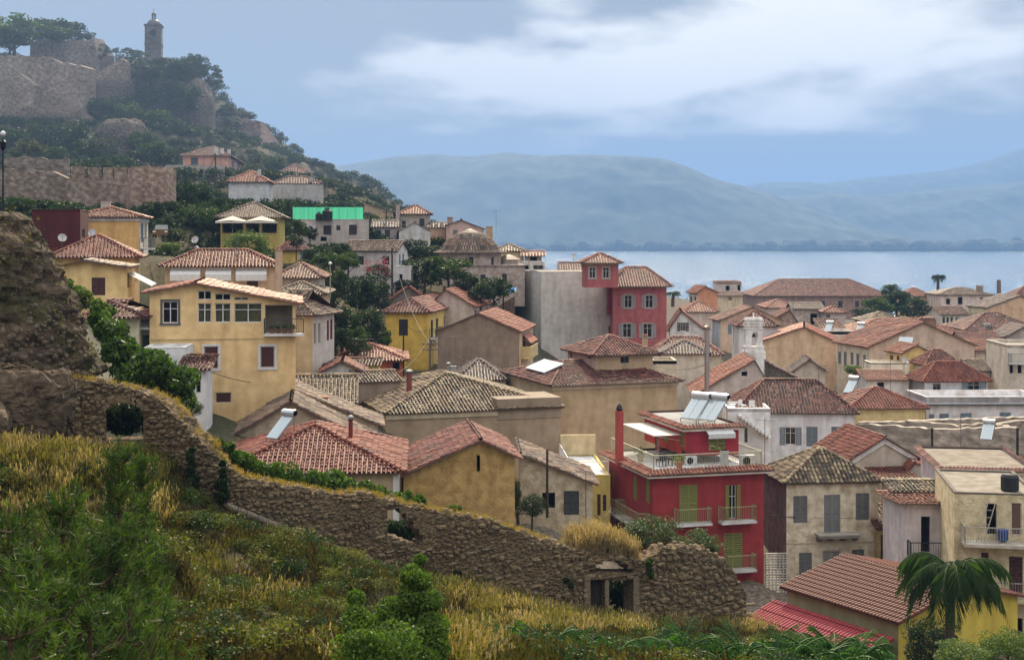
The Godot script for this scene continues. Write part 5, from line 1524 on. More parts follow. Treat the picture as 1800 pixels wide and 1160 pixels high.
	solar_heater("small white solar panel on the parapet terrace below the grey house", at(1457, 587, 186), -30, 0.9)
	solar_heater("second white solar panel beside the broad red roof's corner", at(1512, 590, 180), -30, 0.9)
	h = house("red_roof_house", "broad orange hip roof rising behind the long windowed cream house", "house", {"c": [1496, 588, 192], "x": 1700, "d": 12.0, "low": 6.0, "yaw": -2.0, "roof": ["hu", 561, "orange", 0.4, 0.5, 5.0], "wall": Color(0.621, 0.475, 0.395)})
	h = house("brown_roof_house", "domed looking brown hip roof in front of the dark trees", "house", {"c": [1528, 566, 216], "x": 1596, "d": 9.0, "low": 6.0, "roof": ["hu", 549, "moss", 0.4], "wall": Color(0.400, 0.300, 0.250)})
	h = house("yellow_villa", "small yellow villa with orange roof behind the dark trees", "house", {"c": [1592, 520, 310], "x": 1639, "d": 8.0, "low": 9.0, "roof": ["hu", 506, "orange", 0.4], "wall": Color(0.678, 0.520, 0.294)})
	h = house("waterfront_house", "pinkish waterfront house with grey roof, chimney and two dark doors", "house", {"c": [1651, 518, 300], "x": 1747, "d": 10.0, "low": 9.0, "yaw": -2.0, "roof": ["hu", 506, "old", 0.4], "wall": Color(0.655, 0.542, 0.475), "win": [["f", 1664, 525, 1671, 535, "d", dusk], ["f", 1685, 522, 1693, 535, "d", dusk], ["f", 1724, 523, 1729, 530, "g", dusk]], "chim": [[3.0, 1723, 500, 508, 1.2, Color(0.3, 0.24, 0.2), "plain"]]})
	h = house("peach_warehouse", "peach gabled house with cream front and row of blind windows at the picture's right", "house", {"c": [1737, 541, 262], "x": 1850, "xb": 1702, "d": 12.0, "low": 9.0, "yaw": 12.0, "roof": ["gv", 521, "grey", 0.3], "wall": Color(0.678, 0.452, 0.282), "sides": {"l": Color(0.746, 0.633, 0.429)}, "win": [["l", 1707, 549, 1711, 563, "p", Color(0.56, 0.45, 0.34)], ["l", 1715, 549, 1719, 562, "p", Color(0.56, 0.45, 0.34)], ["l", 1723, 548, 1727, 561, "p", Color(0.56, 0.45, 0.34)]]})
	h = house("arched_house", "white house with a row of dark arched windows and brown roof", "house", {"c": [1656, 553, 252], "x": 1703, "d": 8.0, "low": 7.0, "roof": ["gu", 540, "brown", 0.4, 0.6], "wall": Color(0.678, 0.633, 0.542), "win": [["f", 1658, 558, 1662, 568, "d", dusk], ["f", 1665, 558, 1669, 568, "d", dusk], ["f", 1672, 558, 1676, 568, "d", dusk], ["f", 1681, 558, 1684, 568, "d", dusk]]})
	h = house("brown_roof_house", "wide brown roof with dark ridge chimney above the veranda house", "house", {"c": [1700, 580, 205], "x": 1830, "d": 12.0, "low": 6.0, "yaw": -3.0, "roof": ["hu", 551, "brown", 0.4, 0.5, 4.5], "wall": Color(0.400, 0.310, 0.270), "chim": [[1.5, 1735, 566, 592, 1.0, G(0.4), "plain"]]})
	h = house("shed_roof_house", "pair of sheds with rusty roofs between brown roofs at the right", "house", {"c": [1700, 600, 180], "x": 1765, "d": 6.0, "low": 5.0, "roof": ["gu", 584, "mixed", 0.3, 0.7], "wall": Color(0.420, 0.340, 0.280)})
	h = house("dark_gable_house", "house with steep dark gable and white slab in the far right rooftops", "house", {"c": [1770, 592, 190], "x": 1840, "d": 6.0, "low": 5.0, "roof": ["gv", 573, "grey", 0.3], "wall": Color(0.420, 0.360, 0.320)})
	h = house("far_roof_house", "reddish roof with skylight at the right edge beside the water", "house", {"c": [1778, 527, 330], "x": 1870, "d": 10.0, "low": 8.0, "roof": ["hu", 504, "mixed", 0.3], "wall": Color(0.500, 0.360, 0.280)})
	# tall brick chimney by the water
	mb = MB.new()
	mb.tube([Vector3(0, -6, 0), Vector3(0, 4.2, 0)], [0.75, 0.5], Color(0.28, 0.2, 0.16), 8)
	single(mb, "factory_chimney", "slim tall brick chimney standing by the water at the right", "chimney", "stone", at(1757, 520, 360))
	# steel flue beside the tan house
	mb = MB.new()
	mb.tube([Vector3(0, -3.0, 0), Vector3(0, 5.3, 0)], [0.2, 0.2], Color(0.40, 0.37, 0.36), 12)
	for i in 6:
		mb.tube([Vector3(0, 0.9 * i, 0), Vector3(0, 0.9 * i + 0.06, 0)], [0.22, 0.22], Color(0.5, 0.48, 0.47), 12)
	mb.lathe([Vector2(0.2, 0), Vector2(0.3, 0.02), Vector2(0.28, 0.3), Vector2(0.1, 0.4), Vector2(0, 0.42)], Color(0.25, 0.17, 0.13), 10, Vector3(0, 5.3, 0))
	single(mb, "steel_flue", "tall jointed steel flue pipe rising between the tan house and the terraces", "flue", "metal", at(1243, 690, 116))

func ruin_house() -> void:
	var o := thing("roofless_ruin", "roofless grey stone house walls without floors, behind the red gable", "ruin", at(1505, 740, 122), deg_to_rad(-3))
	var grey := Color(0.50, 0.45, 0.40)
	# wall runs: from, to, height at both ends (all local)
	var runs := [[Vector3(0.2, 0, 0), Vector3(5.4, 0, 5.6), -0.2, 0.15], [Vector3(5.4, 0, 5.6), Vector3(12.0, 0, 6.6), 0.15, 0.4], [Vector3(0.2, 0, 0), Vector3(16.0, 0, -1.5), -0.1, 0.3], [Vector3(4.6, 0, -0.4), Vector3(8.6, 0, 3.6), 0.1, 0.1], [Vector3(8.6, 0, 2.2), Vector3(16.0, 0, 0.5), 0.0, 0.3], [Vector3(12.0, 0, 6.6), Vector3(11.0, 0, 2.0), 0.4, 0.2]]
	for r in runs:
		var mb := MB.new()
		var a: Vector3 = r[0]
		var b: Vector3 = r[1]
		var dir := (b - a).normalized()
		var side := Vector3(-dir.z, 0, dir.x) * 0.3
		var n := int(a.distance_to(b) / 0.6) + 1
		var prev := 0.0
		for i in n + 1:
			var hh := lerpf(r[2], r[3], float(i) / n) + rnd(-0.09, 0.09)
			if i > 0:
				var p := a.lerp(b, (i - 1.0) / n)
				var q := a.lerp(b, float(i) / n)
				var dn := Vector3(0, -5.5, 0)
				var u0 := Vector3(0, prev, 0)
				var u1 := Vector3(0, hh, 0)
				mb.quad(p + side + dn, q + side + dn, q + side + u1, p + side + u0, grey)
				mb.quad(q - side + dn, p - side + dn, p - side + u0, q - side + u1, grey)
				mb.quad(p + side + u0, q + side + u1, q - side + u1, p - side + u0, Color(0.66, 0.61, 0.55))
			prev = hh
		put(mb, "wall", "castle", o)

func bell_tower() -> void:
	var w := Color(0.80, 0.79, 0.78)
	var o := thing("bell_tower", "white church bell tower with stepped mouldings, open arch and a cross", "bell tower", at(1325, 640, 158), deg_to_rad(4))
	var k := 158.0 / F    # metres per photograph pixel here
	var mb := MB.new()
	var steps := [[-19.5, -40.0, 22.0], [-18.0, 22.0, 24.0], [-16.5, 24.0, 30.0], [-17.5, 30.0, 31.5]]
	for s in steps:
		mb.box(Vector3(s[0], s[1], s[0] * 0.5) * k, Vector3(-s[0], s[2], -s[0] * 0.5) * k, w)
	put(mb, "base", "plaster", o)
	# belfry with an arched opening
	mb = MB.new()
	var hw := 15.0
	var dp := 6.5
	mb.box(Vector3(-hw, 31.5, -dp) * k, Vector3(-4.6, 62, dp) * k, w)
	mb.box(Vector3(6.0, 31.5, -dp) * k, Vector3(hw, 62, dp) * k, w)
	mb.box(Vector3(-4.6, 58.0, -dp) * k, Vector3(6.0, 62, dp) * k, w)
	var m := 8
	for i in m:
		var a0 := PI * i / m
		var a1 := PI * (i + 1) / m
		var p0 := Vector2(0.7 + 5.3 * cos(a0), 51.5 + 6.0 * sin(a0))
		var p1 := Vector2(0.7 + 5.3 * cos(a1), 51.5 + 6.0 * sin(a1))
		for z in [dp, -dp]:
			mb.quad(Vector3(p1.x, p1.y, z) * k, Vector3(p0.x, p0.y, z) * k, Vector3(p0.x, 58.01, z) * k, Vector3(p1.x, 58.01, z) * k, w)
		mb.quad(Vector3(p0.x, p0.y, -dp) * k, Vector3(p1.x, p1.y, -dp) * k, Vector3(p1.x, p1.y, dp) * k, Vector3(p0.x, p0.y, dp) * k, w)
	put(mb, "belfry", "plaster", o)
	mb = MB.new()
	for y in [62.0, 67.0, 72.0, 77.0]:
		mb.box(Vector3(-hw - 1.6, y, -dp - 1.6) * k, Vector3(hw + 1.6, y + 1.6, dp + 1.6) * k, w)
		mb.box(Vector3(-hw + 0.5, y + 1.6, -dp + 0.5) * k, Vector3(hw - 0.5, y + 5.0, dp - 0.5) * k, w)
	put(mb, "cornice", "plaster", o)
	mb = MB.new()
	mb.bar(Vector3(0, 81, 0) * k, Vector3(0, 91, 0) * k, 0.09, w)
	mb.bar(Vector3(-2.2, 88, 0) * k, Vector3(2.2, 88, 0) * k, 0.09, w)
	put(mb, "cross", "plaster", o)
	mb = MB.new()
	mb.lathe([Vector2(0.25, 0), Vector2(0.2, 0.12), Vector2(0.13, 0.35), Vector2(0.05, 0.45), Vector2(0, 0.46)], Color(0.03, 0.025, 0.02), 10, Vector3(0.7, 47.5, 0) * k)
	put(mb, "bell", "metal", o)

# ---------------------------------------------------------------- hillside houses, ramparts, castle
func rampart(called: String, label: String, category: String, pts: Array, drop: float, thick: float, col: Color, mats := "masonry", rough := 0.25, merlons := []) -> Node3D:
	# pts: [px, top row, depth] from left to right
	var mid: Array = pts[pts.size() / 2]
	var o := thing(called, label, category, at(mid[0], mid[1], mid[2]))
	var off := o.position
	var mb := MB.new()
	var prev := []
	for i in pts.size() - 1:
		var a := at(pts[i][0], pts[i][1], pts[i][2]) - off
		var b := at(pts[i + 1][0], pts[i + 1][1], pts[i + 1][2]) - off
		var flat := Vector2(b.x - a.x, b.z - a.z)
		var back := Vector3(flat.y, 0, -flat.x).normalized()
		if back.z > 0:
			back = -back
		back *= thick
		var n := maxi(1, int(flat.length() / 0.9))
		for j in n + 1:
			if i > 0 and j == 0:
				continue
			var p := a.lerp(b, float(j) / n)
			p.y += rnd(-rough, rough)
			var lean := back.normalized() * -0.06 * drop     # battered face
			var foot := p + lean
			foot.y = minf(a.y, b.y) - drop
			var rear := p + back
			var rfoot := Vector3(rear.x, foot.y, rear.z)
			var cur := [foot, p, rear, rfoot]
			if prev.size():
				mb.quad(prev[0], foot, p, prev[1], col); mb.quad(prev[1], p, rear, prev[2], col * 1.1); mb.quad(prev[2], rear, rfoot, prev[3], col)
			else:
				mb.quad(rfoot, foot, p, rear, col)
			prev = cur
	mb.quad(prev[0], prev[3], prev[2], prev[1], col)
	put(mb, "wall", mats, o)
	for m in merlons:   # [px0, px1, row top, row bottom, depth]
		mb = MB.new()
		var p := at(m[0], m[3], m[4]) - off
		var q := at(m[1], m[2], m[4]) - off
		mb.box(Vector3(p.x, p.y - 0.6, p.z - thick * 0.6), Vector3(q.x, q.y, p.z), col * rnd(0.95, 1.1))
		put(mb, "merlon", mats, o)
	return o

func rock(called: String, label: String, p: Vector3, size: Vector3, s: int, col: Color, turn := 0.0) -> void:
	var f := FastNoiseLite.new()
	f.seed = s; f.frequency = 0.9; f.fractal_octaves = 5; f.noise_type = FastNoiseLite.TYPE_CELLULAR
	f.fractal_type = FastNoiseLite.FRACTAL_FBM
	var mb := MB.new()
	var rows := 26
	var cols := 44
	var pts := []
	for i in rows + 1:
		var line := []
		var w := PI * (float(i) / rows) - PI / 2
		for j in cols:
			var u := TAU * j / cols
			var d := Vector3(cos(u) * cos(w), sin(w), sin(u) * cos(w))
			d = Vector3(signf(d.x) * pow(absf(d.x), 0.7), signf(d.y) * pow(absf(d.y), 0.6), signf(d.z) * pow(absf(d.z), 0.7))
			var k := 1.0 + 0.35 * f.get_noise_3d(d.x * 1.4, d.y * 0.8, d.z * 1.4) + 0.10 * f.get_noise_3d(d.x * 6.0, d.y * 3.0, d.z * 6.0)
			line.append(d * k * size)
		pts.append(line)
	for i in rows:
		for j in cols:
			var e := (j + 1) % cols
			mb.quad(pts[i][e], pts[i][j], pts[i + 1][j], pts[i + 1][e], col)
	single(mb, called, label, "rock", "rock", p, turn)

func build_hill() -> void:
	var h: House
	var mb: MB
	var a: Vector2
	# ---- houses on the slope
	h = house("pink_house", "salmon pink house with three white chimneys highest on the slope", "house", {"c": [402, 274, 232], "s": "r", "x": 321, "d": 8.0, "low": 7.0, "yaw": 6.0, "xb": 425, "roof": ["hu", 258, "mixed", 0.5], "wall": Color(0.60, 0.33, 0.25), "win": [["f", 335, 277, 347, 290, "s", Color(0.10, 0.13, 0.16)], ["r", 407, 283, 411, 300, "s", Color(0.15, 0.24, 0.34)], ["r", 417, 282, 421, 296, "s", Color(0.15, 0.24, 0.34)]],
		"chim": [[1.0, 379, 257, 270, 0.5, G(0.66), "plain"], [1.5, 390, 258, 270, 0.5, G(0.66), "plain"], [2.0, 402, 260, 272, 0.5, G(0.66), "plain"]]})
	h = house("porch_house", "grey flat roofed porch with slim columns under the salmon pink house", "house", {"c": [394, 292, 226], "s": "r", "x": 290, "d": 5.0, "low": 6.0, "yaw": 7.0, "roof": ["flat", 0.1], "wall": Color(0.42, 0.37, 0.33), "win": [["f", 326, 297, 342, 312, "d", dusk], ["f", 347, 297, 356, 312, "d", dusk], ["f", 359, 299, 364, 314, "s", G(0.1)], ["f", 372, 299, 376, 316, "s", G(0.1)]]})
	h = house("white_cube_house", "plain white cube house with orange pyramid roof on the slope", "house", {"c": [471, 319, 208], "s": "r", "x": 401, "d": 7.0, "low": 7.0, "yaw": 5.0, "xb": 479, "roof": ["hu", 301, "orange", 0.4], "wall": Color(0.62, 0.62, 0.62), "chim": [[2.0, 455, 295, 312, 0.5, G(0.55), "plain"]]})
	h = house("grey_house", "blank light grey house wall with low reddish roof beside the white cube", "house", {"c": [568, 324, 220], "s": "r", "x": 474, "d": 8.0, "low": 7.0, "yaw": 8.0, "roof": ["hu", 311, "brown", 0.05, 0.5, 3.0], "wall": Color(0.46, 0.44, 0.42), "chim": [[1.0, 547, 308, 323, 0.5, Color(0.45, 0.42, 0.38), "plain"]]})
	h = house("grey_house", "small grey house under a brown hip roof near the rampart", "house", {"c": [541, 303, 250], "s": "r", "x": 492, "d": 7.0, "low": 5.0, "yaw": 8.0, "roof": ["hu", 289, "mixed", 0.5], "wall": Color(0.42, 0.40, 0.38)})
	h = house("terrace_cafe", "yellow house with open terrace, brown tiled roof and cream parasols", "house", {"c": [491, 380, 174], "s": "r", "x": 387, "d": 8.0, "low": 8.0, "yaw": 6.0, "xb": 500, "roof": ["hu", 357, "old", 0.7], "wall": Color(0.64, 0.50, 0.16), "win": [["f", 390, 392, 427, 410, "d", Color(0.3, 0.2, 0.1)], ["f", 432, 392, 455, 410, "d", Color(0.3, 0.2, 0.1)], ["f", 460, 392, 486, 410, "d", Color(0.3, 0.2, 0.1)]]})
	parasol("cream parasol on the yellow terrace, the one nearer the white cube house's left corner", at(408, 411, 172.0), 3.6, 1.55, Color(0.66, 0.60, 0.52))
	parasol("cream parasol on the yellow terrace, the one nearer its tiled roof's right end", at(459, 411, 172.0), 3.6, 1.55, Color(0.66, 0.60, 0.52))
	h = house("yellow_annex", "small yellow annex with red roof below the terrace with parasols", "house", {"c": [525, 437, 165], "s": "r", "x": 490, "d": 5.0, "low": 5.0, "yaw": -10.0, "xb": 540, "roof": ["hu", 421, "mixed", 0.4], "wall": Color(0.64, 0.46, 0.13), "sides": {"r": G(0.58)}})
	h = house("net_house", "pale flat roofed house with brown shutters and green netting on its roof", "house", {"c": [648, 388, 187], "s": "r", "x": 519, "d": 8.0, "low": 7.0, "yaw": 6.0, "roof": ["flat", 0.15], "cap": G(0.6), "wall": Color(0.50, 0.44, 0.41), "win": [["f", 522, 396, 535, 413, "s", Color(0.05, 0.035, 0.03)], ["f", 568, 396, 582, 413, "s", Color(0.05, 0.035, 0.03)], ["f", 591, 396, 598, 405, "s", Color(0.05, 0.035, 0.03)], ["f", 613, 395, 627, 413, "s", Color(0.05, 0.035, 0.03)], ["f", 563, 416, 574, 424, "d", dusk]]})
	ac_unit("air conditioner on the pale netted house, the left one of two", h.xf * on_plane(h, -0.2, 539, 406), 6, 1.2)
	ac_unit("air conditioner on the pale netted house, the right one of two", h.xf * on_plane(h, -0.2, 548, 406), 6, 1.2)
	var nt := thing("safety_netting", "bright green safety netting stretched on posts over the pale flat roof", "netting", h.xf * Vector3(0, 0.2, -0.4), deg_to_rad(6))
	for i in 9:
		mb = MB.new()
		var x0 := h.U * 0.96 * i / 9.0 - 0.4
		var x1 := h.U * 0.96 * (i + 1) / 9.0 - 0.4
		for k in 5:
			var u0 := lerpf(x0, x1, k / 5.0)
			var u1 := lerpf(x0, x1, (k + 1) / 5.0)
			mb.quad(Vector3(u0, 0.0, 0.04 * (k % 2)), Vector3(u1, 0.0, 0.04 * ((k + 1) % 2)), Vector3(u1, 1.65 + rnd(-0.03, 0.03), 0), Vector3(u0, 1.65, 0), Color(0.10, 0.50, 0.33) * rnd(0.9, 1.12))
		put(mb, "net_panel", "net", nt)
		mb = MB.new()
		mb.bar(Vector3(x0, -0.1, -0.06), Vector3(x0, 1.75, -0.06), 0.05, G(0.3))
		put(mb, "post", "metal", nt)
	for e in [[560, 385, 0.45, "small"], [575, 385, 0.7, "large"]]:
		mb = MB.new()
		mb.lathe([Vector2(e[2], 0), Vector2(e[2], e[2] * 1.6), Vector2(e[2] * 0.5, e[2] * 2.0), Vector2(e[2] * 0.4, e[2] * 2.3), Vector2(0, e[2] * 2.3)], G(0.015), 12)
		single(mb, "water_tank", "%s black water tank in front of the green netting" % e[3], "tank", "paint", at(e[0], e[1] + 1, 186.0))
	h = house("white_house", "white house with a long weathered roof and tall narrow gable windows", "house", {"c": [697, 440, 160], "s": "r", "x": 606, "d": 7.0, "low": 7.0, "yaw": -12.0, "xb": 716, "roof": ["gu", 425, "old", 0.3], "wall": Color(0.55, 0.50, 0.49), "sides": {"r": Color(0.66, 0.65, 0.64)}, "win": [["f", 628, 450, 639, 465, "s", Color(0.05, 0.035, 0.035)], ["f", 672, 450, 684, 465, "s", Color(0.05, 0.035, 0.035)], ["r", 701, 447, 704, 464, "s", slate], ["r", 707, 446, 710, 463, "s", slate]]})
	h = house("white_wall", "white lower storey with an arched niche under the long weathered roof", "house", {"c": [692, 470, 156], "x": 722, "d": 5.0, "low": 6.0, "yaw": -8.0, "roof": ["flat", 0.1], "wall": Color(0.64, 0.63, 0.62), "win": [["f", 701, 482, 707, 498, "d", dusk]]})
	h = house("tan_gable_house", "tan house end wall under a long falling roof line near the skyline", "house", {"c": [690, 372, 225], "s": "r", "x": 640, "d": 8.0, "low": 6.0, "yaw": 3.0, "roof": ["gv", 357, "mixed", 0.3, 0.05], "wall": Color(0.48, 0.36, 0.22)})
	h = house("arcade_house", "small dark house with arched windows below the tan end wall", "house", {"c": [697, 399, 203], "s": "r", "x": 655, "d": 5.0, "low": 5.0, "yaw": 4.0, "roof": ["gu", 388, "grey", 0.3, 0.6], "wall": Color(0.38, 0.34, 0.33), "win": [["f", 661, 404, 669, 420, "g", G(0.4)], ["f", 676, 404, 685, 420, "s", G(0.06)]]})
	h = house("beige_house", "beige house with orange hip roof and a tall chimney on the skyline", "house", {"c": [754, 375, 210], "s": "r", "x": 703, "d": 7.0, "low": 6.0, "yaw": 2.0, "roof": ["hu", 361, "orange", 0.45], "wall": Color(0.44, 0.38, 0.33), "win": [["f", 706, 388, 713, 400, "s", Color(0.05, 0.055, 0.07)], ["f", 737, 384, 746, 398, "s", Color(0.05, 0.055, 0.07)]], "chim": [[-0.6, 699, 357, 395, 0.55, Color(0.45, 0.37, 0.34), "plain"]]})
	h = house("white_gable_house", "white gable fronting the beige house with the tall chimney", "house", {"c": [756, 407, 200], "s": "r", "x": 701, "d": 4.0, "low": 5.0, "yaw": 3.0, "roof": ["gv", 392, "grey", 0.1], "wall": Color(0.58, 0.56, 0.55)})
	h = house("pink_gable_house", "pink gabled house with grey green shutters on the skyline above the dome", "house", {"c": [850, 402, 202], "s": "r", "x": 784, "d": 7.0, "low": 7.0, "yaw": 1.0, "roof": ["gv", 387, "mixed", 0.3, 0.4, 0.5, 0.0], "wall": Color(0.58, 0.40, 0.35), "win": [["f", 796, 404, 804, 417, "s", Color(0.2, 0.22, 0.18)], ["f", 815, 404, 822, 412, "s", Color(0.2, 0.22, 0.18)]], "chim": [[1.0, 791, 379, 395, 0.8, Color(0.35, 0.25, 0.2), "plain"]]})
	h = house("salmon_house", "salmon house with small roof chimneys between the beige and the pink gable", "house", {"c": [783, 400, 206], "s": "r", "x": 755, "d": 6.0, "low": 7.0, "yaw": 3.0, "roof": ["gu", 392, "old", 0.3, 0.6], "wall": Color(0.56, 0.38, 0.28), "chim": [[1.0, 759, 391, 398, 0.35, G(0.4), "plain"], [1.0, 767, 391, 398, 0.35, G(0.4), "plain"], [1.0, 775, 390, 398, 0.35, G(0.4), "plain"]]})
	h = house("tan_tower", "narrow tan chimney block at the pink gabled house's corner", "house", {"c": [866, 400, 203], "s": "r", "x": 854, "d": 2.0, "low": 6.0, "roof": ["flat", 0.1], "wall": Color(0.56, 0.42, 0.27)})
	domed_hall()
	h = house("tan_house", "tan house with a long weathered roof behind the domed hall", "house", {"c": [921, 441, 192], "s": "r", "x": 868, "d": 6.0, "low": 5.0, "yaw": 0.0, "roof": ["hu", 430, "old", 0.3], "wall": Color(0.58, 0.45, 0.28)})
	h = house("flat_white_house", "white flat roofed house with awning and dark window above the bay", "house", {"c": [957, 462, 182], "s": "r", "x": 908, "d": 6.0, "low": 6.0, "yaw": -2.0, "roof": ["flat", 0.1], "wall": Color(0.58, 0.55, 0.53), "win": [["f", 915, 466, 929, 479, "d", dusk], ["f", 937, 466, 955, 478, "g", G(0.5)]]})
	h = house("roof_shelter", "small orange roofed shelter on the rooftop above the bay", "house", {"c": [952, 449, 190], "s": "r", "x": 923, "d": 4.0, "low": 4.0, "roof": ["gu", 442, "orange", 0.6, 0.5], "wall": Color(0.45, 0.36, 0.3), "win": [["f", 932, 451, 944, 461, "d", dusk]]})
	# ruined arch and greenery beside the grey party wall
	rampart("stone_arch", "crumbling pink stone wall below the domed hall beside the grey party wall", "wall", [[870, 545, 160], [885, 535, 160], [905, 520, 160]], 5.0, 0.8, Color(0.36, 0.26, 0.22))
	# ---- ramparts
	var st := Color(0.36, 0.30, 0.255)
	rampart("rampart", "long ragged stone rampart climbing at the picture's left edge", "rampart", [[-60, 286, 190], [0, 298, 190], [35, 297, 190], [60, 300, 190], [90, 301, 190], [118, 311, 190]], 8.0, 2.0, st, "castle")
	rampart("rampart", "stone rampart with battlements and a big shallow arch above the tiled roofs", "rampart", [[118, 313, 188], [150, 313, 188], [185, 313, 188], [222, 312, 188]], 8.0, 2.0, Color(0.38, 0.31, 0.26), "castle", 0.08, [[123, 146, 292, 312, 188], [153, 173, 294, 312, 188], [180, 197, 294, 312, 188], [200, 218, 294, 312, 188]])
	rampart("watch_tower", "square pinkish stone tower at the end of the battlements", "tower", [[224, 296, 185], [232, 293, 184], [262, 290, 184], [293, 293, 184]], 8.0, 5.0, Color(0.45, 0.335, 0.28), "castle", 0.12)
	rampart("garden_wall", "low broken stone wall above the ragged rampart", "wall", [[5, 280, 205], [40, 276, 205], [70, 278, 205], [118, 278, 205]], 5.0, 1.0, Color(0.33, 0.285, 0.24), "castle")
	# ---- castle
	var cs := Color(0.39, 0.335, 0.29)
	rampart("bastion", "great stone bastion wall of the castle at the upper left", "castle wall", [[-80, 96, 268], [0, 97, 268], [45, 99, 267], [85, 101, 267], [100, 108, 267], [146, 118, 266]], 14.0, 5.0, cs, "castle", 0.3)
	rampart("buttress", "sloping stone buttress on the great bastion", "castle wall", [[20, 130, 262], [30, 126, 262], [58, 150, 262]], 11.0, 4.0, cs, "castle", 0.3)
	rampart("castle_wall", "upper castle wall with broken top among the pines", "castle wall", [[52, 70, 292], [90, 68, 292], [130, 70, 292], [164, 68, 291], [170, 95, 290], [173, 122, 290]], 12.0, 4.0, Color(0.36, 0.31, 0.27), "castle", 0.35)
	rampart("castle_wall", "lower ragged castle wall left of the clock tower", "castle wall", [[172, 126, 285], [186, 117, 285], [200, 108, 285], [212, 103, 285], [220, 106, 285]], 9.0, 4.0, Color(0.38, 0.32, 0.275), "castle", 0.35)
	rampart("ruined_tower", "ruined reddish tower on the castle ridge right of the pines", "castle wall", [[392, 208, 300], [415, 206, 300], [440, 211, 300], [457, 214, 300], [459, 262, 299]], 10.0, 5.0, Color(0.34, 0.25, 0.22), "castle", 0.3)
	rampart("ridge_wall", "broken wall descending the ridge toward the bay", "castle wall", [[460, 262, 298], [500, 272, 296], [531, 272, 296], [545, 286, 296], [580, 293, 296], [596, 308, 296]], 8.0, 2.5, Color(0.32, 0.25, 0.22), "castle", 0.5)
	var rc := Color(0.23, 0.195, 0.17)
	rock("cliff_rock", "dark vertical cliff under the pines right of the clock tower", at(335, 205, 292), Vector3(6.5, 10.0, 6.0), 3, rc)
	rock("cliff_rock", "broken cliff below the clock tower", at(275, 165, 300), Vector3(8.0, 8.5, 7.0), 5, rc, 1.0)
	rock("cliff_rock", "rocky outcrop under the lower castle wall", at(200, 175, 288), Vector3(7.0, 7.0, 5.0), 8, rc, 2.0)
	rock("cliff_rock", "rough rock face below the great bastion", at(90, 225, 262), Vector3(10.0, 5.5, 5.0), 11, rc, 0.5)
	rock("cliff_rock", "bare rock gully in the middle of the castle slope", at(215, 255, 255), Vector3(6.5, 6.0, 5.0), 14, rc, 2.6)
	rock("cliff_rock", "reddish rock step under the ruined tower", at(410, 265, 296), Vector3(6.5, 5.0, 5.0), 17, rc, 3.3)
	clock_tower()
	# thin mist lying round the castle hill
	var fog := FogVolume.new()
	fog.name = "mist"
	fog.shape = RenderingServer.FOG_VOLUME_SHAPE_ELLIPSOID
	fog.size = Vector3(210, 110, 190)
	var fm := FogMaterial.new()
	fm.density = 0.0013
	fm.albedo = Color(0.72, 0.84, 1.0)
	fog.material = fm
	add_child(fog)
	fog.position = at(180, 190, 275)
	fog.set_meta("kind", "stuff")
	fog.set_meta("label", "thin bluish mist round the castle hill")
	fog.set_meta("category", "mist")

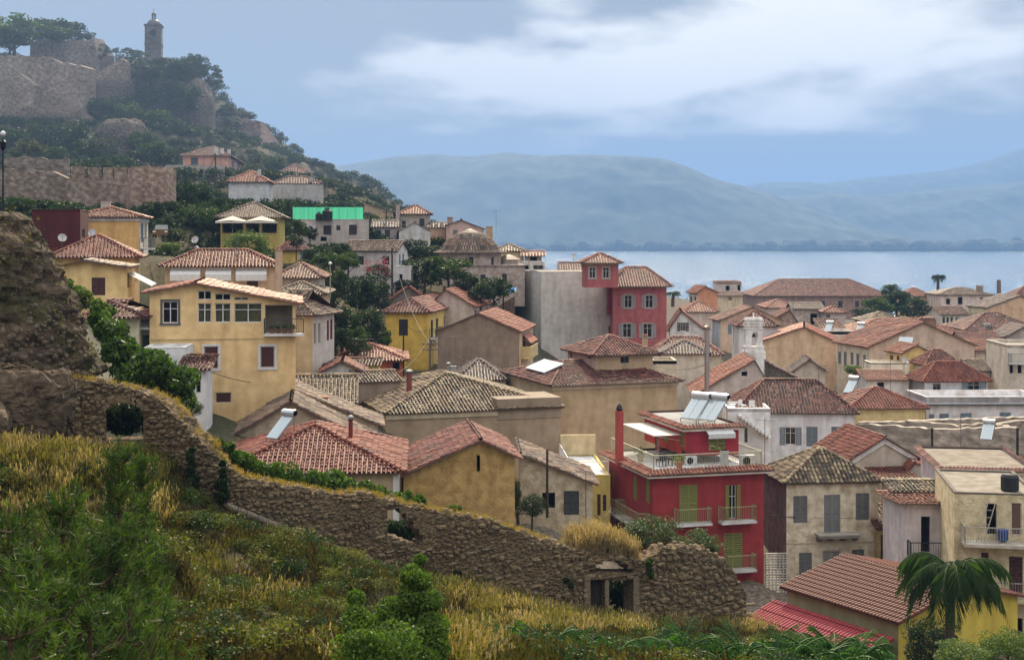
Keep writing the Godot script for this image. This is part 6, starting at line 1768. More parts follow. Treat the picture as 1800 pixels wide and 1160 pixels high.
func domed_hall() -> void:
	var w := Color(0.44, 0.37, 0.33)
	var c := at(826, 466, 172)
	var o := thing("domed_hall", "old stone domed hall with arched windows and tiled dome", "building", c, deg_to_rad(4))
	var k := 172.0 / F
	var mb := MB.new()
	var n := 8
	# octagonal drum with arched windows as recesses
	var rd := 58.0 * k
	var drum := MB.new()
	for i in n:
		var a0 := TAU * (i + 0.5) / n
		var a1 := TAU * (i + 1.5) / n
		var p := Vector3(cos(a0) * rd, 0, sin(a0) * rd)
		var q := Vector3(cos(a1) * rd, 0, sin(a1) * rd)
		var ex := (q - p).normalized()
		var len := p.distance_to(q)
		var t := Transform3D(Basis(-ex, Vector3.UP, (-ex).cross(Vector3.UP)), q)
		var hw := 0.27
		wall_face(drum, t, -2.6, [Vector2(0, 1.55), Vector2(len, 1.55)], [Rect2(len * 0.5 - hw, 0.1, hw * 2, 0.95)], w, 0.25)
		var pane := MB.new()
		pane.box(Vector3(len * 0.5 - hw, 0.1, -0.24), Vector3(len * 0.5 + hw, 1.05, -0.2), Color(0.03, 0.03, 0.035), t)
		put(pane, "window", "paint", o)
		var arch := MB.new()
		for e in 5:
			var b0 := PI * e / 5.0
			var b1 := PI * (e + 1) / 5.0
			arch.bar(t * Vector3(len * 0.5 + cos(b0) * (hw + 0.07), 1.02 + sin(b0) * 0.2, 0.03), t * Vector3(len * 0.5 + cos(b1) * (hw + 0.07), 1.02 + sin(b1) * 0.2, 0.03), 0.12, w * 1.1)
		put(arch, "window_arch", "plaster", o)
	put(drum, "drum", "old_plaster", o)
	# lower block
	mb = MB.new()
	mb.box(Vector3(-40 * k, -5.0, -9.0), Vector3(92 * k, -0.05, 60 * k), w)
	mb.box(Vector3(-42 * k, -0.05, -9.0), Vector3(94 * k, 0.1, 62 * k), w * 0.8)
	put(mb, "wall", "old_plaster", o)
	for e in [[57, -1.5, 0.3], [20, -1.6, 0.3]]:
		mb = MB.new()
		mb.box(Vector3(e[0] * k - e[2], e[1] - 0.5, 60 * k - 0.1), Vector3(e[0] * k + e[2], e[1] + 0.5, 60 * k + 0.012), Color(0.03, 0.03, 0.035))
		mb.lathe([Vector2(e[2], 0), Vector2(e[2], 0.02)], Color(0.03, 0.03, 0.035), 12, Vector3(e[0] * k, e[1] + 0.5, 60 * k))
		put(mb, "window", "paint", o)
	# tiled dome in rings of barrel tiles
	mb = MB.new()
	var prof := [Vector2(64, 21), Vector2(52, 26), Vector2(47, 34), Vector2(38, 45), Vector2(25, 53), Vector2(17, 55)]
	for i in prof.size() - 1:
		var r0: float = prof[i].x * k
		var r1: float = prof[i + 1].x * k
		var y0: float = prof[i].y * k
		var y1: float = prof[i + 1].y * k
		mb.lathe([Vector2(r0, y0), Vector2(r1, y1)], Color(0.16, 0.13, 0.11), 24)
		var m := int(TAU * r0 / 0.34)
		var rows := maxi(1, int(Vector2(r0 - r1, y1 - y0).length() / 0.45))
		for j in m:
			var u := TAU * j / m
			var d := Vector3(cos(u), 0, sin(u))
			for z in rows:
				var f0 := float(z) / rows
				var f1 := float(z + 1) / rows
				var p := d * lerpf(r0, r1, f0) + Vector3(0, lerpf(y0, y1, f0), 0)
				var q := d * lerpf(r0, r1, f1) + Vector3(0, lerpf(y0, y1, f1), 0)
				var side := Vector3(d.z, 0, -d.x)
				var up := (q - p).cross(side).normalized()
				if up.y < 0:
					up = -up
				half_barrel(mb, p, q, side, up, 0.13 * lerpf(r0, r1, f0) / r0, 0.12 * lerpf(r0, r1, f1) / r0, 0.04, clay("old", o.transform * p))
	put(mb, "dome_tiles", "tile", o, "stuff")
	mb = MB.new()
	mb.lathe([Vector2(18 * k, 54 * k), Vector2(17 * k, 57 * k), Vector2(8 * k, 62 * k), Vector2(0, 64 * k)], Color(0.2, 0.15, 0.12), 16)
	put(mb, "dome_cap", "tile", o)
	# side apse
	mb = MB.new()
	mb.tube([Vector3(68 * k, -1, 0.5), Vector3(68 * k, 10 * k, 0.5)], [1.3, 1.3], w, 8)
	put(mb, "apse", "old_plaster", o)
	mb = MB.new()
	mb.lathe([Vector2(1.55, 10 * k), Vector2(0.7, 16 * k), Vector2(0, 19 * k)], Color(0.24, 0.17, 0.14), 10, Vector3(68 * k, 0, 0.5))
	put(mb, "apse_roof", "tile", o)

func clock_tower() -> void:
	var d := 318.0
	var k := d / F
	var w := Color(0.19, 0.155, 0.145)
	var o := thing("clock_tower", "domed stone clock tower silhouetted on the castle hill", "tower", at(269.5, 105, d), deg_to_rad(8))
	var mb := MB.new()
	mb.box(Vector3(-14, -20, -14) * k, Vector3(14, 25, 14) * k, w)
	mb.box(Vector3(-15, 25, -15) * k, Vector3(15, 27, 15) * k, w)
	mb.box(Vector3(-13.7, 27, -13.7) * k, Vector3(13.7, 58, 13.7) * k, w)
	for x in [-12.5, 12.5]:
		mb.box(Vector3(x - 1.4, 27, 13.0) * k, Vector3(x + 1.4, 58, 14.4) * k, w * 0.9)
	put(mb, "shaft", "castle", o)
	mb = MB.new()
	mb.tube([Vector3(0, 45, 13.6) * k, Vector3(0, 45, 14.3) * k], [0.75, 0.75], Color(0.27, 0.235, 0.22), 18)
	put(mb, "clock_face", "paint", o)
	mb = MB.new()
	mb.box(Vector3(-4.5, 30, 13.6) * k, Vector3(4.5, 36, 14.0) * k, Color(0.05, 0.05, 0.055))
	put(mb, "window", "paint", o)
	mb = MB.new()
	mb.box(Vector3(-15.5, 58, -15.5) * k, Vector3(15.5, 60.5, 15.5) * k, w * 0.8)
	put(mb, "cornice", "stone", o)
	mb = MB.new()
	mb.lathe([Vector2(12.5 * k, 60.5 * k), Vector2(12.2 * k, 63 * k), Vector2(10.2 * k, 67 * k), Vector2(6.5 * k, 70 * k), Vector2(3.5 * k, 71 * k)], Color(0.09, 0.09, 0.1), 16)
	put(mb, "dome", "paint", o)
	mb = MB.new()
	for i in 6:
		var u := TAU * i / 6.0
		mb.bar(Vector3(cos(u) * 3.0, 71, sin(u) * 3.0) * k, Vector3(cos(u) * 3.0, 79, sin(u) * 3.0) * k, 0.16, w * 0.7)
	mb.lathe([Vector2(4.6 * k, 79 * k), Vector2(4.4 * k, 80 * k), Vector2(2.8 * k, 82.5 * k), Vector2(0.6 * k, 84 * k)], Color(0.09, 0.09, 0.1), 12)
	mb.bar(Vector3(0, 84, 0) * k, Vector3(0, 90, 0) * k, 0.08, G(0.05))
	mb.bar(Vector3(-1.4, 88, 0) * k, Vector3(1.4, 88, 0) * k, 0.07, G(0.05))
	put(mb, "lantern", "paint", o)

# ---------------------------------------------------------------- trees and plants
var crowns := {}

func leaves(mb: MB, c: Vector3, r: Vector3, n: int, s: float, cols: Array) -> void:
	for i in n:
		var d := Vector3(rnd(-1, 1), rnd(-1, 1), rnd(-1, 1))
		while d.length_squared() > 1.0:
			d = Vector3(rnd(-1, 1), rnd(-1, 1), rnd(-1, 1))
		d = d.normalized() * pow(d.length(), 0.45)
		var col: Color = cols[rng.randi() % cols.size()]
		leaf_at(mb, c + d * r, s * rnd(0.6, 1.3), col * rnd(0.75, 1.25), 0.3)

# a crown of radius 1: clumps with gaps between them
func crown(kind: String, s: int, cols: Array, clumps: int, per: int, leaf: float) -> ArrayMesh:
	var key := "%s%d" % [kind, s]
	if crowns.has(key):
		return crowns[key]
	var keep := rng.state
	rng.seed = hash(key)
	var mb := MB.new()
	for i in clumps:
		var d := Vector3(rnd(-1, 1), rnd(-0.75, 1), rnd(-1, 1)).normalized()
		var q := rnd(0.5, 0.92)
		var r := rnd(0.2, 0.36)
		match kind:
			"pine":
				d = Vector3(rnd(-1, 1), rnd(-0.5, 0.9), rnd(-1, 1)).normalized()
				leaves(mb, d * q, Vector3(r * 1.25, r * 0.5, r * 1.25), per, leaf, cols)
			"cypress":
				var y := rnd(-1, 1)
				var w := 0.34 * (1.0 - pow(maxf(y, -0.2), 2.0) * 0.85)
				leaves(mb, Vector3(d.x * w, y, d.z * w), Vector3(0.16, 0.26, 0.16), per, leaf, cols)
			_:
				leaves(mb, d * q, Vector3(r, r * 0.8, r), per, leaf, cols)
	crowns[key] = mb.done(M["leaf"])
	rng.state = keep
	return crowns[key]

var DARK := [Color(0.028, 0.045, 0.020), Color(0.035, 0.055, 0.022), Color(0.022, 0.038, 0.020), Color(0.045, 0.062, 0.022)]
var MID := [Color(0.045, 0.075, 0.022), Color(0.06, 0.09, 0.025), Color(0.035, 0.06, 0.02), Color(0.075, 0.10, 0.03)]
var LIGHT := [Color(0.10, 0.155, 0.03), Color(0.085, 0.13, 0.03), Color(0.13, 0.18, 0.04), Color(0.07, 0.11, 0.025)]
var DUSTY := [Color(0.065, 0.075, 0.035), Color(0.085, 0.09, 0.04), Color(0.05, 0.062, 0.032), Color(0.10, 0.10, 0.045)]

# px of the middle, row of the foot, row of the top, width in pixels, depth
func tree(called: String, label: String, px: float, foot: float, top: float, wide: float, d: float, kind := "broad", tone := "dark", group := "", fine := false) -> Node3D:
	var p := at(px, foot, d)
	var hgt := (foot - top) / F * d
	var w := wide / F * d * 0.5
	var o := thing(called, label, "tree" if called.ends_with("tree") or called.ends_with("cypress") else "bush", p, 0.0, group)
	var cols: Array = {"dark": DARK, "mid": MID, "light": LIGHT, "dusty": DUSTY}[tone]
	var trunk_h := hgt * (0.22 if kind == "broad" else (0.45 if kind == "pine" else 0.08))
	if called.ends_with("bush") or called.ends_with("shrub"):
		trunk_h = hgt * 0.05
	var mb := MB.new()
	var r := clampf(hgt * 0.035, 0.05, 0.35)
	var lean := Vector3(rnd(-0.06, 0.06), 0, rnd(-0.06, 0.06)) * hgt
	mb.tube([Vector3(0, -1.2, 0), lean * 0.5 + Vector3(0, trunk_h * 0.6, 0), lean + Vector3(0, hgt * 0.7, 0)], [r * 1.3, r, r * 0.3], Color(0.10, 0.075, 0.055), 6)
	for i in 5:
		var u := TAU * (i / 5.0 + rnd(0, 0.1))
		var b := lean * 0.6 + Vector3(0, lerpf(trunk_h, hgt * 0.6, i / 5.0), 0)
		mb.tube([b, b + Vector3(cos(u) * w * 0.4, hgt * 0.12, sin(u) * w * 0.4), b + Vector3(cos(u) * w * 0.75, hgt * 0.2, sin(u) * w * 0.75)], [r * 0.5, r * 0.35, r * 0.1], Color(0.10, 0.075, 0.055), 5)
	put(mb, "trunk", "bark", o)
	var c := MeshInstance3D.new()
	c.name = "crown"
	var v := rng.randi() % 4
	var ck := (kind if kind != "broad" else "broad") + tone + ("fine" if fine else "")
	if kind == "cypress":
		c.mesh = crown("cypress", v % 2 + (10 if tone == "dark" else 20), cols, 46, 55, 0.05)
	elif kind == "pine":
		c.mesh = crown("pine", v + {"dark": 0, "mid": 10, "light": 20, "dusty": 30}[tone], cols, 26, 80, 0.07)
	elif fine:
		c.mesh = crown("broad", 100 + v % 2 + {"dark": 0, "mid": 10, "light": 20, "dusty": 30}[tone], cols, 70, 120, 0.04)
	else:
		c.mesh = crown("broad", v + {"dark": 0, "mid": 10, "light": 20, "dusty": 30}[tone], cols, 44, 75, 0.075)
	o.add_child(c)
	var ch := (hgt - trunk_h) * 0.5
	c.position = lean + Vector3(0, trunk_h + ch, 0)
	c.scale = Vector3(w, ch, w) if kind != "cypress" else Vector3(w * 2.2, ch, w * 2.2)
	c.rotation.y = rnd(0, TAU)
	return o

func frond(mb: MB, dir: float, len: float, rise: float, droop: float, lw: float, ll: float, n: int, col: Color) -> void:
	var pts := []
	var d := Vector3(cos(dir), 0, sin(dir))
	for i in 9:
		var u := i / 8.0
		pts.append(d * len * (u - 0.25 * u * u * droop) + Vector3(0, len * (rise * u - droop * u * u), 0))
	mb.tube(pts, [0.03, 0.03, 0.028, 0.025, 0.02, 0.018, 0.015, 0.01, 0.006], col * 1.2, 4, false)
	var side := Vector3(-d.z, 0, d.x)
	for i in n:
		var u := 0.12 + 0.88 * (i + rnd(0, 0.6)) / n
		var q := minf(u, 0.999) * 8.0
		var p: Vector3 = pts[int(q)].lerp(pts[int(q) + 1], q - int(q))
		var t: Vector3 = (pts[int(q) + 1] - pts[int(q)]).normalized()
		for s in [-1.0, 1.0]:
			var l := ll * (0.45 + 0.9 * sin(PI * minf(u * 0.9 + 0.08, 1.0))) * rnd(0.8, 1.1)
			var e: Vector3 = (side * s * rnd(0.55, 0.8) + t * 0.55 + Vector3(0, rnd(-0.75, -0.15) * droop * 1.6, 0)).normalized()
			var w: Vector3 = t * lw
			var c := col * rnd(0.75, 1.3)
			mb.tri(p - w, p + w, p + e * l * 0.55 + w * 0.6, c)
			mb.tri(p - w, p + e * l * 0.55 + w * 0.6, p + e * l + Vector3(0, -l * 0.35 * droop, 0), c)

func palm(label: String, px: float, foot: float, top: float, d: float, len: float, n: int, droop: float, col: Color, trunk_r: float, leafn := 26) -> void:
	var p := at(px, foot, d)
	var hgt := (foot - top) / F * d
	var o := thing("palm_tree", label, "palm", p)
	var mb := MB.new()
	var pts := []
	var rad := []
	for i in 8:
		pts.append(Vector3(0.02 * i, hgt * i / 7.0 - (1.0 if i == 0 else 0.0), 0))
		rad.append(trunk_r * (1.15 - 0.04 * i))
	mb.tube(pts, rad, Color(0.15, 0.115, 0.085), 9)
	put(mb, "trunk", "bark", o)
	for i in n:
		mb = MB.new()
		frond(mb, TAU * i / n * 2.4 + rnd(-0.2, 0.2), len * rnd(0.8, 1.1), rnd(0.25, 1.0), droop * rnd(0.8, 1.25), 0.0055 * len, len * 0.27, leafn, col)
		var f := put(mb, "frond", "leaf", o)
		f.position = Vector3(0.14, hgt, 0)

const NTH := ["first", "second", "third", "fourth", "fifth", "sixth", "seventh", "eighth", "ninth", "tenth", "eleventh", "twelfth", "thirteenth", "fourteenth", "fifteenth", "sixteenth"]

# rows of trees: [px, foot row, top row, width, depth, tone]; the label's %s is the tone word; those alike are told apart by their order from the left
func trees(called: String, label: String, group: String, list: Array, kind: String, tones: Dictionary) -> void:
	list.sort_custom(func(u, v): return u[0] < v[0])
	var many := {}
	for t in list:
		many[t[5]] = many.get(t[5], 0) + 1
	var seen := {}
	for t in list:
		var k: int = seen.get(t[5], 0)
		seen[t[5]] = k + 1
		var text: String = label % tones[t[5]]
		if many[t[5]] > 1:
			text += ", %s from the left" % NTH[k]
		tree(called, text, t[0], t[1], t[2], t[3], t[4], kind, t[5], group)

func build_trees() -> void:
	# scrub covering the hillside
	var places := []
	var tints := []
	for i in 3200:
		var d := rnd(150, 330)
		var px := rnd(-40, 780)
		var x := (px - CX) / F * d
		var y := ground_y(x, -d)
		if y < (27.0 if d < 205.0 else 22.0) + rnd(0, 6):
			continue
		var s := rnd(0.5, 1.5)
		places.append(Transform3D(Basis(Vector3.UP, rnd(0, TAU)).scaled(Vector3(s * 1.3, s, s * 1.3)), Vector3(x, y + s * 0.3, -d)))
		var c: Color = [Color(0.8, 0.85, 0.8), Color(1.0, 1.0, 0.75), Color(1.3, 1.1, 0.7), Color(0.65, 0.75, 0.75)][rng.randi() % 4]
		tints.append(c)
	var um := MB.new()
	for i in 9:
		leaves(um, Vector3(rnd(-0.6, 0.6), rnd(-0.2, 0.6), rnd(-0.6, 0.6)), Vector3(0.45, 0.4, 0.45), 30, 0.14, DARK)
	scatter("hill_scrub", "low dark scrub covering the castle hillside", um.done(M["leaf"]), places, tints)
	# castle pines
	trees("pine_tree", "dense pine crowning the great bastion, %s green", "pines above the great bastion", [[25, 105, 20, 90, 285, "light"], [70, 100, 28, 80, 296, "mid"], [112, 100, 32, 75, 300, "dark"], [15, 105, 45, 70, 280, "dark"], [150, 100, 55, 45, 300, "dark"], [90, 78, 45, 70, 290, "mid"], [172, 118, 75, 35, 292, "dark"]], "broad", {"dark": "dark", "mid": "mid", "light": "light"})
	trees("pine_tree", "%s pine between the castle walls and the clock tower", "pines left of the clock tower", [[204, 108, 82, 16, 300, "dark"], [222, 112, 82, 26, 302, "dark"], [245, 130, 86, 45, 300, "dark"]], "pine", {"dark": "low"})
	trees("pine_tree", "%s pine on the cliff around the clock tower's foot", "pines at the clock tower's foot", [[240, 150, 100, 60, 292, "dark"], [290, 150, 98, 70, 295, "dark"], [262, 160, 110, 50, 285, "dark"], [310, 165, 105, 55, 290, "dark"], [335, 160, 93, 50, 300, "dark"], [300, 200, 140, 60, 285, "dark"], [330, 210, 150, 55, 283, "dark"], [255, 200, 150, 55, 283, "dark"]], "broad", {"dark": "dark"})
	trees("pine_tree", "%s open umbrella pine standing out against the sky", "umbrella pines on the cliff edge", [[362, 195, 108, 46, 300, "dark"], [345, 185, 92, 34, 296, "dark"], [374, 195, 140, 34, 302, "dark"], [328, 190, 96, 36, 292, "dark"], [308, 185, 100, 34, 290, "dark"]], "pine", {"dark": "tall"})
	trees("pine_tree", "%s round pine beside the ruined reddish tower", "pines by the ruined tower", [[395, 215, 182, 34, 305, "dark"], [430, 220, 195, 42, 305, "dark"], [410, 232, 205, 50, 300, "dark"]], "broad", {"dark": "small"})
	trees("ridge_bush", "%s bush along the descending ridge wall", "bushes on the ridge wall", [[475, 275, 248, 36, 300, "dark"], [497, 282, 258, 30, 298, "dark"], [520, 292, 272, 34, 296, "dark"], [570, 306, 286, 44, 295, "dark"], [590, 325, 300, 30, 292, "dark"], [548, 300, 283, 26, 296, "dark"]], "broad", {"dark": "dark"})
	# scrub on the castle slope
	trees("scrub_bush", "rounded %s bush on the castle slope", "bushes on the castle slope", [[30, 285, 225, 60, 240, "dark"], [75, 285, 215, 70, 245, "dark"], [50, 305, 245, 70, 225, "dusty"], [120, 285, 215, 70, 245, "dark"], [150, 300, 240, 60, 235, "dark"], [178, 240, 165, 60, 268, "dark"], [210, 220, 165, 50, 272, "dark"], [225, 235, 178, 55, 265, "mid"], [195, 270, 200, 50, 255, "dark"], [250, 275, 225, 55, 250, "mid"], [275, 245, 190, 60, 268, "mid"], [300, 250, 205, 55, 266, "dark"],
		[265, 300, 245, 60, 240, "mid"], [300, 300, 262, 45, 240, "dark"], [335, 262, 225, 50, 270, "dark"], [365, 268, 232, 45, 275, "dark"], [395, 262, 225, 45, 285, "mid"], [430, 280, 240, 50, 280, "mid"], [455, 300, 262, 45, 265, "dusty"], [480, 305, 272, 50, 262, "mid"], [420, 265, 235, 40, 290, "dusty"], [445, 315, 285, 45, 250, "dusty"], [505, 312, 290, 40, 262, "dark"], [180, 290, 240, 50, 240, "dusty"], [100, 300, 255, 50, 230, "mid"], [10, 250, 200, 40, 258, "dark"], [232, 290, 262, 40, 236, "dark"]], "broad", {"dark": "dark green", "mid": "leaf green", "dusty": "dusty olive"})
	# garden trees between the houses of the slope
	trees("garden_tree", "dense %s tree by the stone tower and parasol terrace", "garden trees by the stone tower", [[320, 400, 315, 60, 196, "dark"], [355, 395, 320, 55, 200, "dark"], [385, 390, 345, 35, 195, "dark"], [340, 425, 360, 60, 180, "mid"], [375, 425, 365, 55, 176, "mid"], [300, 415, 350, 40, 182, "dark"], [270, 405, 352, 45, 172, "dark"], [285, 425, 380, 40, 165, "dark"]], "broad", {"dark": "dark", "mid": "fresh green"})
	tree("cypress", "slim dark cypress against the wall below the porch", 322, 345, 300, 16, 212, "cypress", "dark")
	tree("cypress", "slim cypress between the white cube and the grey house", 507, 390, 354, 14, 196, "cypress", "dark")
	tree("cypress", "dark cypress tip beside the bare tree near the skyline", 602, 345, 310, 12, 262, "cypress", "dark")
	trees("garden_tree", "%s tree at the grey house end near the skyline", "trees by the grey house", [[575, 368, 310, 40, 245, "dark"], [600, 372, 325, 40, 242, "mid"], [585, 385, 340, 40, 225, "dark"], [622, 385, 350, 30, 235, "mid"], [660, 375, 360, 20, 240, "mid"], [640, 400, 382, 26, 205, "dark"]], "broad", {"dark": "dark", "mid": "paler"})
	tree("garden_tree", "light green leafy tree in front of the yellow parasol terrace", 432, 466, 404, 80, 142, "broad", "light", "", true)
	tree("garden_shrub", "yellowish shrub row behind the peach house roof", 300, 446, 424, 45, 128, "broad", "light")
	trees("garden_tree", "%s tree near the yellow annex and white house", "trees by the yellow annex", [[525, 425, 385, 30, 170, "mid"], [545, 432, 398, 30, 172, "dark"], [520, 440, 415, 30, 150, "dark"], [548, 470, 435, 40, 145, "dark"], [534, 480, 455, 36, 140, "dark"], [610, 490, 440, 40, 152, "mid"], [600, 470, 425, 36, 158, "dark"]], "broad", {"dark": "dark", "mid": "mid green"})
	trees("grove_tree", "%s tree in the grove by the bright yellow house", "grove by the bright yellow house", [[585, 560, 470, 60, 132, "dark"], [630, 570, 480, 70, 140, "dark"], [665, 560, 495, 50, 142, "dark"], [600, 610, 535, 60, 124, "dark"], [650, 615, 540, 70, 128, "dark"], [620, 640, 575, 60, 122, "mid"], [590, 640, 570, 40, 121, "dark"], [668, 640, 570, 50, 130, "mid"], [575, 600, 500, 40, 128, "dark"], [640, 550, 490, 60, 146, "mid"]], "broad", {"dark": "deep green", "mid": "mid green"})
	trees("courtyard_tree", "%s tree around the old domed hall", "trees around the domed hall", [[730, 470, 418, 60, 180, "dark"], [760, 470, 430, 50, 178, "dark"], [720, 505, 455, 40, 162, "dark"], [745, 520, 450, 80, 158, "dark"], [790, 520, 447, 90, 156, "mid"], [820, 525, 480, 60, 154, "dark"], [715, 530, 490, 50, 155, "dark"], [870, 545, 485, 60, 152, "dark"], [845, 540, 495, 50, 150, "dark"], [885, 530, 492, 40, 156, "dark"]], "broad", {"dark": "dark", "mid": "mid green"})
	palm("bushy palm in the garden below the netted house", 582, 500, 462, 140, 2.6, 26, 0.55, Color(0.05, 0.075, 0.03), 0.3)
	# far right
	trees("park_tree", "%s park tree at the end of the long brown hall", "park trees by the long hall", [[1545, 570, 520, 60, 270, "mid"], [1580, 572, 506, 60, 275, "dark"], [1565, 530, 498, 34, 300, "mid"], [1605, 572, 520, 55, 268, "dark"], [1520, 570, 540, 50, 265, "dark"]], "broad", {"dark": "dark", "mid": "paler"})
	palm("lone fan palm rising above the waterfront roofs", 1649, 540, 487, 315, 2.2, 24, 0.9, Color(0.04, 0.05, 0.025), 0.35, 14)
	palm("low palm tops beside the pink house's seaward corner", 1183, 530, 516, 260, 2.0, 14, 0.7, Color(0.05, 0.07, 0.03), 0.3, 12)
	tree("balcony_plants_bush", "green potted bushes on the long windowed house's balcony", 1500, 660, 640, 34, 150, "broad", "light")
	tree("terrace_bush", "dark shrub on the peach walled roof terrace", 1772, 668, 656, 24, 145, "broad", "dark")
	# bougainvillea
	var o := thing("bougainvillea", "pink flowering bougainvillea over the white house's corner", "bush", at(662, 500, 154))
	var mb := MB.new()
	leaves(mb, Vector3(0.2, 1.2, 0), Vector3(1.5, 1.1, 1.0), 900, 0.13, DARK)
	put(mb, "foliage", "leaf", o)
	mb = MB.new()
	for i in 16:
		leaves(mb, Vector3(rnd(-1.5, 1.5), rnd(1.0, 2.9) , rnd(-0.6, 0.9)), Vector3(0.4, 0.3, 0.4), 28, 0.10, [Color(0.36, 0.04, 0.10), Color(0.42, 0.07, 0.15), Color(0.28, 0.03, 0.08)])
	put(mb, "blossom", "leaf", o)
	# bare tree on the skyline
	o = thing("bare_tree", "leafless grey tree against the bay near the slope's end", "tree", at(622, 362, 255))
	mb = MB.new()
	mb.tube([Vector3(0, -1, 0), Vector3(0.1, 1.6, 0), Vector3(0, 2.6, 0)], [0.12, 0.09, 0.06], Color(0.16, 0.14, 0.13), 6)
	for i in 46:
		var u := rnd(0, TAU)
		var b := Vector3(0.05, rnd(1.3, 2.6), 0)
		var l := rnd(0.9, 1.7)
		var e := b + Vector3(cos(u) * l * 0.8, l * rnd(0.35, 1.0), sin(u) * l * 0.8)
		mb.tube([b, b.lerp(e, 0.5) + Vector3(0, 0.1, 0), e], [0.05, 0.035, 0.012], Color(0.17, 0.15, 0.14), 4, false)
	put(mb, "branches", "bark", o)

# ---------------------------------------------------------------- the ruined wall and the rock bastion in front
# px, depth, top row, foot row
var LINE := [[-80, 46, 630, 800], [20, 46.3, 640, 800], [60, 46.5, 648, 800], [88, 47, 655, 800], [140, 47.5, 667, 800], [200, 48, 677, 800], [250, 48, 690, 800], [290, 47.5, 713, 815], [320, 47, 745, 835], [345, 46.8, 768, 860], [372, 46.6, 792, 890], [400, 46.6, 822, 920], [430, 46.8, 838, 940], [470, 47.3, 848, 950], [520, 48, 857, 965], [600, 49, 872, 990], [640, 49.3, 868, 1000], [690, 49.8, 880, 1010], [720, 50, 890, 1015], [800, 50.8, 905, 1035], [860, 51.3, 915, 1050], [920, 52, 936, 1065], [980, 52.6, 957, 1080], [1010, 53, 966, 1085], [1060, 53.5, 972, 1095], [1130, 54.3, 985, 1100], [1150, 54.5, 975, 1100], [1170, 54.8, 962, 1100], [1240, 55.6, 965, 1100], [1275, 56, 982, 1100], [1295, 56.3, 1012, 1100], [1312, 56.5, 1045, 1100]]
# openings as upright slices: px0, px1, top row, bottom row
var GAPS := [[186, 193, 716, 772], [193, 203, 709, 772], [203, 215, 706, 772], [215, 228, 706, 772], [228, 240, 709, 772], [240, 251, 717, 772],
	[681, 690, 897, 942], [690, 702, 893, 946], [702, 714, 903, 951], [714, 727, 916, 955], [727, 737, 930, 958], [737, 743, 940, 953],
	[1037, 1064, 1020, 1100], [1071, 1113, 1020, 1100], [1036, 1046, 1001, 1007], [1046, 1060, 992, 1007], [1060, 1090, 987, 1007], [1090, 1104, 992, 1007], [1104, 1113, 1001, 1007]]

func on_line(px: float) -> Array:
	for i in LINE.size() - 1:
		if px <= LINE[i + 1][0] or i == LINE.size() - 2:
			var a: Array = LINE[i]
			var b: Array = LINE[i + 1]
			var u := clampf((px - a[0]) / (b[0] - a[0]), 0.0, 1.0)
			return [lerpf(a[1], b[1], u), lerpf(a[2], b[2], u), lerpf(a[3], b[3], u)]
	return [50.0, 900.0, 1000.0]

func wall_point(px: float, row: float, out := 0.0) -> Vector3:
	var d: float = on_line(px)[0]
	var p := at(px, row, d)
	var e := at(px + 4.0, row, on_line(px + 4.0)[0]) - at(px - 4.0, row, on_line(px - 4.0)[0])
	var nn := Vector3(-e.z, 0, e.x).normalized()
	if nn.z < 0:
		nn = -nn
	return p + nn * out

func in_gap(px: float, row: float, m := 1.0) -> bool:
	for g in GAPS:
		if px > g[0] - m and px < g[1] + m and row > g[2] - m and row < g[3] + m:
			return true
	return false

func thing_part(o: Node3D, called: String) -> Node3D:
	var p := Node3D.new()
	p.name = called
	o.add_child(p, true)
	return p

func block_mesh(s: int, col: Color) -> ArrayMesh:   # a rough stone about 1 x 1, its face towards +z
	var keep := rng.state
	rng.seed = s
	var mb := MB.new()
	var n := 8
	var inner := []
	var outer := []
	for i in n:
		var u := TAU * (i + 0.5) / n
		var sq := 1.0 / maxf(absf(cos(u)), absf(sin(u)))
		var r := 0.5 * lerpf(1.0, sq, 0.62) * rnd(0.86, 1.08)
		outer.append(Vector3(cos(u) * r, sin(u) * r, -0.3))
		inner.append(Vector3(cos(u) * r * 0.80, sin(u) * r * 0.80, 0.32 + rnd(-0.12, 0.12)))
	var mid := Vector3(rnd(-0.1, 0.1), rnd(-0.1, 0.1), 0.5)
	for i in n:
		var e := (i + 1) % n
		mb.quad(outer[i], outer[e], inner[e], inner[i], col)
		mb.tri(inner[i], inner[e], mid, col)
	rng.state = keep
	return mb.done(M["stone"])

func stone_color() -> Color:
	var t := rnd(0, 1)
	var c := Color(0.29, 0.22, 0.135).lerp(Color(0.39, 0.315, 0.21), t)
	if rng.randf() < 0.2:
		c = Color(0.21, 0.17, 0.12)
	return c * rnd(0.8, 1.2)

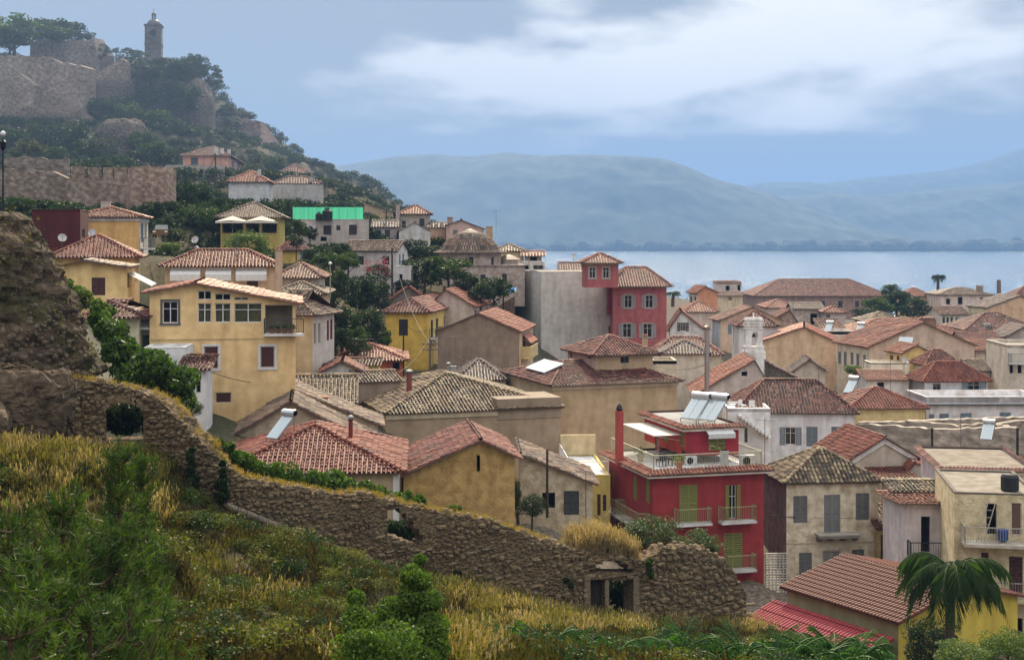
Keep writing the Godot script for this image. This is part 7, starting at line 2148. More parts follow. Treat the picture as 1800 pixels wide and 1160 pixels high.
func build_ruin() -> void:
	var o := thing("ruined_wall", "long ruined rubble stone wall with arches, descending across the grassy slope", "wall", at(700, 960, 50))
	var off := o.position
	var core := MB.new()
	var mortar := Color(0.29, 0.225, 0.145)
	var xs := []
	var px := -80.0
	while px < 1312.0:
		xs.append(px)
		px += 5.0
	xs.append(1312.0)
	for g in GAPS:
		xs.append(float(g[0])); xs.append(float(g[1]))
	xs.sort()
	var th := 0.75
	var jag := FastNoiseLite.new()
	jag.seed = 4; jag.frequency = 0.07; jag.fractal_octaves = 3
	var P := func(x, r, out): return wall_point(x, r, out) - off
	for i in xs.size() - 1:
		var a: float = xs[i]
		var b: float = xs[i + 1]
		if b - a < 0.05:
			continue
		var la := on_line(a)
		var lb := on_line(b)
		var ta: float = la[1] + jag.get_noise_1d(a) * 7.0
		var tb: float = lb[1] + jag.get_noise_1d(b) * 7.0
		var fa: float = la[2] + 30.0
		var fb: float = lb[2] + 30.0
		var m := (a + b) * 0.5
		var cuts := []
		for g in GAPS:
			if g[0] < m and g[1] > m:
				cuts.append(g)
		cuts.sort_custom(func(u, w): return u[2] < w[2])
		var ya := ta
		var yb := tb
		for g in cuts:
			core.quad(P.call(a, g[2], 0.0), P.call(b, g[2], 0.0), P.call(b, yb, 0.0), P.call(a, ya, 0.0), mortar)
			core.quad(P.call(b, g[2], -th), P.call(a, g[2], -th), P.call(a, ya, -th), P.call(b, yb, -th), mortar)
			core.quad(P.call(a, g[2], -th), P.call(b, g[2], -th), P.call(b, g[2], 0.0), P.call(a, g[2], 0.0), mortar)
			core.quad(P.call(a, g[3], 0.0), P.call(b, g[3], 0.0), P.call(b, g[3], -th), P.call(a, g[3], -th), mortar)
			ya = g[3]
			yb = g[3]
		if ya < fa:
			core.quad(P.call(a, fa, 0.0), P.call(b, fb, 0.0), P.call(b, yb, 0.0), P.call(a, ya, 0.0), mortar)
			core.quad(P.call(b, fb, -th), P.call(a, fa, -th), P.call(a, ya, -th), P.call(b, yb, -th), mortar)
		if cuts.is_empty() or cuts[0][2] > ta:
			core.quad(P.call(a, ta, 0.0), P.call(b, tb, 0.0), P.call(b, tb, -th), P.call(a, ta, -th), mortar * 1.15)
	# sides of the openings: what the neighbouring slice leaves uncovered
	for g in GAPS:
		for s in [[g[0], 1], [g[1], -1]]:
			var parts := [[g[2], g[3]]]
			for q in GAPS:
				if absf((q[1] if s[1] > 0 else q[0]) - s[0]) < 0.1:
					var left := []
					for e in parts:
						if q[2] > e[0]:
							left.append([e[0], minf(q[2], e[1])])
						if q[3] < e[1]:
							left.append([maxf(q[3], e[0]), e[1]])
					parts = left
			for e in parts:
				if e[1] - e[0] < 0.5:
					continue
				if s[1] > 0:
					core.quad(P.call(s[0], e[1], -th), P.call(s[0], e[1], 0.0), P.call(s[0], e[0], 0.0), P.call(s[0], e[0], -th), mortar)
				else:
					core.quad(P.call(s[0], e[1], 0.0), P.call(s[0], e[1], -th), P.call(s[0], e[0], -th), P.call(s[0], e[0], 0.0), mortar)
	core.quad(P.call(1312.0, 1130.0, 0.0), P.call(1312.0, 1130.0, -th), P.call(1312.0, 1045.0, -th), P.call(1312.0, 1045.0, 0.0), mortar)
	put(core, "rubble_core", "masonry", o)
	# facing stones in rough courses
	var kinds := []
	for i in 18:
		kinds.append(block_mesh(100 + i, stone_color()))
	var rest := MB.new()
	var few := 0
	var course := 0
	var row := 645.0
	var found := []
	while row < 1110.0:
		var hh := rnd(4.5, 11.5)
		var x := -70.0 + rnd(0, 8)
		while x < 1308.0:
			var w := rnd(4.5, 13.0) if rng.randf() < 0.75 else rnd(13.0, 24.0)
			var m := x + w * 0.5
			var l := on_line(m)
			var wob := jag.get_noise_2d(m * 0.6, row) * 11.0
			var rr := row + hh * 0.5 + wob
			# courses follow the fall of the wall a little
			if rr > l[1] + jag.get_noise_1d(m) * 7.0 + 3.0 and rr < l[2] + 12.0 and not in_gap(m, rr, 5.0):
				var plastered: bool = m > 560.0 and m < 1000.0 and jag.get_noise_2d(m * 0.25, rr * 0.3 + 300.0) > -0.06
				if not plastered or rng.randf() < 0.12:
					found.append([m, rr, w, hh])
			x += w + rnd(0.2, 1.0)
		row += hh + 0.5
	found.sort_custom(func(u, v): return u[2] * u[3] > v[2] * v[3])
	for i in found.size():
		var f: Array = found[i]
		var d: float = on_line(f[0])[0]
		var k := d / F
		var p := wall_point(f[0], f[1], rnd(-0.02, 0.03)) - off
		var e := wall_point(f[0] + 3.0, f[1]) - wall_point(f[0] - 3.0, f[1])
		e.y = 0
		var bx := e.normalized()
		var bz := Vector3(-bx.z, 0, bx.x)
		if bz.z < 0:
			bz = -bz
		var t := Transform3D(Basis(bx, Vector3.UP, bz).rotated(bz, rnd(-0.22, 0.22)).scaled_local(Vector3(f[2] * k, f[3] * k * rnd(0.75, 1.15), rnd(0.12, 0.2))), p)
		var mesh: ArrayMesh = kinds[rng.randi() % kinds.size()]
		if few < 300:
			var s := MeshInstance3D.new()
			s.mesh = mesh
			s.name = "stone"
			s.transform = t
			o.add_child(s, true)
			few += 1
		else:
			var arr := mesh.surface_get_arrays(0)
			var base := rest.v.size()
			var nb := t.basis.inverse().transposed()
			for q in arr[Mesh.ARRAY_VERTEX].size():
				rest.v.push_back(t * arr[Mesh.ARRAY_VERTEX][q]); rest.n.push_back((nb * arr[Mesh.ARRAY_NORMAL][q]).normalized()); rest.c.push_back(arr[Mesh.ARRAY_COLOR][q])
			for q in arr[Mesh.ARRAY_INDEX]:
				rest.k.push_back(base + q)
	put(rest, "small_stones", "stone", o, "stuff")
	# loose stones along the broken top
	var top := MB.new()
	var x2 := 90.0
	while x2 < 1310.0:
		var l := on_line(x2)
		if not (x2 > 1015 and x2 < 1140):
			var r := rnd(2.5, 5.5)
			var p := wall_point(x2, l[1] + jag.get_noise_1d(x2) * 7.0 - 1.0, rnd(-th * 0.9, -0.05)) - off
			var k: float = l[0] / F
			top.lathe([Vector2(r * 0.9 * k, -r * k), Vector2(r * 1.1 * k, 0), Vector2(r * 0.8 * k, r * 0.6 * k), Vector2(0, r * 0.8 * k)], stone_color() * 1.1, 6, p, false)
		x2 += rnd(4.0, 9.0)
	put(top, "coping_stones", "stone", o, "stuff")
	# rounded string course along the foot
	var q0 := 396.0
	while q0 < 1005.0:
		var q1 := minf(q0 + rnd(12.0, 20.0), 1005.0)
		var r0 := 888.0 + (q0 - 396.0) * 0.30 - 22.0 * sin(PI * (q0 - 396.0) / 609.0) * -1.0
		var r1 := 888.0 + (q1 - 396.0) * 0.30 - 22.0 * sin(PI * (q1 - 396.0) / 609.0) * -1.0
		if not (q0 > 640 and q0 < 655 or q0 > 770 and q0 < 820):
			var mb := MB.new()
			var a := wall_point(q0 + 0.6, r0, 0.06) - off
			var b := wall_point(q1, r1, 0.06) - off
			mb.tube([a, a.lerp(b, 0.06), a.lerp(b, 0.94), b], [0.10, 0.13, 0.13, 0.10], Color(0.33, 0.29, 0.24) * rnd(0.85, 1.15), 8)
			put(mb, "moulding_stone", "stone", o)
		q0 = q1
	# dressed door frame
	var fr := Color(0.30, 0.25, 0.18)
	var along := wall_point(1120, 1050) - wall_point(1030, 1050)
	along.y = 0
	along = along.normalized()
	var face := Vector3(-along.z, 0, along.x)
	for e in [["door_jamb", 1027, 1037, 1012, 1100, 0.06], ["door_jamb", 1064, 1071, 1020, 1100, 0.0], ["door_jamb", 1113, 1123, 1012, 1100, 0.06], ["door_lintel", 1024, 1126, 1007, 1020, 0.08]]:
		var mb := MB.new()
		var a := wall_point(e[1], e[4]) - off
		var b := wall_point(e[2], e[3]) - off
		var w := Vector2(b.x - a.x, b.z - a.z).length()
		mb.box(Vector3(0, 0, -0.4), Vector3(w, b.y - a.y, e[5]), fr * rnd(0.95, 1.1), Transform3D(Basis(along, Vector3.UP, face), a))
		put(mb, e[0], "stone", o)
	var leaf := thing_part(o, "door_leaf")
	var la2 := wall_point(1037.5, 1100, -0.25) - off
	var lb2 := wall_point(1063.5, 1020, -0.25) - off
	var lw := Vector2(lb2.x - la2.x, lb2.z - la2.z).length()
	for i in 5:
		var pl := MB.new()
		pl.box(Vector3(lw * i / 5.0 + 0.005, 0, -0.05), Vector3(lw * (i + 1) / 5.0 - 0.005, lb2.y - la2.y, 0), Color(0.05, 0.037, 0.028) * rnd(0.8, 1.2), Transform3D(Basis(along, Vector3.UP, face), la2))
		put(pl, "plank", "bark", leaf)
	# arch stones
	for i in 11:
		var u := PI * (0.10 + 0.80 * i / 10.0)
		var mb := MB.new()
		var c := wall_point(218.0 - cos(u) * 36.0, 722.0 - sin(u) * 20.0, 0.05) - off
		mb.box(Vector3(-0.09, -0.13, -0.15), Vector3(0.09, 0.13, 0.05), stone_color(), Transform3D(Basis(Vector3.BACK, -(u - PI / 2) * -0.6), c))
		put(mb, "arch_stone", "stone", o)
	# rock and earth bastion, in shade
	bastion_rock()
	rock("boulder", "dark rock outcrop where the ruined wall meets the bastion", at(20, 722, 45.2), Vector3(2.0, 1.7, 1.1), 23, Color(0.16, 0.125, 0.09), 0.4)
	rock("boulder", "lower dark rock at the bastion's foot beside the golden grass", at(-25, 760, 44.2), Vector3(2.2, 1.2, 1.0), 29, Color(0.16, 0.125, 0.09), 2.0)
	rock("boulder", "upright dark rock left of the wall's arched opening", at(95, 700, 46.4), Vector3(0.9, 1.2, 0.7), 31, Color(0.16, 0.125, 0.09), 1.0)

func bastion_rock() -> void:
	var edge := [[366, 40], [374, 52], [386, 62], [420, 80], [460, 108], [490, 124], [525, 140], [560, 152], [600, 165], [640, 182], [670, 200], [690, 170], [720, 130], [780, 110], [830, 100]]
	var f := FastNoiseLite.new()
	f.seed = 44; f.frequency = 0.35; f.fractal_octaves = 5
	var o := thing("rock_bastion", "huge dark mass of rock and old masonry filling the picture's left edge", "rock", at(-60, 780, 46))
	var off := o.position
	var mb := MB.new()
	var rows := 60
	var cols := 56
	var grid := []
	for i in rows + 1:
		var row := lerpf(366.0, 830.0, float(i) / rows)
		var k := 0
		while k < edge.size() - 2 and edge[k + 1][0] < row:
			k += 1
		var ex := lerpf(edge[k][1], edge[k + 1][1], (row - edge[k][0]) / (edge[k + 1][0] - edge[k][0]))
		var line := []
		for j in cols + 1:
			var u := lerpf(-0.15, 1.15, float(j) / cols) * PI * 0.5
			var y := EYE - (row - HR) / F * 46.0
			var rx := (ex + 330.0) / F * 50.0
			var lean := 2.6 * (float(i) / rows)
			var p := Vector3(-330.0 / F * 50.0 - CX / F * 50.0 + rx * sin(u), y, -(50.0 - (4.6 + lean) * cos(u)))
			var nn := Vector3(sin(u), 0.15, cos(u)).normalized()
			var d := f.get_noise_3d(p.x, p.y * 1.2, p.z) * 0.55 + f.get_noise_3d(p.x * 4.0, p.y * 4.0, p.z * 4.0) * 0.35
			p += nn * (d * (1.0 if i > 1 else 0.3) - 0.3)
			line.append(p - off)
		grid.append(line)
	for i in rows:
		for j in cols:
			var c: Vector3 = grid[i][j]
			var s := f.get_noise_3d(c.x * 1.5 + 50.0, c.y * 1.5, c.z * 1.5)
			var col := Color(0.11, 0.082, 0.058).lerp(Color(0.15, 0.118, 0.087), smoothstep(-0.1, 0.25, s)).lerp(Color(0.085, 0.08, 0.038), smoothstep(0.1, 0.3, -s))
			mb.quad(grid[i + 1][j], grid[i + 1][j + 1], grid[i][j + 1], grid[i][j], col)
	for j in cols:   # top
		var a: Vector3 = grid[0][j]
		var b: Vector3 = grid[0][j + 1]
		mb.tri(a, b, Vector3(grid[0][0].x, a.y + 0.1, -5.0), Color(0.12, 0.11, 0.06))
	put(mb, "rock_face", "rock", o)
	# masonry still showing in the face
	var st := MB.new()
	for i in 900:
		var r := int(rnd(3, rows - 2))
		var c := int(rnd(22, cols - 8))
		var p: Vector3 = grid[r][c].lerp(grid[r][c + 1], rnd(0, 1)).lerp(grid[r + 1][c], rnd(0, 0.5))
		var q := p + off
		if f.get_noise_3d(q.x * 0.7, q.y * 0.7 + 20.0, q.z * 0.7) < 0.0:
			continue
		var s := rnd(0.05, 0.12)
		st.lathe([Vector2(s * 0.9, -s * 0.8), Vector2(s * 1.1, 0), Vector2(s * 0.7, s * 0.6), Vector2(0, s * 0.75)], Color(0.20, 0.16, 0.12) * rnd(0.7, 1.3), 6, p, false)
	put(st, "embedded_stones", "stone", o, "stuff")
	# dry plants growing on it
	var pl := MB.new()
	for i in 700:
		var r := int(rnd(0, rows))
		var c := int(rnd(14, cols))
		var p: Vector3 = grid[r][c]
		var q := p + off
		if f.get_noise_3d(q.x * 0.5 + 9.0, q.y * 0.5, q.z * 0.5) > 0.05 or c > cols - 22:
			for z in 3:
				leaf_at(pl, p + Vector3(rnd(-0.25, 0.25), rnd(-0.1, 0.3), rnd(-0.1, 0.3)), rnd(0.03, 0.09), [Color(0.10, 0.075, 0.03), Color(0.05, 0.055, 0.02), Color(0.13, 0.105, 0.04)][z] * rnd(0.7, 1.3), 0.8)
	put(pl, "dry_growth", "leaf", o, "stuff")

# ---------------------------------------------------------------- plants of the foreground
func leaf_mass(called: String, label: String, category: String, runs: Array, n: int, s: float, cols: Array, flat := 1.0) -> Node3D:
	# runs: [px, row, depth, radius in pixels]
	var o := thing(called, label, category, at(runs[0][0], runs[0][1], runs[0][2]))
	var off := o.position
	var mb := MB.new()
	var clumps := []
	for i in runs.size() - 1:
		var a: Array = runs[i]
		var b: Array = runs[i + 1]
		var m := maxi(2, int(absf(b[0] - a[0]) / 5.0 + absf(b[1] - a[1]) / 8.0))
		for j in m:
			var u := (j + rnd(0, 1)) / m
			var r := lerpf(a[3], b[3], u) * rnd(0.45, 0.8)
			var p := at(lerpf(a[0], b[0], u) + rnd(-0.5, 0.5) * a[3], lerpf(a[1], b[1], u) + rnd(-0.55, 0.55) * a[3], lerpf(a[2], b[2], u) + rnd(-0.4, 0.4))
			clumps.append([p - off, r / F * a[2]])
	for c in clumps:
		leaves(mb, c[0], Vector3(c[1], c[1] * 0.85, c[1] * flat), n / clumps.size(), s, cols)
	put(mb, "foliage", "leaf", o)
	mb = MB.new()
	for c in clumps:
		if rng.randf() < 0.4:
			mb.tube([c[0] + Vector3(0, -c[1] * 1.6, 0), c[0]], [0.03, 0.012], Color(0.09, 0.07, 0.05), 4, false)
	put(mb, "stems", "bark", o, "stuff")
	return o

func tuft(s: int, n: int, hgt: float, lean: float) -> ArrayMesh:
	var keep := rng.state
	rng.seed = s
	var mb := MB.new()
	for i in n:
		var u := rnd(0, TAU)
		var b := Vector3(rnd(-0.12, 0.12), 0, rnd(-0.12, 0.12))
		var l := hgt * rnd(0.55, 1.1)
		var d := Vector3(cos(u), 0, sin(u)) * lean * rnd(0.3, 1.0) * l
		var w := Vector3(-sin(u), 0, cos(u)) * 0.012
		var m := b + d * 0.35 + Vector3(0, l * 0.6, 0)
		var e := b + d + Vector3(0, l * 0.95, 0)
		var c := G(1.0) * rnd(0.75, 1.2)
		mb.quad(b - w, b + w, m + w * 0.8, m - w * 0.8, c)
		mb.tri(m - w * 0.8, m + w * 0.8, e, c)
		for z in 3:    # seed head
			var q := e - Vector3(0, l * 0.06 * z, 0)
			mb.tri(q - w * 1.6, q + w * 1.6, q + Vector3(rnd(-0.03, 0.03), 0.07, rnd(-0.03, 0.03)), c * 1.1)
	rng.state = keep
	return mb.done(M["grass"])

func scatter(called: String, label: String, mesh: Mesh, places: Array, tints: Array) -> void:
	var mm := MultiMesh.new()
	mm.transform_format = MultiMesh.TRANSFORM_3D
	mm.use_colors = true
	mm.mesh = mesh
	mm.instance_count = places.size()
	for i in places.size():
		mm.set_instance_transform(i, places[i])
		mm.set_instance_color(i, tints[i])
	var o := MultiMeshInstance3D.new()
	o.multimesh = mm
	o.name = numbered(called)
	add_child(o)
	o.set_meta("kind", "stuff")
	o.set_meta("label", label)
	o.set_meta("category", "vegetation")

func needle_pine(label: String, px: float, foot: float, top: float, d: float, wide: float) -> void:
	var p := at(px, foot, d)
	var hgt := (foot - top) / F * d
	var w := wide / F * d * 0.5
	var o := thing("pine_sapling", label, "tree", p, rnd(0, 6), "young pines in the front left")
	var mb := MB.new()
	var nd := MB.new()
	mb.tube([Vector3(0, -0.5, 0), Vector3(0.03, hgt * 0.5, 0.02), Vector3(0, hgt * 0.96, 0)], [0.07, 0.045, 0.01], Color(0.13, 0.09, 0.06), 6)
	var tips := [[Vector3(0, hgt * 0.93, 0), Vector3(0, 1, 0)]]
	var levels := int(hgt / 0.30)
	for i in levels:
		var y := hgt * (0.06 + 0.86 * i / levels)
		var reach := w * pow(1.0 - float(i) / levels, 0.6) + 0.10
		for j in 6:
			var u := TAU * (j / 6.0 + rnd(0, 0.12)) + i * 0.8
			var d3 := Vector3(cos(u), 0, sin(u))
			var l := reach * rnd(0.45, 1.25)
			var e := Vector3(0, y, 0) + d3 * l + Vector3(0, l * rnd(0.35, 1.0), 0)
			mb.tube([Vector3(0, y, 0), Vector3(0, y, 0) + d3 * l * 0.55 + Vector3(0, l * 0.16, 0), e], [0.022, 0.016, 0.006], Color(0.14, 0.10, 0.06), 4, false)
			for z in 3:
				var b := Vector3(0, y, 0).lerp(e, 0.5 + 0.25 * z) + Vector3(rnd(-0.06, 0.06), rnd(-0.02, 0.08), rnd(-0.06, 0.06))
				tips.append([b, (d3 * 0.6 + Vector3(0, 0.9, 0)).normalized()])
	for t in tips:
		var up: Vector3 = (t[1] + Vector3(0, 0.8, 0)).normalized()
		var tone := rnd(0, 1)
		var base := Color(0.026, 0.052, 0.015).lerp(Color(0.10, 0.145, 0.026), tone * tone)
		for z in 26:
			var b: Vector3 = t[0] + up * rnd(-0.13, 0.10) + Vector3(rnd(-0.03, 0.03), 0, rnd(-0.03, 0.03))
			var e := (up * rnd(0.4, 0.9) + Vector3(rnd(-1, 1), rnd(-0.6, 0.8), rnd(-1, 1))).normalized()
			var l := rnd(0.10, 0.18)
			var side := e.cross(Vector3(rnd(-1, 1), rnd(-1, 1), rnd(-1, 1))).normalized() * 0.009
			nd.tri(b - side, b + side, b + e * l, base * rnd(0.7, 1.35))
	put(mb, "trunk", "bark", o)
	put(nd, "needles", "leaf", o)

func fern_plant(label: String, px: float, foot: float, d: float, n: int, len: float, col: Color, group: String) -> void:
	var o := thing("sumac_plant", label, "plant", at(px, foot, d), 0.0, group)
	var mb := MB.new()
	mb.tube([Vector3(0, -0.6, 0), Vector3(0.02, 0.5, 0)], [0.035, 0.02], Color(0.12, 0.09, 0.06), 5)
	put(mb, "stem", "bark", o)
	for i in n:
		mb = MB.new()
		frond(mb, TAU * i / n * 1.7 + rnd(-0.3, 0.3), len * rnd(0.5, 1.1), rnd(0.3, 1.3), rnd(0.4, 1.0), 0.017, 0.2, 11, col * rnd(0.6, 1.5))
		var f := put(mb, "leaf", "leaf", o)
		f.position = Vector3(0, rnd(0.1, 0.5), 0)

func wall_depth(px: float) -> float:
	return on_line(clampf(px, 62.0, 1310.0))[0]

func build_front() -> void:
	# grass and undergrowth on the slope before the wall
	var f := FastNoiseLite.new()
	f.seed = 21; f.frequency = 0.16; f.fractal_octaves = 3
	var tall := []
	var tall_c := []
	var low := []
	var low_c := []
	var shrub := []
	var shrub_c := []
	for i in 30000:
		var d := 15.0 + 43.0 * pow(rng.randf(), 0.75)
		var px := rnd(-120, 1620)
		if d > wall_depth(px) - 0.3 and px < 1330:
			continue
		if px > 1330 and d > 66.0:
			continue
		var x := (px - CX) / F * d
		var y := ground_y(x, -d) + 0.0
		var p := Vector3(x, y - 0.06, -d)
		var row := HR + (EYE - p.y) / d * F
		if row > 1300:
			continue
		var s := f.get_noise_2d(x, d)
		var gold := s * 0.8 - 0.28
		if px < 290 and row < 930 and row > 740:
			gold += 0.6
		if px > 780 and px < 1480 and row > 1035:
			gold += 0.8
		if px > 180 and px < 620 and row > 1040:
			gold += 0.16
		if px > 860 and row > 1122:
			gold = -0.6
		var t := Transform3D(Basis(Vector3.UP, rnd(0, TAU)).scaled(Vector3.ONE * rnd(0.6, 1.2)), p)
		var mix := f.get_noise_2d(x * 3.0 + 70.0, d * 3.0)
		if gold > 0.10 and rng.randf() < 0.5:
			tall.append(t)
			tall_c.append((Color(0.40, 0.31, 0.13).lerp(Color(0.55, 0.46, 0.26), rng.randf()) if mix + rnd(-0.3, 0.3) > 0.0 else Color(0.24, 0.225, 0.05)) * rnd(0.4, 1.05))
		elif rng.randf() < (0.11 if gold < 0.0 else 0.03):
			shrub.append(t.scaled_local(Vector3(1.0, 0.8, 1.0) * rnd(0.3, 0.75)))
			var c: Color = [Color(0.7, 0.8, 0.6), Color(1.2, 1.15, 0.5), Color(2.6, 1.6, 1.2), Color(0.5, 0.65, 0.6), Color(2.0, 1.45, 0.8), Color(0.9, 1.0, 0.4)][int(clampf(mix * 4.0 + 3.0 + rnd(-1.6, 1.6), 0, 5))]
			shrub_c.append(c)
		elif rng.randf() < 0.62:
			low.append(t)
			low_c.append((Color(0.09, 0.10, 0.022).lerp(Color(0.20, 0.165, 0.045), rng.randf()) if mix > 0.0 else Color(0.12, 0.085, 0.04).lerp(Color(0.06, 0.058, 0.022), rng.randf())) * rnd(0.35, 0.85))
	scatter("dry_grass", "tall golden dry grass on the slope below the ruined wall", tuft(1, 20, 0.58, 1.0), tall, tall_c)
	scatter("green_grass", "short yellowish green grass and weeds on the slope", tuft(2, 16, 0.42, 0.8), low, low_c)
	var um := MB.new()
	var keep := rng.state
	rng.seed = 5
	for i in 14:
		leaves(um, Vector3(rnd(-0.7, 0.7), rnd(0.1, 0.8), rnd(-0.7, 0.7)), Vector3(0.4, 0.35, 0.4), 80, 0.06, MID)
	rng.state = keep
	scatter("undergrowth", "low scrubby undergrowth in patches between the grasses", um.done(M["leaf"]), shrub, shrub_c)
	# grass on the arch and along the wall top
	var cap := []
	var cap_c := []
	for i in 620:
		var px := 1076.0 + 64.0 * (rng.randf() + rng.randf() - 1.0)
		var l := on_line(px)
		var rise := 22.0 * sin(PI * (px - 1008.0) / 135.0)
		cap.append(Transform3D(Basis(Vector3.UP, rnd(0, TAU)).scaled(Vector3.ONE * rnd(0.35, 1.05)), wall_point(px, l[1] - rise * rnd(0.0, 1.0) + 2.0, -rnd(0.0, 1.6))))
		cap_c.append(Color(0.36, 0.26, 0.13).lerp(Color(0.47, 0.38, 0.23), rng.randf()) * rnd(0.7, 1.1))
	for i in 900:
		var px := rnd(80, 1000)
		var l := on_line(px)
		cap.append(Transform3D(Basis(Vector3.UP, rnd(0, TAU)).scaled(Vector3.ONE * rnd(0.15, 0.36)), wall_point(px, l[1] + 2.0, -rnd(0.1, 0.7))))
		cap_c.append(Color(0.45, 0.32, 0.08).lerp(Color(0.22, 0.20, 0.05), rng.randf()))
	scatter("wall_top_grass", "golden grass growing on top of the ruined wall and its arch", tuft(3, 14, 0.7, 0.7), cap, cap_c)
	var mound := MB.new()
	for i in 26:
		var px := 1010.0 + 5.0 * i
		var a := wall_point(px, on_line(px)[1] - 20.0 * sin(PI * i / 26.0), -0.1)
		var b := wall_point(px + 5.0, on_line(px + 5.0)[1] - 20.0 * sin(PI * (i + 1) / 26.0), -0.1)
		mound.quad(wall_point(px, on_line(px)[1] + 8.0, -0.05), wall_point(px + 5.0, on_line(px + 5.0)[1] + 8.0, -0.05), b + Vector3(0, 0, -0.5), a + Vector3(0, 0, -0.5), Color(0.26, 0.2, 0.1))
		mound.quad(a + Vector3(0, 0, -0.5), b + Vector3(0, 0, -0.5), b + Vector3(0, -1.2, -2.4), a + Vector3(0, -1.2, -2.4), Color(0.26, 0.2, 0.1))
	structure(mound, "earth_mound", "soil")
	# ivy and shrubs along the wall
	leaf_mass("ivy_hedge", "glossy green ivy hedge running behind the top of the ruined wall", "hedge", [[388, 782, 51, 12], [430, 815, 51.5, 20], [470, 832, 52, 24], [520, 842, 52.5, 26], [580, 848, 53, 26], [640, 862, 53.5, 22], [700, 878, 54, 18], [748, 888, 54.5, 12]], 9000, 0.10, [Color(0.055, 0.10, 0.015), Color(0.08, 0.135, 0.02), Color(0.04, 0.075, 0.015), Color(0.11, 0.16, 0.03)])
	leaf_mass("ivy_clump", "small ivy clump on the ruined wall top below the ochre barn", "ivy", [[782, 892, 54, 8], [808, 898, 54, 8]], 500, 0.09, LIGHT)
	leaf_mass("climbing_shrub", "big leafy climbing shrub spilling down beside the rock bastion", "bush", [[165, 540, 56, 14], [185, 585, 55, 28], [215, 630, 54, 40], [260, 650, 53, 42], [300, 670, 52.5, 38], [318, 690, 52, 30]], 10000, 0.13, [Color(0.045, 0.085, 0.018), Color(0.06, 0.105, 0.02), Color(0.035, 0.06, 0.015), Color(0.09, 0.14, 0.03)])
	leaf_mass("climbing_shrub", "thin yellow green creeper in front of the small yellow house", "bush", [[122, 495, 70, 10], [135, 520, 70, 16], [160, 535, 70, 14], [190, 545, 70, 16], [180, 570, 68, 22]], 2600, 0.11, LIGHT)
	leaf_mass("hanging_ivy", "dark hanging ivy in the wall's corner left of the string course", "ivy", [[335, 790, 46.2, 8], [338, 840, 46.2, 12], [340, 880, 46.0, 12]], 1800, 0.09, DARK, 0.3)
	leaf_mass("hanging_ivy", "dark hanging ivy over the wall beside the string course's upper end", "ivy", [[392, 815, 46.2, 8], [390, 850, 46.1, 14], [384, 890, 46.0, 14]], 2000, 0.09, DARK, 0.3)
	leaf_mass("rooted_shrub", "dark shrub rooted in the wall below the broken window", "bush", [[800, 1012, 50.2, 10], [808, 1030, 50.2, 12]], 700, 0.08, DARK, 0.5)
	leaf_mass("rooted_shrub", "small dark shrub rooted in the wall left of the doorway", "bush", [[995, 1022, 52.4, 7], [1003, 1030, 52.4, 8]], 450, 0.08, DARK, 0.5)
	leaf_mass("rooted_shrub", "leafy shoots in the broken wall right of the doorway", "bush", [[1138, 985, 53.9, 8], [1145, 1010, 54.0, 10]], 600, 0.08, MID, 0.5)
	leaf_mass("inner_ivy", "dark greenery seen through the wall's broken window", "ivy", [[676, 925, 52.0, 22], [715, 935, 52.2, 24], [748, 950, 52.4, 18]], 3200, 0.10, DARK)
	leaf_mass("inner_ivy", "dark greenery seen through the wall's doorway", "ivy", [[1035, 1010, 56.4, 26], [1075, 1040, 56.4, 30], [1110, 1060, 56.4, 30]], 3600, 0.10, DARK)
	leaf_mass("inner_ivy", "dark greenery seen through the wall's arched opening", "ivy", [[185, 728, 50.5, 30], [215, 735, 50.5, 34], [250, 735, 50.5, 30]], 4200, 0.10, DARK)
	tree("potted_bush", "round clipped bush in a pot beside the whitewashed gable", 338, 735, 703, 42, 62, "broad", "mid", "", true)
	tree("fig_tree", "glossy dark fig tree between the ruined wall and the red house", 1150, 990, 905, 110, 72, "broad", "mid", "fig trees by the red house", true)
	tree("fig_tree", "lower fig tree nearer the red house's right corner", 1225, 1000, 930, 90, 70, "broad", "mid", "fig trees by the red house", true)
	tree("vine_tree", "dark spreading vine in front of the low beige house", 935, 920, 868, 60, 80, "broad", "dark", "", true)
	tree("yard_bush", "dark bush in the yard corner beside the ochre barn", 912, 912, 840, 22, 82, "broad", "dark", "", true)
	# young pines and bushes close by
	needle_pine("tallest young pine, its tip before the wall's arched opening", 207, 1190, 752, 22, 130)
	needle_pine("slim young pine just right of the tallest one", 247, 1180, 765, 24, 80)
	needle_pine("bushy young pine in the middle of the front left corner", 112, 1260, 840, 19, 200)
	needle_pine("young pine cut by the picture's left edge", 15, 1280, 868, 18, 200)
	needle_pine("low young pine at the right side of the front left thicket", 195, 1240, 895, 18, 190)
	needle_pine("small pine deep in the bottom left corner", 70, 1330, 985, 15, 280)
	needle_pine("short pine below the tallest one's right side", 245, 1230, 935, 19.5, 120)
	needle_pine("short pine between the left edge and the bushy one", 62, 1260, 930, 17, 170)
	needle_pine("wide pine in the centre of the front left thicket", 150, 1300, 930, 17.5, 230)
	needle_pine("pine leaning out of the bottom left corner", 20, 1380, 1050, 13.5, 320)
	needle_pine("pine at the thicket's lower right corner", 225, 1320, 1030, 17, 190)
	needle_pine("dark low pine along the bottom edge right of the corner", 160, 1350, 1040, 15, 260)
	var g := [Color(0.07, 0.12, 0.02), Color(0.10, 0.165, 0.025), Color(0.05, 0.09, 0.018), Color(0.14, 0.20, 0.03)]
	leaf_mass("round_shrub", "bright green feathery shrub in the bottom middle", "bush", [[620, 1060, 24, 24], [640, 1110, 23.5, 44], [680, 1140, 23, 55], [720, 1060, 23.5, 36], [735, 1000, 24, 16], [745, 1060, 23.5, 34], [745, 1130, 23, 46], [700, 1160, 22, 60], [620, 1160, 22, 45]], 46000, 0.034, g)
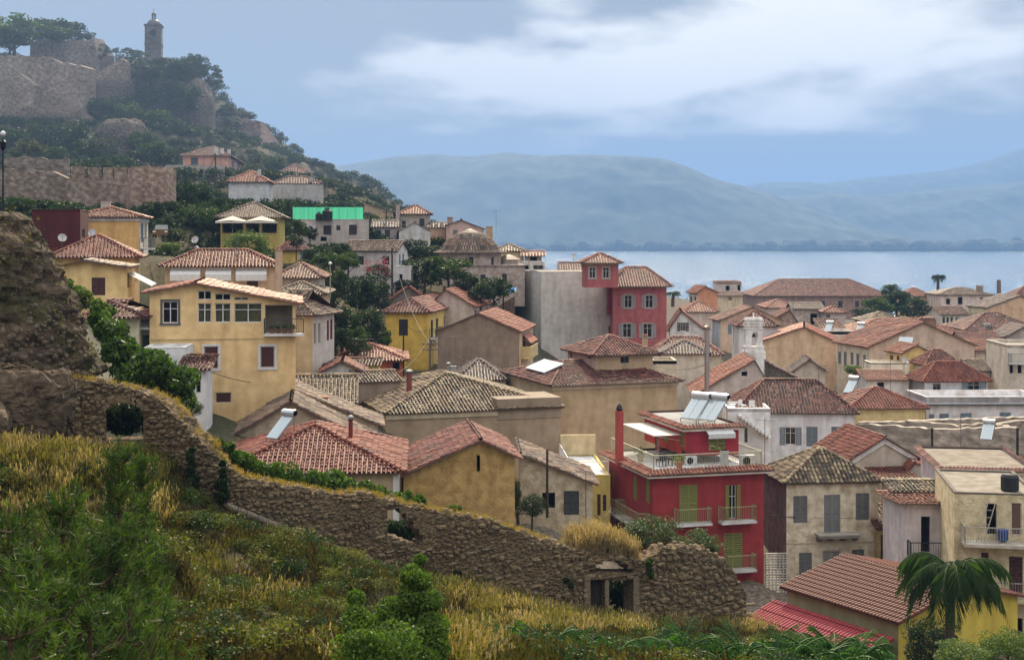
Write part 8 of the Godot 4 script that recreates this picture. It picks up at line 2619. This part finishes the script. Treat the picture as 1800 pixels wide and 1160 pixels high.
	var near := ["beside the feathery shrub", "below the golden grass", "left of the doorway", "under the doorway", "right of the doorway", "below the wall's broken end", "left of the grassy crest", "on the grassy crest", "before the crimson canopy", "below the crimson canopy", "at the canopy's lower corner"]
	for i in near.size():
		for k in 2:
			fern_plant("%s sumac with long feathery leaves %s" % [["taller", "lower"][k], near[i]], 880.0 + 62.0 * i + 30.0 * k, 1185.0 - 14.0 * k + rnd(-8, 8) + 1.6 * i, 30.0 + 1.5 * k, 22, 1.25 - 0.25 * k, Color(0.042, 0.098, 0.02), "sumac plants along the bottom edge")
	tree("leafy_shrub", "bright leafy shrub in the bottom right corner, nearer the palm", 1690, 1190, 1125, 110, 40, "broad", "light", "shrubs in the bottom right corner", true)
	tree("leafy_shrub", "bright leafy shrub cut by the bottom right corner", 1775, 1190, 1105, 110, 42, "broad", "light", "shrubs in the bottom right corner", true)
	palm("large drooping palm in front of the stained balcony house", 1668, 1200, 1000, 62, 3.0, 26, 0.95, Color(0.045, 0.078, 0.02), 0.22, 46)
	tree("hedge_bush", "dark hedge bush under the large palm", 1640, 1180, 1085, 110, 64, "broad", "dark", "", true)
	# lamp at the left edge
	var o := thing("street_lamp", "street lamp with white globe cut by the left edge", "lamp", at(4, 320, 95))
	var mb := MB.new()
	mb.tube([Vector3(0, -4, 0), Vector3(0, 2.7, 0)], [0.07, 0.05], G(0.02), 8)
	mb.lathe([Vector2(0.05, 0), Vector2(0.2, 0.15), Vector2(0.24, 0.6), Vector2(0.1, 0.75), Vector2(0.02, 0.9)], G(0.02), 8, Vector3(0, 2.2, 0))
	put(mb, "post", "metal", o)
	mb = MB.new()
	mb.lathe([Vector2(0.05, 0), Vector2(0.16, 0.08), Vector2(0.19, 0.2), Vector2(0.12, 0.33), Vector2(0, 0.38)], G(0.8), 12, Vector3(0, 3.2, 0))
	put(mb, "globe", "paint", o)
	build_poles()
	parked_car()
	var tarp := MB.new()
	for i in 6:
		tarp.quad(Vector3(-0.9 + 0.3 * i, 0.1 * sin(i * 1.3), 0.5), Vector3(-0.6 + 0.3 * i, 0.1 * sin((i + 1) * 1.3), 0.5), Vector3(-0.6 + 0.3 * i, 0.55 + 0.12 * sin(i * 2.1 + 2.1), -0.4), Vector3(-0.9 + 0.3 * i, 0.55 + 0.12 * sin(i * 2.1), -0.4), Color(0.12, 0.30, 0.55))
	single(tarp, "tarpaulin", "blue tarpaulin lying on the crumbling stone wall beside the grey party wall", "tarpaulin", "cloth", at(894, 513, 159))
	var tent := thing("canopy_tent", "white canvas canopy in the yard behind the pale house", "canopy", at(1692, 832, 104))
	var tm := MB.new()
	for i in 4:
		var a := Vector3([-1.6, 1.6, 1.6, -1.6][i], 1.0, [1.4, 1.4, -1.4, -1.4][i])
		var b := Vector3([1.6, 1.6, -1.6, -1.6][i], 1.0, [1.4, -1.4, -1.4, 1.4][i])
		tm.tri(a, b, Vector3(0.2, 1.7, 0), G(0.72))
		tm.quad(a - Vector3(0, 0.25, 0), b - Vector3(0, 0.25, 0), b, a, G(0.70))
	put(tm, "canopy_cloth", "awning", tent)
	for i in 4:
		tm = MB.new()
		tm.bar(Vector3([-1.5, 1.5, 1.5, -1.5][i], -2.0, [1.3, 1.3, -1.3, -1.3][i]), Vector3([-1.5, 1.5, 1.5, -1.5][i], 1.0, [1.3, 1.3, -1.3, -1.3][i]), 0.05, G(0.5))
		put(tm, "post", "metal", tent)
	for e in [[1053, 592, 160, "the grey party wall"], [800, 640, 121, "the stained grey roof"], [1150, 645, 126, "the pale roof terrace"], [872, 400, 203, "the pink gabled house"], [1566, 668, 135, "the small white annex"], [1632, 655, 136, "the red hip roof"], [1735, 612, 160, "the veranda house"], [1395, 560, 200, "the church"], [1030, 905, 84, "the low beige house"], [415, 470, 109, "the peach house roof"], [640, 655, 100, "the lichened dark roof"], [850, 700, 104, "the mossy hip roof"], [1290, 600, 168, "the church's left side"], [1440, 690, 124, "the steep brown roof"], [1345, 800, 96, "the cream house's back"], [1500, 570, 195, "the broad orange hip roof"], [1600, 700, 128, "the yellow annex"], [1690, 790, 100, "the white canvas canopy"], [1770, 640, 146, "the peach walled terrace"], [560, 490, 122, "the highest stepped roof"], [745, 530, 145, "the bright yellow house's ridge"], [930, 470, 182, "the flat white house"]]:
		aerial("television aerial on a thin mast at %s" % e[3], at(e[0], e[1], e[2]))
	for e in [[163, 430, 104, "the red hip roof by the bastion"], [108, 440, 100, "the bastion's edge"], [344, 441, 112, "the peach house roof"], [1008, 462, 176, "the dark red roof by the bay"], [1590, 648, 142, "the curved balcony wall"]]:
		dish("round satellite dish on a bent arm at %s" % e[3], at(e[0], e[1], e[2]))

func parked_car() -> void:
	var o := thing("parked_car", "dark car parked on the lane below the stone tower", "car", at(284, 418, 150), 0.15)
	var mb := MB.new()
	var prof := [Vector2(-0.85, 0.3), Vector2(-0.85, 0.75), Vector2(-0.78, 0.9), Vector2(0.78, 0.9), Vector2(0.85, 0.75), Vector2(0.85, 0.3)]
	for i in prof.size() - 1:
		mb.quad(Vector3(prof[i + 1].x, prof[i + 1].y, 2.0), Vector3(prof[i].x, prof[i].y, 2.0), Vector3(prof[i].x, prof[i].y, -2.0), Vector3(prof[i + 1].x, prof[i + 1].y, -2.0), G(0.02))
	mb.poly([Vector3(-0.85, 0.3, 2), Vector3(0.85, 0.3, 2), Vector3(0.85, 0.75, 2), Vector3(0.78, 0.9, 2), Vector3(-0.78, 0.9, 2), Vector3(-0.85, 0.75, 2)], G(0.02))
	put(mb, "body", "collector", o)
	mb = MB.new()
	mb.quad(Vector3(-0.75, 0.9, 0.9), Vector3(0.75, 0.9, 0.9), Vector3(0.6, 1.42, 0.3), Vector3(-0.6, 1.42, 0.3), G(0.03))
	mb.quad(Vector3(-0.6, 1.42, 0.3), Vector3(0.6, 1.42, 0.3), Vector3(0.6, 1.42, -1.2), Vector3(-0.6, 1.42, -1.2), G(0.02))
	mb.quad(Vector3(0.75, 0.9, 0.9), Vector3(0.75, 0.9, -1.8), Vector3(0.6, 1.42, -1.2), Vector3(0.6, 1.42, 0.3), G(0.03))
	mb.quad(Vector3(-0.75, 0.9, -1.8), Vector3(-0.75, 0.9, 0.9), Vector3(-0.6, 1.42, 0.3), Vector3(-0.6, 1.42, -1.2), G(0.03))
	put(mb, "cabin", "collector", o)
	for x in [-0.62, 0.62]:
		mb = MB.new()
		mb.box(Vector3(x - 0.16, 0.6, 1.98), Vector3(x + 0.16, 0.74, 2.04), G(0.7))
		put(mb, "headlight", "collector", o)
		for z in [-1.25, 1.25]:
			mb = MB.new()
			mb.tube([Vector3(x * 1.1, 0.31, z), Vector3(x * 1.38, 0.31, z)], [0.31, 0.31], G(0.015), 14)
			put(mb, "wheel", "paint", o)

func aerial(label: String, p: Vector3) -> void:
	var mb := MB.new()
	mb.bar(Vector3(0, -1.0, 0), Vector3(0, 2.6, 0), 0.035, G(0.12))
	mb.bar(Vector3(-0.7, 2.45, 0), Vector3(0.7, 2.45, 0.2), 0.025, G(0.12))
	for i in 7:
		mb.bar(Vector3(-0.6 + 0.2 * i, 2.45, -0.28 + 0.03 * i), Vector3(-0.6 + 0.2 * i, 2.45, 0.38 - 0.03 * i), 0.016, G(0.12))
	single(mb, "television_aerial", label, "aerial", "metal", p, rnd(-0.6, 0.6), "television aerials")

func dish(label: String, p: Vector3) -> void:
	var o := thing("satellite_dish", label, "satellite dish", p, rnd(-0.5, 0.5), "satellite dishes")
	var mb := MB.new()
	mb.tube([Vector3(0, -1.0, 0), Vector3(0, 0.5, 0), Vector3(0, 0.75, 0.15)], [0.03, 0.03, 0.03], G(0.12), 5)
	put(mb, "mast", "metal", o)
	mb = MB.new()
	var t := Transform3D(Basis(Vector3.RIGHT, deg_to_rad(65)), Vector3(0, 0.9, 0.1))
	var prof := [Vector2(0.0, 0.0), Vector2(0.13, 0.012), Vector2(0.24, 0.045), Vector2(0.32, 0.09)]
	for i in 3:
		for s in 16:
			var a := TAU * s / 16.0
			var b := TAU * (s + 1) / 16.0
			mb.quad(t * Vector3(cos(a) * prof[i].x, prof[i].y, sin(a) * prof[i].x), t * Vector3(cos(a) * prof[i + 1].x, prof[i + 1].y, sin(a) * prof[i + 1].x), t * Vector3(cos(b) * prof[i + 1].x, prof[i + 1].y, sin(b) * prof[i + 1].x), t * Vector3(cos(b) * prof[i].x, prof[i].y, sin(b) * prof[i].x), G(0.5))
	put(mb, "reflector", "paint", o)
	mb = MB.new()
	mb.bar(t * Vector3(0, 0.05, 0.28), t * Vector3(0, 0.36, 0), 0.03, G(0.2))
	put(mb, "feed_arm", "metal", o)

func build_poles() -> void:
	var o := pole("utility_pole", "dark pole carrying a black notice board before the bright yellow house", at(709, 660, 128), 4.6, 0.09, Color(0.05, 0.04, 0.035), 0)
	var mb := MB.new()
	mb.box(Vector3(-0.42, 3.75, 0.1), Vector3(0.42, 5.3, 0.18), G(0.012))
	put(mb, "board", "paint", o)
	var a := pole("utility_pole", "wooden utility pole beside the white house with bougainvillea", at(689, 526, 152), 5.7, 0.12, Color(0.07, 0.055, 0.045), 1)
	var b := pole("utility_pole", "thin utility pole in front of the salmon pink house", at(378, 345, 222), 7.0, 0.13, Color(0.10, 0.085, 0.075), 1)
	var c := pole("utility_pole", "pole with crossarms and insulators at the bright yellow house's corner", at(756, 655, 124), 3.0, 0.08, Color(0.2, 0.18, 0.16), 2)
	pole("utility_pole", "dark pole rising before the tan end wall on the slope", at(679, 425, 206), 4.9, 0.11, Color(0.08, 0.065, 0.06), 1)
	pole("utility_pole", "rusty iron post in front of the low beige house", at(962, 880, 80), 3.0, 0.09, Color(0.09, 0.06, 0.05), 0)
	o = thing("street_lamp", "small white street lamp between the stepped roofs and the grove", "lamp", at(580, 505, 117))
	mb = MB.new()
	mb.tube([Vector3(0, -1, 0), Vector3(0, 1.9, 0)], [0.06, 0.04], Color(0.35, 0.3, 0.25), 6)
	put(mb, "post", "paint", o)
	mb = MB.new()
	mb.lathe([Vector2(0.04, 0), Vector2(0.16, 0.1), Vector2(0.17, 0.2), Vector2(0, 0.32)], G(0.75), 10, Vector3(0, 1.9, 0))
	put(mb, "globe", "paint", o)
	wire("black cable from the white house's pole toward the bright yellow house", a.position + Vector3(0, 5.3, 0), c.position + Vector3(0, 2.6, 0), 1.2, 0.025)
	wire("cable dropping from the salmon pink house's pole to the porch", b.position + Vector3(0, 6.6, 0), at(345, 318, 220), 0.8, 0.05)
	wire("cable crossing from the notice board pole to the yellow wall", at(709, 566, 128), at(752, 580, 137), 0.5, 0.025)
	for e in [[[689, 445, 152], [612, 470, 140], "sagging cable from the white house's pole to the grove"], [[378, 275, 222], [455, 330, 206], "long cable from the salmon house's pole to the white cube"], [[679, 380, 206], [648, 392, 187], "short cable from the dark slope pole to the netted house"], [[679, 380, 206], [760, 405, 200], "cable from the dark slope pole to the white gable"], [[756, 590, 124], [700, 655, 110], "cable from the crossarm pole to the low roofs"], [[756, 592, 124], [880, 655, 118], "cable from the crossarm pole over the stained grey roof"], [[1045, 905, 84], [1075, 890, 90], "short cable between the beige and crimson houses"], [[1350, 905, 90], [1560, 885, 95], "cable strung across the cream house's side"], [[1150, 640, 128], [1243, 640, 116], "cable from the roof terrace to the steel flue"], [[1660, 900, 88], [1720, 985, 77], "drooping cable on the pale house's wall"], [[1740, 610, 160], [1640, 640, 142], "cable over the small hip roofs at the right"]]:
		wire(e[2], at(e[0][0], e[0][1], e[0][2]), at(e[1][0], e[1][1], e[1][2]), 0.5, 0.022)
	wire("cable along the large yellow house's lower wall", at(362, 650, 82), at(470, 672, 90), 0.25, 0.02)

func _ready() -> void:
	rng.seed = 20240
	patch.seed = 7; patch.frequency = 0.12; patch.fractal_octaves = 4
	set_camera_and_light()
	make_materials()
	build_land()
	build_near_town()
	build_right_town()
	build_hill()
	build_trees()
	build_ruin()
	build_front()
